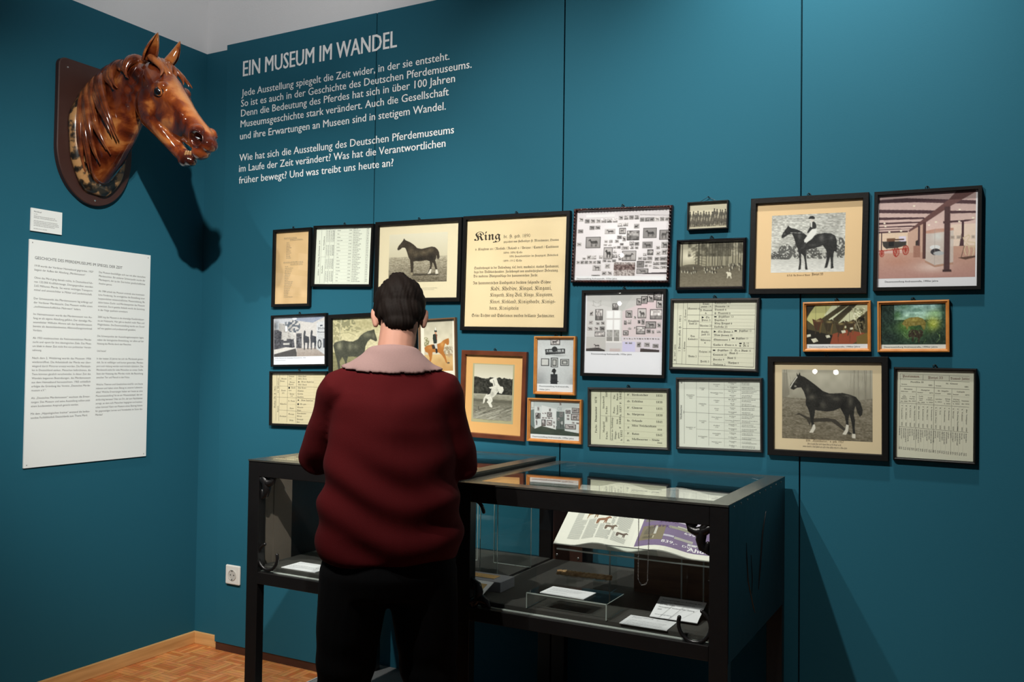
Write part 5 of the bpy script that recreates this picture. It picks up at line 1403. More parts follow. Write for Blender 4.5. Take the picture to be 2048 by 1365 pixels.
M_mouth = material('pale_tooth_glaze', (0.26, 0.14, 0.06, 1), 0.2, coat=0.4)

YC = -0.540
horse = empty('horse_head_sculpture', (0.0008, YC, 1.845), label='glossy brown ceramic horse head with open mouth on the left teal wall', cat='sculpture')
Z0 = 1.845
# shield-shaped board: y across, z up
b = MB()
def shield(ins):
    pts = []
    hw, top, mid, bot = 0.165 - ins, 2.388 - ins, 2.06, 1.846 + ins
    for a in np.linspace(0, math.pi / 2, 6): pts.append((hw - 0.03 + 0.03 * math.cos(a), top - 0.03 + 0.03 * math.sin(a)))
    for a in np.linspace(math.pi / 2, math.pi, 6): pts.append((-hw + 0.03 + 0.03 * math.cos(a), top - 0.03 + 0.03 * math.sin(a)))
    for a in np.linspace(math.pi, 2 * math.pi, 40): pts.append((hw * math.cos(a), mid + (mid - bot) * math.sin(a)))
    return pts
b.loft([[(x, q[0], q[1] - Z0) for q in shield(i)] for x, i in ((0, 0.001), (0.001, 0), (0.019, 0), (0.022, 0.003))])
b.build('mounting_board', M_board, horse)
for y, z in ((-0.130, 2.352), (0.0, 1.866), (0.130, 2.352)):
    b = MB(); b.disc((0.0218, y, z - Z0), (1, 0, 0), 0.0042, 0.002, 12); b.build('board_screw', M_chrome, horse, smooth=True)
# oval rim of the casting
FC, FA, FB = Vector((0.022, 0.005, 2.105 - Z0)), 0.128, 0.224
b = MB()
rings = []
for k in range(64):
    a = 2 * math.pi * k / 64
    wob = 1 + 0.02 * math.sin(5 * a) + 0.015 * math.sin(9 * a + 1)
    ca, sa = math.cos(a) * wob, math.sin(a) * wob
    ring = []
    for u, hgt in ((1.0, 0.0), (1.0, 0.012), (0.96, 0.024), (0.86, 0.032), (0.76, 0.034), (0.66, 0.026), (0.6, 0.0)):
        ring.append((FC.x + hgt, FC.y + FA * u * ca + 0.0, FC.z + FB * (u if sa < 0 else u ** 0.8) * sa))
    rings.append(ring)
n = len(rings[0])
b.add([p for r in rings for p in r], [(k * n + i, k * n + (i + 1) % n, ((k + 1) % 64) * n + (i + 1) % n, ((k + 1) % 64) * n + i) for k in range(64) for i in range(n)])
b.build('cast_rim', M_flange, horse, smooth=True)
for a in (2.55, 4.62, 0.4):
    b = MB(); b.ball((FC.x + 0.033, FC.y + FA * 0.8 * math.cos(a), FC.z + FB * 0.8 * math.sin(a)), (0.004, 0.006, 0.006), 12, 6); b.build('rim_screw', M_chrome, horse, smooth=True)

# head frame: u forward out of the wall, r to the animal's right (towards the room), z up
TH = math.radians(0)
HF, HR_ = Vector((math.cos(TH), math.sin(TH), 0)), Vector((math.sin(TH), -math.cos(TH), 0))
HO = Vector((0.020, 0.0, -Z0))
def hp(u, r, z): return HO + HF * u + HR_ * r + Vector((0, 0, z))


def section(c, up, hu, hd, hw, n=28, pinch=0.0):
    """egg-shaped section in the plane of 'up' and the sideways axis; hu/hd heights above/below the centre"""
    ring = []
    for k in range(n):
        a = 2 * math.pi * k / n
        s, co = math.sin(a), math.cos(a)
        hh = hu if s > 0 else hd
        w = hw * (1 - pinch * max(0.0, -s))
        ring.append(hp(c[0] + up[0] * hh * s, w * co, c[1] + up[1] * hh * s))
    return ring


mb = MB()
# neck: centre(u,z), up(u,z), half height up, down, half width
NECK = [((-0.002, 2.105), (0.0, 1.0), 0.185, 0.190, 0.088), ((0.030, 2.112), (-0.12, 0.99), 0.184, 0.186, 0.084), ((0.070, 2.140), (-0.36, 0.93), 0.172, 0.160, 0.078), ((0.115, 2.185), (-0.55, 0.835), 0.158, 0.142, 0.070),
        ((0.170, 2.240), (-0.66, 0.75), 0.142, 0.122, 0.064), ((0.240, 2.284), (-0.66, 0.75), 0.114, 0.112, 0.058), ((0.306, 2.318), (-0.60, 0.80), 0.066, 0.085, 0.050)]
mb.loft([section(c, up, hu, hd, hw) for c, up, hu, hd, hw in NECK])
# skull along the axis poll -> muzzle
P0, P1 = np.array((0.318, 2.314)), np.array((0.598, 2.034))
L = np.linalg.norm(P1 - P0)
AX = (P1 - P0) / L
UP = np.array((-AX[1], AX[0]))
SK_ = [(-0.09, 0.035, 0.050, 0.040), (0.0, 0.058, 0.085, 0.056), (0.10, 0.066, 0.125, 0.066), (0.20, 0.066, 0.150, 0.074), (0.30, 0.062, 0.154, 0.078), (0.40, 0.057, 0.138, 0.072), (0.50, 0.052, 0.122, 0.060),
       (0.60, 0.047, 0.104, 0.051), (0.70, 0.044, 0.088, 0.046), (0.80, 0.043, 0.068, 0.044), (0.90, 0.043, 0.060, 0.047), (0.98, 0.040, 0.056, 0.046), (1.05, 0.030, 0.052, 0.040), (1.09, 0.014, 0.036, 0.026)]
mb.loft([section(tuple(P0 + AX * L * t), tuple(UP), hu, hd, hw * (0.86 if t < 0.5 else 0.95), pinch=0.18 if t > 0.45 else 0.34) for t, hu, hd, hw in SK_])
def ax(t, n, r): q = P0 + AX * L * t + UP * n; return hp(q[0], r, q[1])
# lower jaw hanging open
mb.tube([hp(0.330, 0, 2.155), hp(0.385, 0, 2.100), hp(0.430, 0, 2.052), hp(0.468, 0, 2.012), hp(0.500, 0, 1.985), hp(0.526, 0, 1.972)], [0.056, 0.046, 0.037, 0.030, 0.028, 0.023], 16, flat=0.9)
mb.ball(hp(0.500, 0, 1.972), (0.028, 0.028, 0.021), 14, 10)
# upper lip
mb.ball(ax(1.03, -0.042, 0), (0.034, 0.034, 0.026), 16, 12)
mb.ball(ax(1.06, 0.005, 0), (0.026, 0.034, 0.028), 16, 12)
# cheek discs, brow ridges, nostril swells
for s in (-1, 1):
    mb.ball(ax(0.25, -0.062, s * 0.026), (0.078, 0.040, 0.076), 16, 12)
    mb.ball(ax(0.315, 0.024, s * 0.050), (0.032, 0.020, 0.024), 12, 10)
    mb.ball(ax(0.93, 0.012, s * 0.030), (0.034, 0.020, 0.030), 12, 10)
me = voxel(mb, 0.0034, 9)
for s in (-1, 1):
    brush(me, ax(0.355, 0.010, s * 0.068), 0.026, -0.006)                 # eye socket
    brush(me, ax(0.345, 0.032, s * 0.062), (0.03, 0.02, 0.02), 0.004)     # lid
    brush(me, ax(0.99, -0.002, s * 0.052), (0.048, 0.036, 0.044), 0.015)  # nostril rim
    brush(me, ax(0.992, -0.002, s * 0.066), (0.040, 0.050, 0.034), -0.066, tuple(HR_ * s))
    brush(me, ax(0.55, -0.010, s * 0.054), (0.09, 0.03, 0.05), -0.006)    # hollow of the face
    for t in np.linspace(0.36, 0.56, 6): brush(me, ax(t, -0.022 + 0.02 * (t - 0.36), s * 0.066), 0.016, 0.0035)   # facial crest
    for t, nn in ((0.13, -0.172), (0.07, -0.15), (0.02, -0.12), (-0.01, -0.085), (-0.025, -0.05), (-0.03, -0.015)): brush(me, ax(t, nn, s * 0.060), 0.026, -0.0105)   # groove behind the cheek
    for t in np.linspace(0.5, 0.8, 6): brush(me, ax(t, 0.014, s * 0.047), 0.016, 0.002)
    for t, nn, am in ((0.62, -0.04, 0.004), (0.70, -0.022, 0.004), (0.76, 0.0, 0.004), (0.36, -0.08, 0.003), (0.42, -0.095, 0.003)): brush(me, ax(t, nn, s * 0.050), 0.018, am)
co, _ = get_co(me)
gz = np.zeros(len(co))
def tone(c, rad, amt):
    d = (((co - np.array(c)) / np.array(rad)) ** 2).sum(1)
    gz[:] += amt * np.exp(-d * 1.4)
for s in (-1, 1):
    tone(ax(0.26, -0.06, s * 0.07), (0.085, 0.05, 0.085), -0.13); tone(ax(0.80, -0.03, s * 0.05), (0.05, 0.04, 0.05), -0.12); tone(ax(0.0, -0.10, s * 0.07), (0.05, 0.05, 0.10), -0.16)
    tone(hp(0.16, s * 0.06, 2.10), (0.045, 0.05, 0.09), 0.20); tone(hp(0.09, s * 0.08, 2.14), (0.04, 0.05, 0.14), -0.16); tone(ax(0.14, 0.02, s * 0.05), (0.05, 0.05, 0.05), 0.14); tone(hp(0.07, s * 0.08, 2.02), (0.05, 0.05, 0.07), -0.12)
    tone(ax(0.992, -0.002, s * 0.034), (0.028, 0.026, 0.026), -0.4)
for t in np.linspace(0.3, 1.05, 8): tone(ax(t, 0.05, 0), (0.06, 0.035, 0.06), 0.085)
tone(hp(0.49, 0, 1.98), (0.06, 0.05, 0.04), -0.14)
me.attributes.new('glaze_shade', 'FLOAT', 'POINT').data.foreach_set('value', gz)
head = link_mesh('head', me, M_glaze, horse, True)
# mouth, teeth, tongue
b = MB()
b.tube([hp(0.455, 0, 2.040), hp(0.490, 0, 2.014), hp(0.520, 0, 2.000)], [0.016, 0.018, 0.012], 12, flat=0.5)
b.build('tongue', material('dark_red_glaze', (0.10, 0.022, 0.012, 1), 0.2, coat=0.5), head, smooth=True)
b = MB()
for k in range(6):
    a = (k - 2.5) * 0.42
    c = hp(0.508 + 0.018 * math.cos(a), 0.019 * math.sin(a), 1.990)
    b.tube([c, c + Vector((0.004, 0, 0.013))], [0.0052, 0.0042], 8)
b.build('lower_teeth', M_mouth, head, smooth=True)
b = MB()
for k in range(6):
    a = (k - 2.5) * 0.42
    c = hp(0.566 + 0.016 * math.cos(a), 0.019 * math.sin(a), 1.990)
    b.tube([c, c + Vector((-0.003, 0, -0.012))], [0.0052, 0.0042], 8)
b.build('upper_teeth', M_mouth, head, smooth=True)
for s in (-1, 1):
    e = MB(); c = ax(0.355, 0.010, s * 0.0605); e.ball(c, (0.0195, 0.0185, 0.0180), 20, 14)
    e.build('eye', M_eye, head, smooth=True)
    e = MB()
    pts = [ax(0.355 + 0.050 * math.cos(t), 0.010 + 0.0135 * math.sin(t) * (1.1 if math.sin(t) > 0 else 0.9), s * (0.0700 - 0.006 * abs(math.cos(t)))) for t in np.linspace(0, 2 * math.pi, 25)]
    e.tube(pts, [0.0028 + 0.0014 * max(0, math.sin(t)) for t in np.linspace(0, 2 * math.pi, 25)], 8, cap=False)
    e.build('eyelid', M_glaze, head, smooth=True)
    # ear: a leaf-shaped cup opening forwards and outwards
    base, tip = hp(0.330, s * 0.036, 2.350), hp(0.398, s * 0.050, 2.447)
    axis = (tip - base)
    fwd = (HF * 0.8 + HR_ * s * 0.6)
    fwd = (fwd - axis.normalized() * fwd.dot(axis.normalized())).normalized()
    side = axis.normalized().cross(fwd)
    e = MB()
    rings = []
    for i in range(15):
        t = i / 14
        w = 0.027 * (math.sin(math.pi * min(1, 0.28 + 0.72 * t)) ** 0.8) * (1 - 0.25 * t) + 0.0012
        c = base + axis * t + fwd * 0.010 * math.sin(t * math.pi)
        outer = [c - fwd * w * math.cos(q) * 0.9 + side * w * math.sin(q) for q in np.linspace(-2.35, 2.35, 17)]
        inner = [c - fwd * (w * 0.80 * math.cos(q) * 0.9 - 0.002) + side * w * 0.80 * math.sin(q) for q in np.linspace(2.3, -2.3, 17)]
        rings.append(outer + inner)
    e.loft(rings)
    e.build('ear', M_glaze, head, smooth=True)

# mane: wavy locks from the crest down the near side of the neck
def neck_pt(s, phi, off):
    """s 0..1 along the neck, phi 90 deg = crest, 0 = near side"""
    q = s * (len(NECK) - 1)
    i = min(int(q), len(NECK) - 2)
    t = q - i
    A, B = NECK[i], NECK[i + 1]
    c = [A[0][k] * (1 - t) + B[0][k] * t for k in (0, 1)]
    up = [A[1][k] * (1 - t) + B[1][k] * t for k in (0, 1)]
    hu, hd, hw = [A[j] * (1 - t) + B[j] * t for j in (2, 3, 4)]
    s_, c_ = math.sin(phi), math.cos(phi)
    hh = (hu if s_ > 0 else hd) + off
    return hp(c[0] + up[0] * hh * s_, (hw + off) * c_, c[1] + up[1] * hh * s_)


b = MB()
rg = random.Random(5)
NL = 17
for j in range(NL):
    s0 = 0.16 + 0.80 * j / (NL - 1)
    drop = (0.92 + 0.50 * (0.5 + 0.5 * math.sin(j * 2.1 + 0.4))) * (1.0 if s0 < 0.70 else 0.62)
    drift = -0.06 * drop - 0.12 * (1 - s0) * drop
    ph = rg.uniform(0, 6)
    for q in range(4):                             # each lock is four strands drawn together at the tip
        pts, rad = [], []
        for k in range(14):
            t = k / 13
            phi = math.radians(100) - t * drop * math.radians(122) * (1 - 0.07 * (q % 3))
            s = s0 + (q - 1.5) * 0.016 * (1 - t ** 2) + drift * t + 0.024 * math.sin(5.0 * t + ph) * (0.3 + t)
            pts.append(neck_pt(max(0.03, min(0.99, s)), phi, 0.008 + 0.005 * math.sin(3.4 * t + ph) + 0.004 * (q % 2)))
            rad.append(0.0150 * (0.8 + 0.5 * math.sin(math.pi * min(1, t * 1.15))) * (1 - t ** 2.6) + 0.0015)
        b.tube(pts, rad, 8)
for j in range(12):                               # crest roll
    s0 = 0.12 + 0.86 * j / 11
    b.tube([neck_pt(min(0.99, s0 + 0.02), math.radians(q), 0.005) for q in (128, 108, 88, 66)], [0.008, 0.016, 0.016, 0.009], 10)
b.build('mane', M_mane, horse, smooth=True)
b = MB()
for j in range(9):                                # forelock curling over the brow
    r0 = (j - 4) * 0.008
    end = (j - 5.5) * 0.0105
    pts, rad = [], []
    for k in range(12):
        t = k / 11
        pts.append(ax(-0.02 + 0.30 * t * (0.8 + 0.05 * (j % 3)), 0.062 + 0.008 * math.sin(math.pi * t) - 0.020 * (abs(end) / 0.06) * t, r0 + end * t + 0.013 * math.sin(4.5 * t + j)))
        rad.append(0.0112 * (1 - t ** 2.5) + 0.0015)
    b.tube(pts, rad, 8)
b.build('forelock', M_mane, horse, smooth=True)

# ------------------------------------------------------------------ glass display cases
ZF, YF, YK = 0.592, -0.695, -0.040          # case floor height, front face, back
def scroll_clamp(b, c, sx, sz):
    """a curled leaf-shaped iron clamp filling one corner of the window; sx, sz point towards the window's middle"""
    c = Vector(c)
    def P(x, z, y=0): return c + Vector((sx * x, y, sz * z))
    b.tube([P(0.004, 0.012), P(0.018, 0.020), P(0.036, 0.024), P(0.052, 0.018), P(0.060, 0.004)], [0.010, 0.013, 0.012, 0.009, 0.004], 10)
    b.tube([P(0.012, 0.006), P(0.022, 0.020), P(0.026, 0.042), P(0.022, 0.062), P(0.006, 0.074)], [0.010, 0.013, 0.013, 0.010, 0.004], 10)
    b.tube([P(0.040, 0.006), P(0.052, 0.010), P(0.060, 0.006)], [0.006, 0.008, 0.004], 8)
    b.tube([P(0.008, 0.050), P(0.012, 0.064), P(0.006, 0.074)], [0.006, 0.008, 0.004], 8)


def half_ring(b, c, r, a0, a1):
    b.tube([(c[0] + r * math.cos(a), c[1], c[2] + r * 1.02 * math.sin(a)) for a in np.linspace(a0, a1, 18)], [0.0052] * 9 + [0.0052] * 9, 8)


def display_case(label, x0, x1, ztop, clamps, rings, side_left, side_right):
    pw, pd, rh = 0.046, 0.032, 0.048
    root = empty('display_case', (x0, YF, 0.0845), label=label, cat='display case', group='glass-topped display cases')
    def B(name, mat, boxes, bevel=0.0015):
        b = MB()
        for q in boxes: b.box(q[0] - x0, q[1] - x0, q[2] - YF, q[3] - YF, q[4] - 0.0845, q[5] - 0.0845)
        return b.build(name, mat, root, bevel=bevel)
    for xa in (x0, x1 - pw):
        B('post', M_casebk, [(xa, xa + pw, YF, YF + pd, 0.0845, ztop - 0.006)])
        B('post', M_casebk, [(xa, xa + pw, YK - pd, YK, 0.0845, ztop - 0.006)])
    zt, zb = ztop - 0.006, ZF - 0.045
    B('top_rail', M_casebk, [(x0 + pw, x1 - pw, YF, YF + pd, zt - rh, zt)])
    B('top_rail', M_casebk, [(x0 + pw, x1 - pw, YK - pd, YK, zt - rh, zt)])
    B('bottom_rail', M_casebk, [(x0 + pw, x1 - pw, YF, YF + pd, zb - 0.004, ZF - 0.012)])
    B('bottom_rail', M_casebk, [(x0 + pw, x1 - pw, YK - pd, YK, zb, ZF - 0.003)])
    for xa in (x0, x1 - pw):
        B('side_rail', M_casebk, [(xa, xa + pw, YF + pd, YK - pd, zb, ZF - 0.003)])
        B('side_rail', M_casebk, [(xa, xa + pw, YF + pd, YK - pd, zt - 0.03, zt)])
    # lid: steel border round a sheet of glass
    lw = 0.050
    B('lid_border', M_lid, [(x0, x1, YF - 0.002, YF + lw, zt, ztop - 0.001), (x0, x1, YK - lw * 0.7, YK + 0.002, zt, ztop - 0.001), (x0, x0 + lw, YF + lw, YK - lw * 0.7, zt, ztop - 0.001), (x1 - lw, x1, YF + lw, YK - lw * 0.7, zt, ztop - 0.001)], 0.0)
    B('lid_glass', M_vglass, [(x0 + lw - 0.002, x1 - lw + 0.002, YF + lw - 0.002, YK - lw * 0.7 + 0.002, ztop - 0.0055, ztop - 0.0012)], 0.0)
    B('front_glass', M_vglass, [(x0 + pw - 0.004, x1 - pw + 0.004, YF + pd - 0.014, YF + pd - 0.009, ZF - 0.010, zt - rh + 0.004)], 0.0)
    B('glass_edge', M_acryl_edge, [(x0 + pw, x1 - pw, YF + pd - 0.0155, YF + pd - 0.008, ZF - 0.0125, ZF - 0.0095)], 0.0)
    B('back_glass', M_vglass, [(x0 + pw - 0.004, x1 - pw + 0.004, YK - 0.018, YK - 0.013, ZF, zt - rh + 0.004)], 0.0)
    B('base_board', M_felt, [(x0 + 0.004, x1 - 0.004, YF + pd, YK - pd, ZF - 0.016, ZF)], 0.0)
    if side_left:
        B('side_panel', M_casein, [(x0 + pw * 0.4, x0 + pw * 0.4 + 0.004, YF + pd, -0.515, ZF, zt - 0.03), (x0 + pw * 0.4 - 0.001, x0 + pw * 0.4 + 0.006, -0.602, -0.597, ZF, zt - 0.03)], 0.0)
        B('dark_panel', M_casebk, [(x0 + pw * 0.4, x0 + pw * 0.4 + 0.004, -0.5148, YK - pd, ZF, zt - 0.03)], 0.0)
    if side_right:
        B('side_panel', M_caseside, [(x1 - 0.003, x1 + 0.0008, YF + 0.004, YK - 0.004, zb - 0.004, zt + 0.004)], 0.0)
        b = MB()
        rgs = random.Random(4)
        for pts in ([(-0.52, 0.80), (-0.515, 0.76), (-0.500, 0.70), (-0.47, 0.66), (-0.44, 0.62), (-0.42, 0.60)], [(-0.47, 0.76), (-0.455, 0.70), (-0.46, 0.66)], [(-0.30, 0.85), (-0.34, 0.80), (-0.37, 0.70), (-0.385, 0.655)]):
            b.tube([(x1 + 0.0010 - x0, y - YF, z - 0.084) for y, z in pts], [0.0012] + [0.0028] * (len(pts) - 2) + [0.0012], 6, flat=0.6)
        b.build('weld_seam', M_casebk, root, smooth=True)
        for k in range(9):
            b = MB(); b.disc((x1 + 0.0006 - x0, 0.05 + 0.068 * k, zt - 0.006 - 0.084), (1, 0, 0), 0.0028, 0.0012, 10); b.build('rivet', M_steel, root, smooth=True)
    yo = 0.010
    for cx, cz, sx, sz in clamps:
        b = MB(); scroll_clamp(b, (cx - x0, yo, cz - 0.084), sx, sz); b.build('scroll_clamp', M_iron, root, smooth=True)
    for cx, cz, r, a0, a1 in rings:
        b = MB(); half_ring(b, (cx - x0, yo, cz - 0.084), r, a0, a1); b.build('iron_hook', M_iron, root, smooth=True)
    # small clamps holding the lid glass
    for xa, ya in ((x0 + 0.055, YF + 0.060), (x1 - 0.055, YF + 0.060), (x0 + 0.055, YK - 0.045), (x1 - 0.055, YK - 0.045)):
        b = MB(); b.tube([(xa - x0 - 0.030, ya - YF, zt - 0.004 - 0.084), (xa - x0, ya - YF, zt - 0.010 - 0.084), (xa - x0 + 0.030, ya - YF, zt - 0.004 - 0.084)], [0.005, 0.008, 0.005], 8)
        b.build('lid_clip', M_iron, root, smooth=True)
    return root


M_lid = material('worn_steel_lid_border', (0.17, 0.165, 0.14, 1), 0.27, metal=0.7, noise=(40, 0.6), bump=(60, 0.2))
X_L0, X_L1, X_R0, X_R1 = 1.014, 1.790, 1.796, 2.556
ZL, ZR = 0.935, 0.921
caseL = display_case('left glass-topped black iron display case, partly hidden by the person', X_L0, X_L1, ZL,
                     [(X_L0 + 0.044, ZL - 0.050, 1, -1), (X_L1 - 0.044, ZF - 0.012, -1, 1)], [(X_L0 + 0.080, 0.629, 0.040, math.radians(110), math.radians(375)), (X_L1 - 0.080, 0.845, 0.040, math.radians(-60), math.radians(190))], True, False)
caseR = display_case('right glass-topped black iron display case with the open magazine inside', X_R0, X_R1, ZR,
                     [(X_R1 - 0.044, ZR - 0.050, -1, -1), (X_R0 + 0.044, ZF - 0.012, 1, 1)], [(X_R0 + 0.046, 0.835, 0.037, math.radians(10), math.radians(255)), (X_R1 - 0.084, 0.621, 0.040, math.radians(-200), math.radians(62))], False, True)

# ------------------------------------------------------------------ things inside the cases
def flat_card(name, label, cat, corners, fill, t=0.002, group=None, mat=None, box=(0, 0, 200, 140), paper=(228, 230, 232)):
    """a printed card from its 4 corners: back-left, back-right, front-right, front-left"""
    q = [Vector(p) for p in corners]
    c = sum(q, Vector()) / 4
    root = empty(name, c, label=label, cat=cat, group=group)
    ex = (q[1] - q[0] + q[2] - q[3]); w = ex.length / 2; ex.normalize()
    ez = (q[0] - q[3] + q[1] - q[2]); ez = ez - ex * ez.dot(ex); h = ez.length / 2; ez.normalize()
    ey = ez.cross(ex)                        # local -y faces the reader
    root.rotation_euler = Matrix((ex, ey, ez)).transposed().to_euler()
    b = MB(); b.box(-w / 2, w / 2, 0.0003, t, -h / 2, h / 2)
    b.build('card', mat or material('white_card', (0.78, 0.79, 0.80, 1), 0.6), root)
    p = Print(box, w, h, paper)
    fill(p)
    p.build('printed_face', M_paper, root)
    return root


CG = 'caption cards in the display cases'
def cap_lines(rows):
    def f(p):
        for i, r in enumerate(rows):
            if isinstance(r, tuple): p.text(r[0], 16, 22 + 17 * i, 8, r[1], (70, 72, 78), weight=0.01)
            elif r: p.greek(16, 22 + 17 * i, r, 5, (120, 124, 132))
    return f


flat_card('caption_card', 'white caption card at the left end of the left display case', 'caption card', [(1.112, -0.560, ZF + 0.0020), (1.250, -0.560, ZF + 0.0020), (1.262, -0.650, ZF + 0.0020), (1.124, -0.650, ZF + 0.0020)], cap_lines([120, 30, 0, 170, 165, 170, 70]), group=CG)
flat_card('caption_card', 'white caption card lying on the low clear acrylic riser', 'caption card', [(2.036, -0.575, ZF + 0.0447), (2.166, -0.578, ZF + 0.0447), (2.170, -0.656, ZF + 0.0447), (2.040, -0.650, ZF + 0.0447)], cap_lines([0, 170, 160, 150, 0, 110]), group=CG)
flat_card('caption_card', 'white caption card propped up highest at the right front of the case', 'caption card', [(2.322, -0.506, ZF + 0.0400), (2.448, -0.506, ZF + 0.0400), (2.454, -0.590, ZF + 0.0080), (2.328, -0.590, ZF + 0.0080)],
          cap_lines([('Zeitungsbeilage zur Eröffnung des', 184), ('Deutschen Pferdemuseums am', 160), ('27. Mai 2000', 80), ('Herausgeber: Verdener Aller-Zeitung', 168), ('2000', 34), 0, 88]), group=CG)
flat_card('caption_card', 'white caption card lying flat in front of the propped card', 'caption card', [(2.270, -0.585, ZF + 0.0020), (2.396, -0.585, ZF + 0.0020), (2.399, -0.668, ZF + 0.0020), (2.273, -0.668, ZF + 0.0020)], cap_lines([('Museumszeitung', 105), 60, 0, 180, 175, 170, 178, 90]), group=CG)

# low clear riser: bent sheet
def acrylic(name, label, cat, parts, loc, group=None):
    root = empty(name, loc, label=label, cat=cat, group=group)
    for nm, build in parts:
        b = MB(); build(b); b.build(nm, M_acryl if 'edge' not in nm else M_acryl_edge, root)
    return root


RX0, RX1, RY0, RY1, RZ = 2.002, 2.236, -0.664, -0.546, 0.0430
def riser_body(b):
    b.box(0, RX1 - RX0, 0, RY1 - RY0, RZ - 0.0035, RZ); b.box(0, 0.0035, 0, RY1 - RY0, 0.0005, RZ - 0.0036); b.box(RX1 - RX0 - 0.0035, RX1 - RX0, 0, RY1 - RY0, 0.0005, RZ - 0.0036)
def riser_edges(b):
    w = RX1 - RX0
    b.box(0.001, w - 0.001, -0.0012, -0.0002, RZ - 0.0034, RZ - 0.0002); b.box(0.0004, 0.0032, -0.0012, -0.0002, 0.0005, RZ - 0.003); b.box(w - 0.0032, w - 0.0004, -0.0012, -0.0002, 0.0005, RZ - 0.003)
    b.box(w - 0.0008, w + 0.0006, 0.001, RY1 - RY0, RZ - 0.0016, RZ - 0.0002)
acrylic('acrylic_riser', 'low clear acrylic riser under a caption card in the right case', 'acrylic riser', [('bent_sheet', riser_body), ('polished_edge', riser_edges)], (RX0, RY0, ZF + 0.0004))

# plaited straw-coloured strip on a small clear block
root = empty('acrylic_block', (2.060, -0.455, ZF), label='small clear acrylic block carrying the straw-coloured plait', cat='acrylic stand')
for xa in (-0.03, 0.052):
    b = MB(); b.box(xa, xa + 0.022, -0.010, 0.010, 0.0004, 0.046); b.build('support', M_acryl, root)
b = MB(); b.box(-0.042, 0.088, -0.012, 0.012, 0.0462, 0.0490); b.build('top_plate', M_acryl, root)
plait = MB()
rg = random.Random(3)
for q in range(3):
    plait.tube([(-0.078 + 0.0065 * k, 0.006 * math.sin(k * 0.9 + q * 2.09), 0.006 + 0.0028 * math.cos(k * 0.9 + q * 2.09)) for k in range(25)], [0.0046 + 0.0006 * rg.random() for _ in range(25)], 8)
for k in range(240):
    x = rg.uniform(-0.082, 0.082); a = rg.uniform(0, 6.28)
    plait.tube([(x, 0.006 * math.cos(a), 0.007 + 0.004 * math.sin(a)), (x + rg.uniform(-0.008, 0.008), 0.012 * math.cos(a), 0.007 + 0.0085 * math.sin(a))], [0.0006, 0.0002], 4, cap=False)
o = plait.build('plait', ramp_material('dry_straw_fibre', [(0.3, (0.40, 0.22, 0.09, 1)), (0.7, (0.80, 0.55, 0.28, 1))], 60, 0.8), smooth=True)
o.location = (2.080, -0.455, ZF + 0.0502); o.rotation_euler = (0, 0, math.radians(4))
tag(o, 'straw-coloured fuzzy plait lying on the small acrylic block', 'plait')

# grey block with ticket, leaning sheet
o = MB(); o.box(-0.082, 0.082, -0.043, 0.043, 0.0003, 0.030); o = o.build('display_block', material('grey_block_paint', (0.33, 0.33, 0.35, 1), 0.7), bevel=0.0015)
o.location = (1.785, -0.520, ZF); tag(o, 'flat grey block under the yellowed ticket in the middle of the cases', 'display block')
def fill_ticket(p):
    p.quad(0, 0, 200, 70, (214, 172, 104)); p.layer = 2; p.rule(6, 6, 194, 6, 1.5, (150, 110, 60)); p.rule(6, 64, 194, 64, 1.5, (150, 110, 60))
    for k in range(24): a = 2 * math.pi * k / 24; a2 = a + 2 * math.pi / 24; p.rule(48 + 20 * math.cos(a), 36 + 20 * math.sin(a), 48 + 20 * math.cos(a2), 36 + 20 * math.sin(a2), 3, (110, 80, 44))
    p.greek(84, 30, 180, 9, (140, 100, 54)); p.greek(84, 50, 160, 7, (140, 100, 54)); p.greek(34, 40, 64, 8, (120, 86, 46))
flat_card('admission_ticket', 'yellowed ticket with a round emblem lying on the flat grey block', 'ticket', [(1.728, -0.500, ZF + 0.0318), (1.832, -0.500, ZF + 0.0318), (1.832, -0.540, ZF + 0.0318), (1.728, -0.540, ZF + 0.0318)], fill_ticket, 0.0012, box=(0, 0, 200, 70), paper=(214, 172, 104))
def fill_sheet(p):
    p.quad(66, 24, 186, 128, (196, 164, 106)); p.layer = 2
    for k in range(10): p.greek(74, 40 + 9 * k, 180 - (k * 17) % 40, 4, (140, 112, 68))
    p.greek(10, 30, 50, 4, (110, 112, 118)); p.greek(10, 40, 44, 4, (110, 112, 118))
flat_card('document_sheet', 'white sheet with a tan print leaning against the flat grey block', 'document', [(1.652, -0.571, ZF + 0.0310), (1.834, -0.571, ZF + 0.0310), (1.866, -0.656, ZF + 0.0030), (1.684, -0.656, ZF + 0.0030)], fill_sheet, 0.0015)

# upright clear sheets
def upright(w, h):
    def body(b): b.box(0, w, 0, 0.003, 0.0005, h)
    def edge(b):
        b.box(w + 0.0002, w + 0.0016, 0, 0.003, 0.0005, h); b.box(-0.0016, -0.0002, 0, 0.003, 0.0005, h); b.box(0, w, -0.0014, -0.0002, 0.0005, 0.0028)
    return [('clear_sheet', body), ('polished_edge', edge)]
AG = 'upright clear acrylic sheets'
acrylic('acrylic_sheet', 'upright clear acrylic sheet between the case posts, further left', 'acrylic sheet', upright(0.150, 0.245), (1.445, -0.235, ZF), AG)
acrylic('acrylic_sheet', 'upright clear acrylic sheet between the case posts, further right', 'acrylic sheet', upright(0.135, 0.245), (1.660, -0.235, ZF), AG)
o = acrylic('acrylic_sheet', 'narrow upright clear acrylic sheet just behind the grey block', 'acrylic sheet', upright(0.060, 0.245), (1.700, -0.395, ZF), AG)

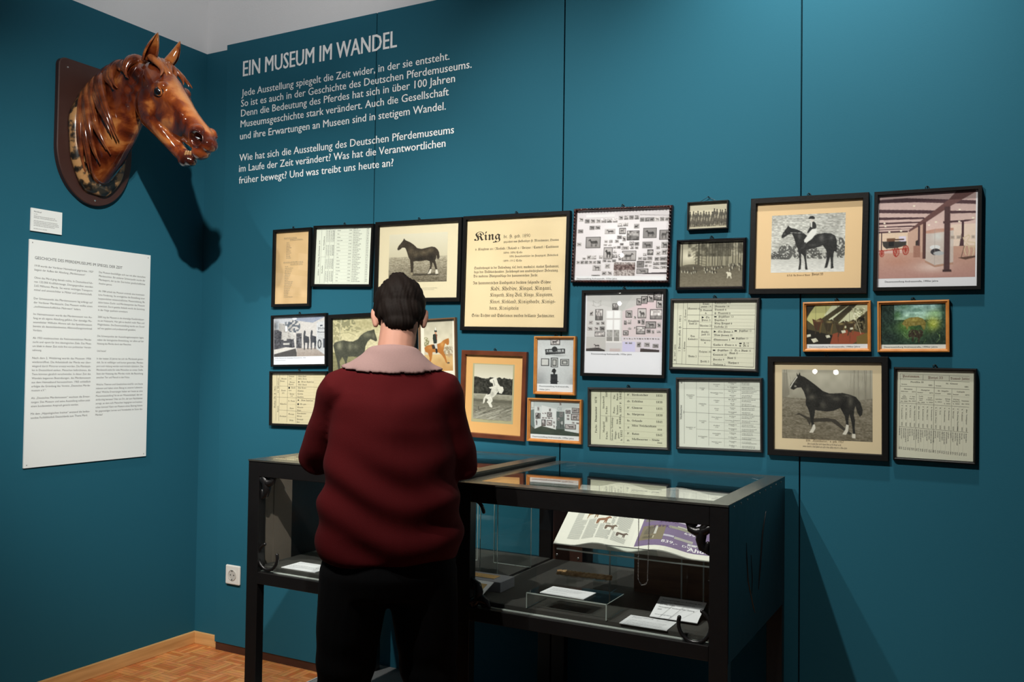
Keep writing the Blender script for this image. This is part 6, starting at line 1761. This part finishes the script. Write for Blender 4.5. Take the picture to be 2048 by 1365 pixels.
# orange-brown plate on a clear shelf, left case
root = empty('exhibit_shelf', (1.150, -0.420, ZF), label='clear acrylic shelf with a polished front edge in the left case', cat='acrylic shelf')
b = MB(); b.box(0, 0.16, 0, 0.12, 0.082, 0.0850); b.build('shelf_plate', M_acryl, root)
for xa in (0.02, 0.137):
    b = MB(); b.box(xa, xa + 0.003, 0.005, 0.115, 0.0005, 0.0815); b.build('shelf_leg', M_acryl, root)
b = MB(); b.box(0, 0.16, -0.0014, -0.0002, 0.0822, 0.0848); b.build('polished_edge', M_acryl_edge, root)
b = MB(); b.box(-0.075, 0.075, -0.05, 0.05, 0, 0.008)
o = b.build('booklet', ramp_material('orange_brown_cover', [(0.3, (0.30, 0.12, 0.05, 1)), (0.7, (0.42, 0.20, 0.09, 1))], 20, 0.5), bevel=0.001)
o.location = (1.230, -0.358, ZF + 0.0853); tag(o, 'orange-brown booklet lying on the clear shelf in the left case', 'booklet')

# brown board behind the magazine
b = MB(); b.box(-0.150, 0.150, 0, 0.012, 0.0004, 0.225)
for k in range(3): b.box(-0.150, 0.150, -0.0012, 0, 0.056 + 0.055 * k, 0.0585 + 0.055 * k)
o = b.build('wooden_board', M_backboard)
o.location = (2.340, -0.345, ZF); tag(o, 'brown wooden board standing behind the magazine stand', 'board')
# brown plate at the back between both cases, with round-headed screws
root = empty('back_plate', (1.845, YK - 0.036, ZF), label='dark brown upright plate at the back joint of the two cases', cat='plate')
b = MB(); b.box(-0.045, 0.062, 0, 0.0035, 0.0004, 0.262); b.build('plate', M_plinth, root)
for xa, za in ((-0.022, 0.062), (0.020, 0.056), (0.048, 0.012), (-0.030, 0.016)):
    b = MB(); b.ball((xa, -0.001, za), (0.0045, 0.0035, 0.0045), 12, 8); b.build('screw_head', M_chrome, root, smooth=True)

# open magazine on its tilted clear stand
MY0, MZ0, MY1, MZ1 = -0.530, 0.742, -0.336, 0.886       # bottom and top edge of the tilted page plane
mdir = Vector((0, MY1 - MY0, MZ1 - MZ0)); mlen = mdir.length; mdir.normalize()
mnor = Vector((0, -mdir.z, mdir.y))
root = empty('magazine_stand', (2.030, MY0, ZF), label='tilted clear acrylic stand holding the open magazine', cat='acrylic stand')
base = Vector((2.030, MY0, ZF))
b = MB()
q = [Vector((2.030, MY0, MZ0)) - mnor * 0.004 - base, Vector((2.490, MY0, MZ0)) - mnor * 0.004 - base]
b.slab([q[0] - mdir * 0.010, q[1] - mdir * 0.010, q[1] + mdir * (mlen + 0.005), q[0] + mdir * (mlen + 0.005)], 0.004); b.build('tilted_plate', M_acryl, root)
b = MB(); b.slab([q[0] - mdir * 0.0102 - mnor * 0.004, q[1] - mdir * 0.0102 - mnor * 0.004, q[1] - mdir * 0.0102 + mnor * 0.0006, q[0] - mdir * 0.0102 + mnor * 0.0006], 0.0015); b.build('polished_edge', M_acryl_edge, root)
for xa in (0.105, 0.318, 0.380):
    b = MB(); b.box(xa, xa + 0.004, 0.130, 0.180, 0.0004, 0.215); b.build('upright', M_acryl, root)
    b = MB(); b.box(xa, xa + 0.004, 0.1285, 0.1298, 0.0004, 0.21); b.build('upright_edge', M_acryl_edge, root)
b = MB(); e0 = q[0] - mdir * 0.0085 + Vector((0.155, 0, 0)); e1 = q[0] - mdir * 0.0085 + Vector((0.300, 0, 0))
b.slab([e0 + mnor * 0.0005, e1 + mnor * 0.0005, e1 + mnor * 0.034, e0 + mnor * 0.034], 0.002); b.build('retaining_lip', M_acryl, root)
b = MB(); b.slab([e0 + mnor * 0.0342, e1 + mnor * 0.0342, e1 + mnor * 0.0354, e0 + mnor * 0.0354], 0.002); b.build('lip_edge', M_steel, root)

mag = empty('magazine', (2.239, MY0, MZ0), label='open magazine with horse pictures and a purple advertisement page', cat='magazine')
PB = (0, 0, 300, 380)
def page(sign, fill, name):
    """one curved page: local x along the page from the gutter, z up the tilted plane, bulging near the gutter"""
    w = 0.222 if sign < 0 else 0.240
    p = Print(PB, w, mlen, (226, 226, 214)); fill(p)
    # tessellate so that the page can follow the curve of the open magazine
    vs = np.array(p.v)
    me = bpy.data.meshes.new(name)
    me.from_pydata(p.v, [], p.f)
    at = me.color_attributes.new('print', 'FLOAT_COLOR', 'POINT')
    c = np.ones((len(p.v), 4)); c[:, :3] = lin(np.array(p.c) / 255.0); at.data.foreach_set('color', c.ravel())
    bm = bmesh.new(); bm.from_mesh(me)
    for k in range(1, 16):
        x = -w / 2 + w * k / 16
        bmesh.ops.bisect_plane(bm, geom=list(bm.verts) + list(bm.edges) + list(bm.faces), plane_co=(x, 0, 0), plane_no=(1, 0, 0))
    for v in bm.verts:
        u = v.co.x + (w / 2 if sign > 0 else -w / 2)     # distance from the gutter, signed
        d = min(1.0, abs(u) / w)
        bulge = 0.020 * (math.sin(math.pi * min(1, d * 1.35)) ** 1.5 if d < 0.74 else 0) + 0.003
        pos = Vector((u, 0, 0)) + mdir * (v.co.z + mlen / 2) + mnor * (bulge - v.co.y)
        v.co = pos
    bm.to_mesh(me); bm.free()
    o = link_mesh(name, me, M_paper, mag)
    b = MB()                                             # the block of pages underneath
    n = 17
    rings = []
    for i in range(n):
        d = i / (n - 1)
        bulge = 0.020 * (math.sin(math.pi * min(1, d * 1.35)) ** 1.5 if d < 0.74 else 0) + 0.0026
        a0 = Vector((sign * w * d, 0, 0))
        rings.append([a0 + mnor * bulge, a0 + mnor * 0.0012, a0 + mdir * mlen + mnor * 0.0012, a0 + mdir * mlen + mnor * bulge])
    b.loft(rings)
    b.build('page_block', material('page_edges', (0.62, 0.60, 0.52, 1), 0.8), mag)


def mag_horse(p, x, y, sc, c):
    H = [(-40, -8), (-34, -22), (-10, -24), (14, -24), (26, -34), (38, -44), (46, -40), (56, -30), (52, -24), (42, -26), (34, -12), (30, 0), (33, 28), (28, 28), (24, 4), (20, 28), (15, 28), (16, 0), (-16, 0), (-22, 28), (-27, 28), (-26, 4), (-32, 28), (-37, 28), (-34, 2)]
    # triangulated through a small mesh fill so that concave outlines stay clean
    bm = bmesh.new()
    vs = [bm.verts.new((a * sc, 0, -b_ * sc)) for a, b_ in H]
    f = bm.faces.new(vs)
    r = bmesh.ops.triangulate(bm, faces=[f])
    bm.verts.index_update()
    for t in r['faces']: p.poly([(x + v.co.x, y - v.co.z) for v in t.verts], c)
    bm.free()


def fill_left(p):
    for cx in range(4):
        x = 46 + 60 * cx
        for k in range(58):
            y = 20 + 5.6 * k
            if (cx == 1 and 70 < y < 110) or (cx == 0 and k == 24): continue
            p.quad(x, y, x + 52 - (k * 7 + cx * 3) % 9 * (k % 6 == 0), y + 3.3, (168, 170, 162))
    p.layer = 2
    for x, y, s, c in ((112, 194, 0.86, (150, 124, 92)), (168, 240, 0.62, (142, 104, 80)), (208, 276, 0.48, (112, 96, 82)), (256, 300, 0.44, (104, 90, 80)), (60, 90, 0.9, (120, 90, 70))):
        p.quad(x - 46 * s, y - 50 * s, x + 62 * s, y + 34 * s, (226, 226, 214)); p.layer = 3; mag_horse(p, x, y, s, c); p.layer = 2


class Squeeze:
    """draws on the lower part of a page"""
    def __init__(self, p): self.p = p
    def __setattr__(self, k, v):
        if k == 'layer': self.p.layer = v
        else: object.__setattr__(self, k, v)
    def y(self, v): return 150 + (v - 14) * 0.60
    def quad(self, x0, y0, x1, y1, c): self.p.quad(x0, self.y(y0), x1, self.y(y1), c)
    def text(self, t, x0, y, cap, x1, c, **k): self.p.text(t, x0, self.y(y), cap * 0.66, x1, c, **k)
    def greek(self, x0, y, x1, xh, c): self.p.greek(x0, self.y(y), x1, xh * 0.8, c)


def fill_right(p):
    for cx in range(4):
        for k in range(20): p.quad(20 + 68 * cx, 16 + 5.6 * k, 80 + 68 * cx, 19.4 + 5.6 * k, (172, 172, 166))
    p = Squeeze(p)
    PU = (122, 106, 138)
    p.quad(14, 14, 290, 345, PU); p.layer = 2
    p.quad(14, 14, 290, 60, (206, 202, 208)); p.quad(120, 60, 290, 108, (196, 190, 206))
    p.text('Supersparpreise', 150, 50, 20, 280, (90, 84, 100), weight=0.01); p.text('Supersound', 160, 84, 18, 270, (90, 84, 100), weight=0.01); p.greek(160, 98, 240, 6, (110, 104, 120))
    p.quad(26, 44, 100, 106, (120, 116, 112)); p.quad(44, 56, 84, 90, (190, 190, 184)); p.quad(26, 150, 112, 290, (128, 118, 96)); p.quad(32, 160, 84, 236, (196, 194, 184)); p.quad(36, 250, 80, 276, (176, 172, 150))
    p.layer = 3
    p.quad(122, 150, 224, 172, (150, 150, 132)); p.quad(150, 140, 200, 152, (190, 190, 176)); p.quad(226, 180, 244, 246, (150, 146, 120)); p.quad(150, 240, 214, 262, (170, 168, 160)); p.quad(112, 236, 148, 252, (190, 188, 200))
    p.text('2.999,-', 82, 122, 18, 148, (88, 60, 108), weight=0.02); p.text('2.899,-', 64, 170, 18, 132, (88, 60, 108), weight=0.02); p.text('699,-', 176, 196, 18, 224, (230, 226, 232), weight=0.02); p.text('839,-', 112, 312, 22, 166, (236, 234, 236), weight=0.02); p.text('DVD', 182, 310, 16, 222, (236, 234, 236), weight=0.02)
    p.quad(196, 268, 290, 286, (206, 204, 208)); p.layer = 4; p.text('expert', 206, 283, 11, 262, (40, 36, 44), weight=0.03); p.text('Ahden', 200, 334, 32, 288, (240, 238, 240), weight=0.04)


page(-1, fill_left, 'left_page')
page(1, fill_right, 'right_page')
# thin silver chain looped over the window's top rail
ch = MB()
cx0, cx1, cyy, ctop, clow = 2.3215, 2.3500, YF + 0.026, 0.868, 0.690
path = [Vector((cx0, cyy, ctop - (ctop - 0.712) * k / 40)) for k in range(41)] + [Vector((cx0 + 0.004, cyy, 0.703)), Vector((cx0 + 0.009, cyy, 0.697)), Vector((cx0 + 0.016, cyy, 0.699)), Vector((cx1 - 0.006, cyy, 0.704)), Vector((cx1 - 0.003, cyy, 0.712))] + [Vector((cx1 - 0.004 + 0.004 * k / 38, cyy, 0.716 + (ctop - 0.716) * k / 38)) for k in range(39)]
acc = 0
for i in range(len(path) - 1):
    d = path[i + 1] - path[i]
    c = (path[i] + path[i + 1]) / 2
    dn = d.normalized(); sd = Vector((1, 0, 0)) if i % 2 else Vector((0, 1, 0)); sd = (sd - dn * sd.dot(dn)).normalized()
    hl = d.length * 0.62
    ch.tube([c + dn * hl * math.cos(t) + sd * 0.0013 * math.sin(t) for t in np.linspace(0, 2 * math.pi, 9)], 0.0005, 5, cap=False)
o = ch.build('chain', material('silver_chain', (0.60, 0.58, 0.58, 1), 0.25, metal=1.0), smooth=True)
tag(o, 'thin silver chain hanging down in front of the open magazine', 'chain')

# ------------------------------------------------------------------ the visitor, seen from behind, leaning on the case
PB_ = Vector((1.755, -0.950, 0.0))
PR, PF = Vector((0.809, 0.588, 0)), Vector((-0.588, 0.809, 0))
person = empty('person', PB_, label='person in a dark red sweater seen from behind, leaning on the left display case', cat='person')
def lp(r, f, z): return PR * r + PF * f + Vector((0, 0, z))


TILT = math.radians(36)
HS_ = 0.90
HC = (0.018, 0.126, 1.366)
hfw = lambda a: (0, a * math.cos(TILT), -a * math.sin(TILT))
hup = lambda a: (0, a * math.sin(TILT), a * math.cos(TILT))
def hd(r, f, u):
    r, f, u = r * HS_, f * HS_, u * HS_
    a, b_ = hfw(f), hup(u)
    return lp(HC[0] + r, HC[1] + a[1] + b_[1], HC[2] + a[2] + b_[2])
HROT = Matrix((PR, PF * math.cos(TILT) + Vector((0, 0, -math.sin(TILT))), PF * math.sin(TILT) + Vector((0, 0, math.cos(TILT))))).transposed()


def hand(mb, wrist, fdir, up, side):
    """palm with five separate bent fingers. fdir: towards the fingertips, up: back of the hand, side: towards the thumb"""
    fdir, up, side = fdir.normalized(), up.normalized(), side.normalized()
    for k, w in enumerate((0.030, 0.012, -0.008, -0.026)):
        mb.tube([wrist + side * w * 0.5, wrist + fdir * 0.045 + side * w * 0.9 + up * 0.004, wrist + fdir * (0.088 - 0.004 * abs(k - 1)) + side * w], [0.0135, 0.0135, 0.0115], 10)
    for k, (w, ln) in enumerate(((0.031, 0.066), (0.0115, 0.074), (-0.0085, 0.069), (-0.0275, 0.054))):
        p0 = wrist + fdir * (0.088 - 0.004 * abs(k - 1)) + side * w
        sp = side * (w * 0.18)
        p1 = p0 + (fdir + sp * 4 - up * 0.10).normalized() * ln * 0.45
        p2 = p1 + (fdir + sp * 3 - up * 0.32).normalized() * ln * 0.32
        p3 = p2 + (fdir + sp * 2 - up * 0.55).normalized() * ln * 0.23
        mb.tube([p0, p1, p2, p3], [0.0088, 0.0082, 0.0074, 0.0060], 10)
    t0 = wrist + fdir * 0.022 + side * 0.022
    t1 = t0 + (fdir * 0.55 + side * 0.8).normalized() * 0.036
    t2 = t1 + (fdir * 0.85 + side * 0.5 - up * 0.15).normalized() * 0.030
    t3 = t2 + (fdir * 0.95 + side * 0.25 - up * 0.2).normalized() * 0.022
    mb.tube([t0, t1, t2, t3], [0.0130, 0.0110, 0.0092, 0.0070], 10)


SH = {1: (0.120, 0.030, 1.186), -1: (-0.120, 0.030, 1.186)}
EL = {1: (0.176, 0.050, 0.984), -1: (-0.190, 0.140, 0.990)}
WR = {1: (0.118, 0.250, 0.972), -1: (-0.150, 0.385, 0.972)}
mb = MB()
mb.ball(hd(0, -0.012, 0.028), (0.0630, 0.0801, 0.0747), 24, 16, HROT)
mb.ball(hd(0, 0.028, -0.045), (0.0459, 0.0504, 0.0540), 20, 14, HROT)
mb.ball(hd(0, 0.055, -0.012), (0.0450, 0.0306, 0.0432), 20, 14, HROT)
mb.tube([hd(0, 0.076, 0.012), hd(0, 0.096, -0.022), hd(0, 0.090, -0.030)], [0.007, 0.0115, 0.009], 10)
mb.tube([hd(-0.020, 0.080, -0.053), hd(0, 0.088, -0.051), hd(0.020, 0.080, -0.053)], [0.005, 0.008, 0.005], 8)
mb.tube([hd(-0.018, 0.078, -0.064), hd(0, 0.084, -0.064), hd(0.018, 0.078, -0.064)], [0.005, 0.008, 0.005], 8)
for s in (-1, 1):
    mb.tube([hd(s * 0.071, -0.004, -0.026), hd(s * 0.077, -0.012, 0.0), hd(s * 0.076, -0.014, 0.020), hd(s * 0.072, 0.000, 0.024)], [0.008, 0.009, 0.010, 0.006], 8)
    mb.tube([hd(s * 0.014, 0.074, 0.020), hd(s * 0.036, 0.066, 0.024)], [0.009, 0.008], 8)
mb.tube([lp(0.003, 0.040, 1.205), lp(0.006, 0.050, 1.262), lp(0.012, 0.078, 1.315), hd(0, -0.02, -0.03)], [0.062, 0.050, 0.048, 0.050], 16)
mb.loft([[lp(rx * math.cos(a), f + ry * math.sin(a), z) for a in np.linspace(0, 2 * math.pi, 29)[:-1]] for z, rx, ry, f in ((0.70, 0.135, 0.095, -0.005), (0.80, 0.145, 0.10, 0.0), (0.95, 0.128, 0.092, 0.005), (1.08, 0.126, 0.090, 0.015), (1.15, 0.122, 0.080, 0.03), (1.21, 0.08, 0.06, 0.038))])
for s in (-1, 1):
    mb.tube([lp(*SH[s]), lp(*EL[s]), lp(*WR[s])], [0.034, 0.030, 0.025], 14)
    mb.tube([lp(s * 0.085, -0.012, 0.74), lp(s * 0.104, 0.018, 0.43), lp(s * 0.108, -0.016, 0.09)], [0.070, 0.046, 0.036], 14)
    w = Vector(WR[s])
    fd = (Vector(WR[s]) - Vector(EL[s])); fd.z = -0.01
    fd = lp(*(fd.normalized() * 1.0)) + PF * 0.4
    hand(mb, lp(*WR[s]), fd, Vector((0, 0, 1)), PR * (-s))
me = voxel(mb, 0.0040, 5)
for s in (-1, 1):
    brush(me, hd(s * 0.028, 0.078, 0.004), 0.020, -0.008)
body = link_mesh('body', me, material('skin', (0.40, 0.20, 0.14, 1), 0.65, spec=0.25, noise=(40, 0.9)), person, True)
for s in (-1, 1):
    b = MB(); b.ball(hd(s * 0.028, 0.0675, 0.003), 0.0110, 14, 10, HROT); b.build('eye', material('brown_eye', (0.06, 0.035, 0.022, 1), 0.15), body, smooth=True)
# hair
mb = MB()
mb.ball(hd(0, -0.020, 0.036), (0.0720, 0.0864, 0.0810), 24, 16, HROT)
mb.ball(hd(0, -0.060, -0.012), (0.0594, 0.0396, 0.0540), 20, 12, HROT)
mb.ball(hd(0, -0.060, -0.052), (0.0432, 0.0270, 0.0324), 18, 12, HROT)
mb.ball(hd(-0.006, -0.052, 0.104), (0.0306, 0.0288, 0.0270), 16, 10, HROT)
me = voxel(mb, 0.0045, 3)
co, no = get_co(me)
loc = co @ np.array(HROT)
set_co(me, co + no * (0.0012 * np.sin(loc[:, 0] * 700 + 3 * np.sin(loc[:, 2] * 55)) + 0.0012 * np.sin(loc[:, 0] * 230 + loc[:, 2] * 70))[:, None])
link_mesh('hair', me, material('dark_brown_hair', (0.009, 0.0055, 0.0042, 1), 0.7, spec=0.08, noise=(90, 0.5)), person, True)
# sweater
mb = MB()
mb.loft([[lp(rx * math.cos(a), f + ry * math.sin(a), z) for a in np.linspace(0, 2 * math.pi, 37)[:-1]] for z, rx, ry, f in
         ((0.752, 0.172, 0.128, -0.004), (0.765, 0.178, 0.134, -0.004), (0.82, 0.184, 0.140, 0.0), (0.90, 0.177, 0.134, 0.004), (1.00, 0.164, 0.126, 0.010), (1.08, 0.158, 0.120, 0.018), (1.14, 0.152, 0.110, 0.027), (1.195, 0.136, 0.092, 0.034), (1.236, 0.106, 0.078, 0.040), (1.268, 0.074, 0.064, 0.046), (1.286, 0.060, 0.056, 0.050))])
for s in (-1, 1):
    S_, E_, W_ = Vector(SH[s]), Vector(EL[s]), Vector(WR[s])
    mb.tube([lp(*p_) for p_ in (S_ * 0.55 + Vector((0, 0.015, 0.550)), S_, S_.lerp(E_, 0.5), E_, E_.lerp(W_, 0.5), E_.lerp(W_, 0.86))], [0.046, 0.060, 0.060, 0.057, 0.050, 0.040], 18)
me = voxel(mb, 0.0065, 9)
co, no = get_co(me)
r_, f_, z_ = co @ np.array(PR), co @ np.array(PF), co[:, 2]
low = np.clip((1.10 - z_) / 0.2, 0, 1)
fold = 0.0055 * np.sin(62 * z_ + 9 * r_ + 2.2 * np.sin(13 * r_ + 1)) * low + 0.003 * np.sin(38 * r_ + 25 * z_ + 1.5 * np.sin(20 * z_)) + 0.006 * np.sin(30 * z_ - 16 * np.abs(r_)) * np.clip((z_ - 1.0) / 0.15, 0, 1) * np.clip((1.22 - z_) / 0.05, 0, 1)
set_co(me, co + no * fold[:, None])
sw_me = me.copy()
M_sweater = material('dark_red_wool', (0.066, 0.0018, 0.0030, 1), 0.9, spec=0.15, noise=(420, 0.75), bump=(420, 0.12))
M_sweater.node_tree.nodes['Principled BSDF'].inputs['Sheen Weight'].default_value = 0.0
M_sweater.node_tree.nodes['Principled BSDF'].inputs['Sheen Tint'].default_value = (0.8, 0.2, 0.2, 1)
link_mesh('sweater', me, M_sweater, person, True)
# pale collar lying over the shoulders, cut to the sweater's own surface
bm = bmesh.new(); bm.from_mesh(sw_me)
def _out(f):
    c = f.calc_center_median(); r = c.dot(PR); ff = c.dot(PF)
    return c.z < 1.220 + 0.55 * (r - 0.006) ** 2 - 0.25 * max(0.0, ff - 0.03) or abs(r) > 0.128
bmesh.ops.delete(bm, geom=[f for f in bm.faces if _out(f)], context='FACES')
seen, best = set(), []
for f0 in bm.faces:                                # keep the one connected piece round the neck
    if f0 in seen: continue
    comp, todo = [], [f0]
    seen.add(f0)
    while todo:
        f1 = todo.pop(); comp.append(f1)
        for e in f1.edges:
            for f2 in e.link_faces:
                if f2 not in seen: seen.add(f2); todo.append(f2)
    if len(comp) > len(best): best = comp
keep = set(best)
bmesh.ops.delete(bm, geom=[f for f in bm.faces if f not in keep], context='FACES')
for v in bm.verts: v.co += v.normal * 0.0045
bm.to_mesh(sw_me); bm.free()
me = eval_mesh(sw_me, [('SOLIDIFY', dict(thickness=0.0055, offset=0.0)), ('SMOOTH', dict(factor=0.5, iterations=4))])
link_mesh('collar', me, material('pale_pink_knit', (0.27, 0.165, 0.150, 1), 0.9, noise=(300, 0.85), bump=(300, 0.12)), person, True)
# trousers
mb = MB()
mb.loft([[lp(rx * math.cos(a), f + ry * math.sin(a), z) for a in np.linspace(0, 2 * math.pi, 33)[:-1]] for z, rx, ry, f in ((0.86, 0.150, 0.108, 0.0), (0.78, 0.164, 0.120, -0.004), (0.72, 0.168, 0.120, -0.010), (0.665, 0.160, 0.105, -0.010))])
for s in (-1, 1):
    mb.tube([lp(s * 0.082, -0.010, 0.72), lp(s * 0.098, 0.0, 0.57), lp(s * 0.108, 0.016, 0.43), lp(s * 0.112, -0.004, 0.28), lp(s * 0.112, -0.018, 0.085)], [0.092, 0.082, 0.070, 0.066, 0.060], 18)
me = voxel(mb, 0.007, 5)
co, no = get_co(me)
z_ = co[:, 2]
set_co(me, co + no * (0.003 * np.sin(70 * z_ + 12 * co[:, 0]) * np.exp(-((z_ - 0.43) / 0.09) ** 2) + 0.003 * np.sin(80 * z_ + 20 * co[:, 1]) * np.exp(-((z_ - 0.12) / 0.07) ** 2))[:, None])
link_mesh('trousers', me, material('black_trousers', (0.0045, 0.0046, 0.0052, 1), 0.9, spec=0.1, noise=(120, 0.7)), person, True)
for s in (-1, 1):
    mb = MB()
    prof = ((-0.085, 0.030, 0.030, 0.060), (-0.060, 0.038, 0.0, 0.078), (0.0, 0.040, 0.0, 0.080), (0.06, 0.045, 0.0, 0.060), (0.115, 0.048, 0.0, 0.045), (0.150, 0.040, 0.002, 0.038), (0.168, 0.022, 0.008, 0.028))
    rings = []
    for f, hw, zl, zh in prof:
        rings.append([lp(s * 0.112 + hw * math.cos(a), f - 0.012, (zl + zh) / 2 + (zh - zl) / 2 * (math.sin(a) if math.sin(a) > 0 else max(-1, 1.8 * math.sin(a)))) for a in np.linspace(0, 2 * math.pi, 25)[:-1]])
    mb.loft(rings)
    mb.build('shoe', material('black_shoe_leather', (0.008, 0.008, 0.008, 1), 0.4), person, smooth=True)
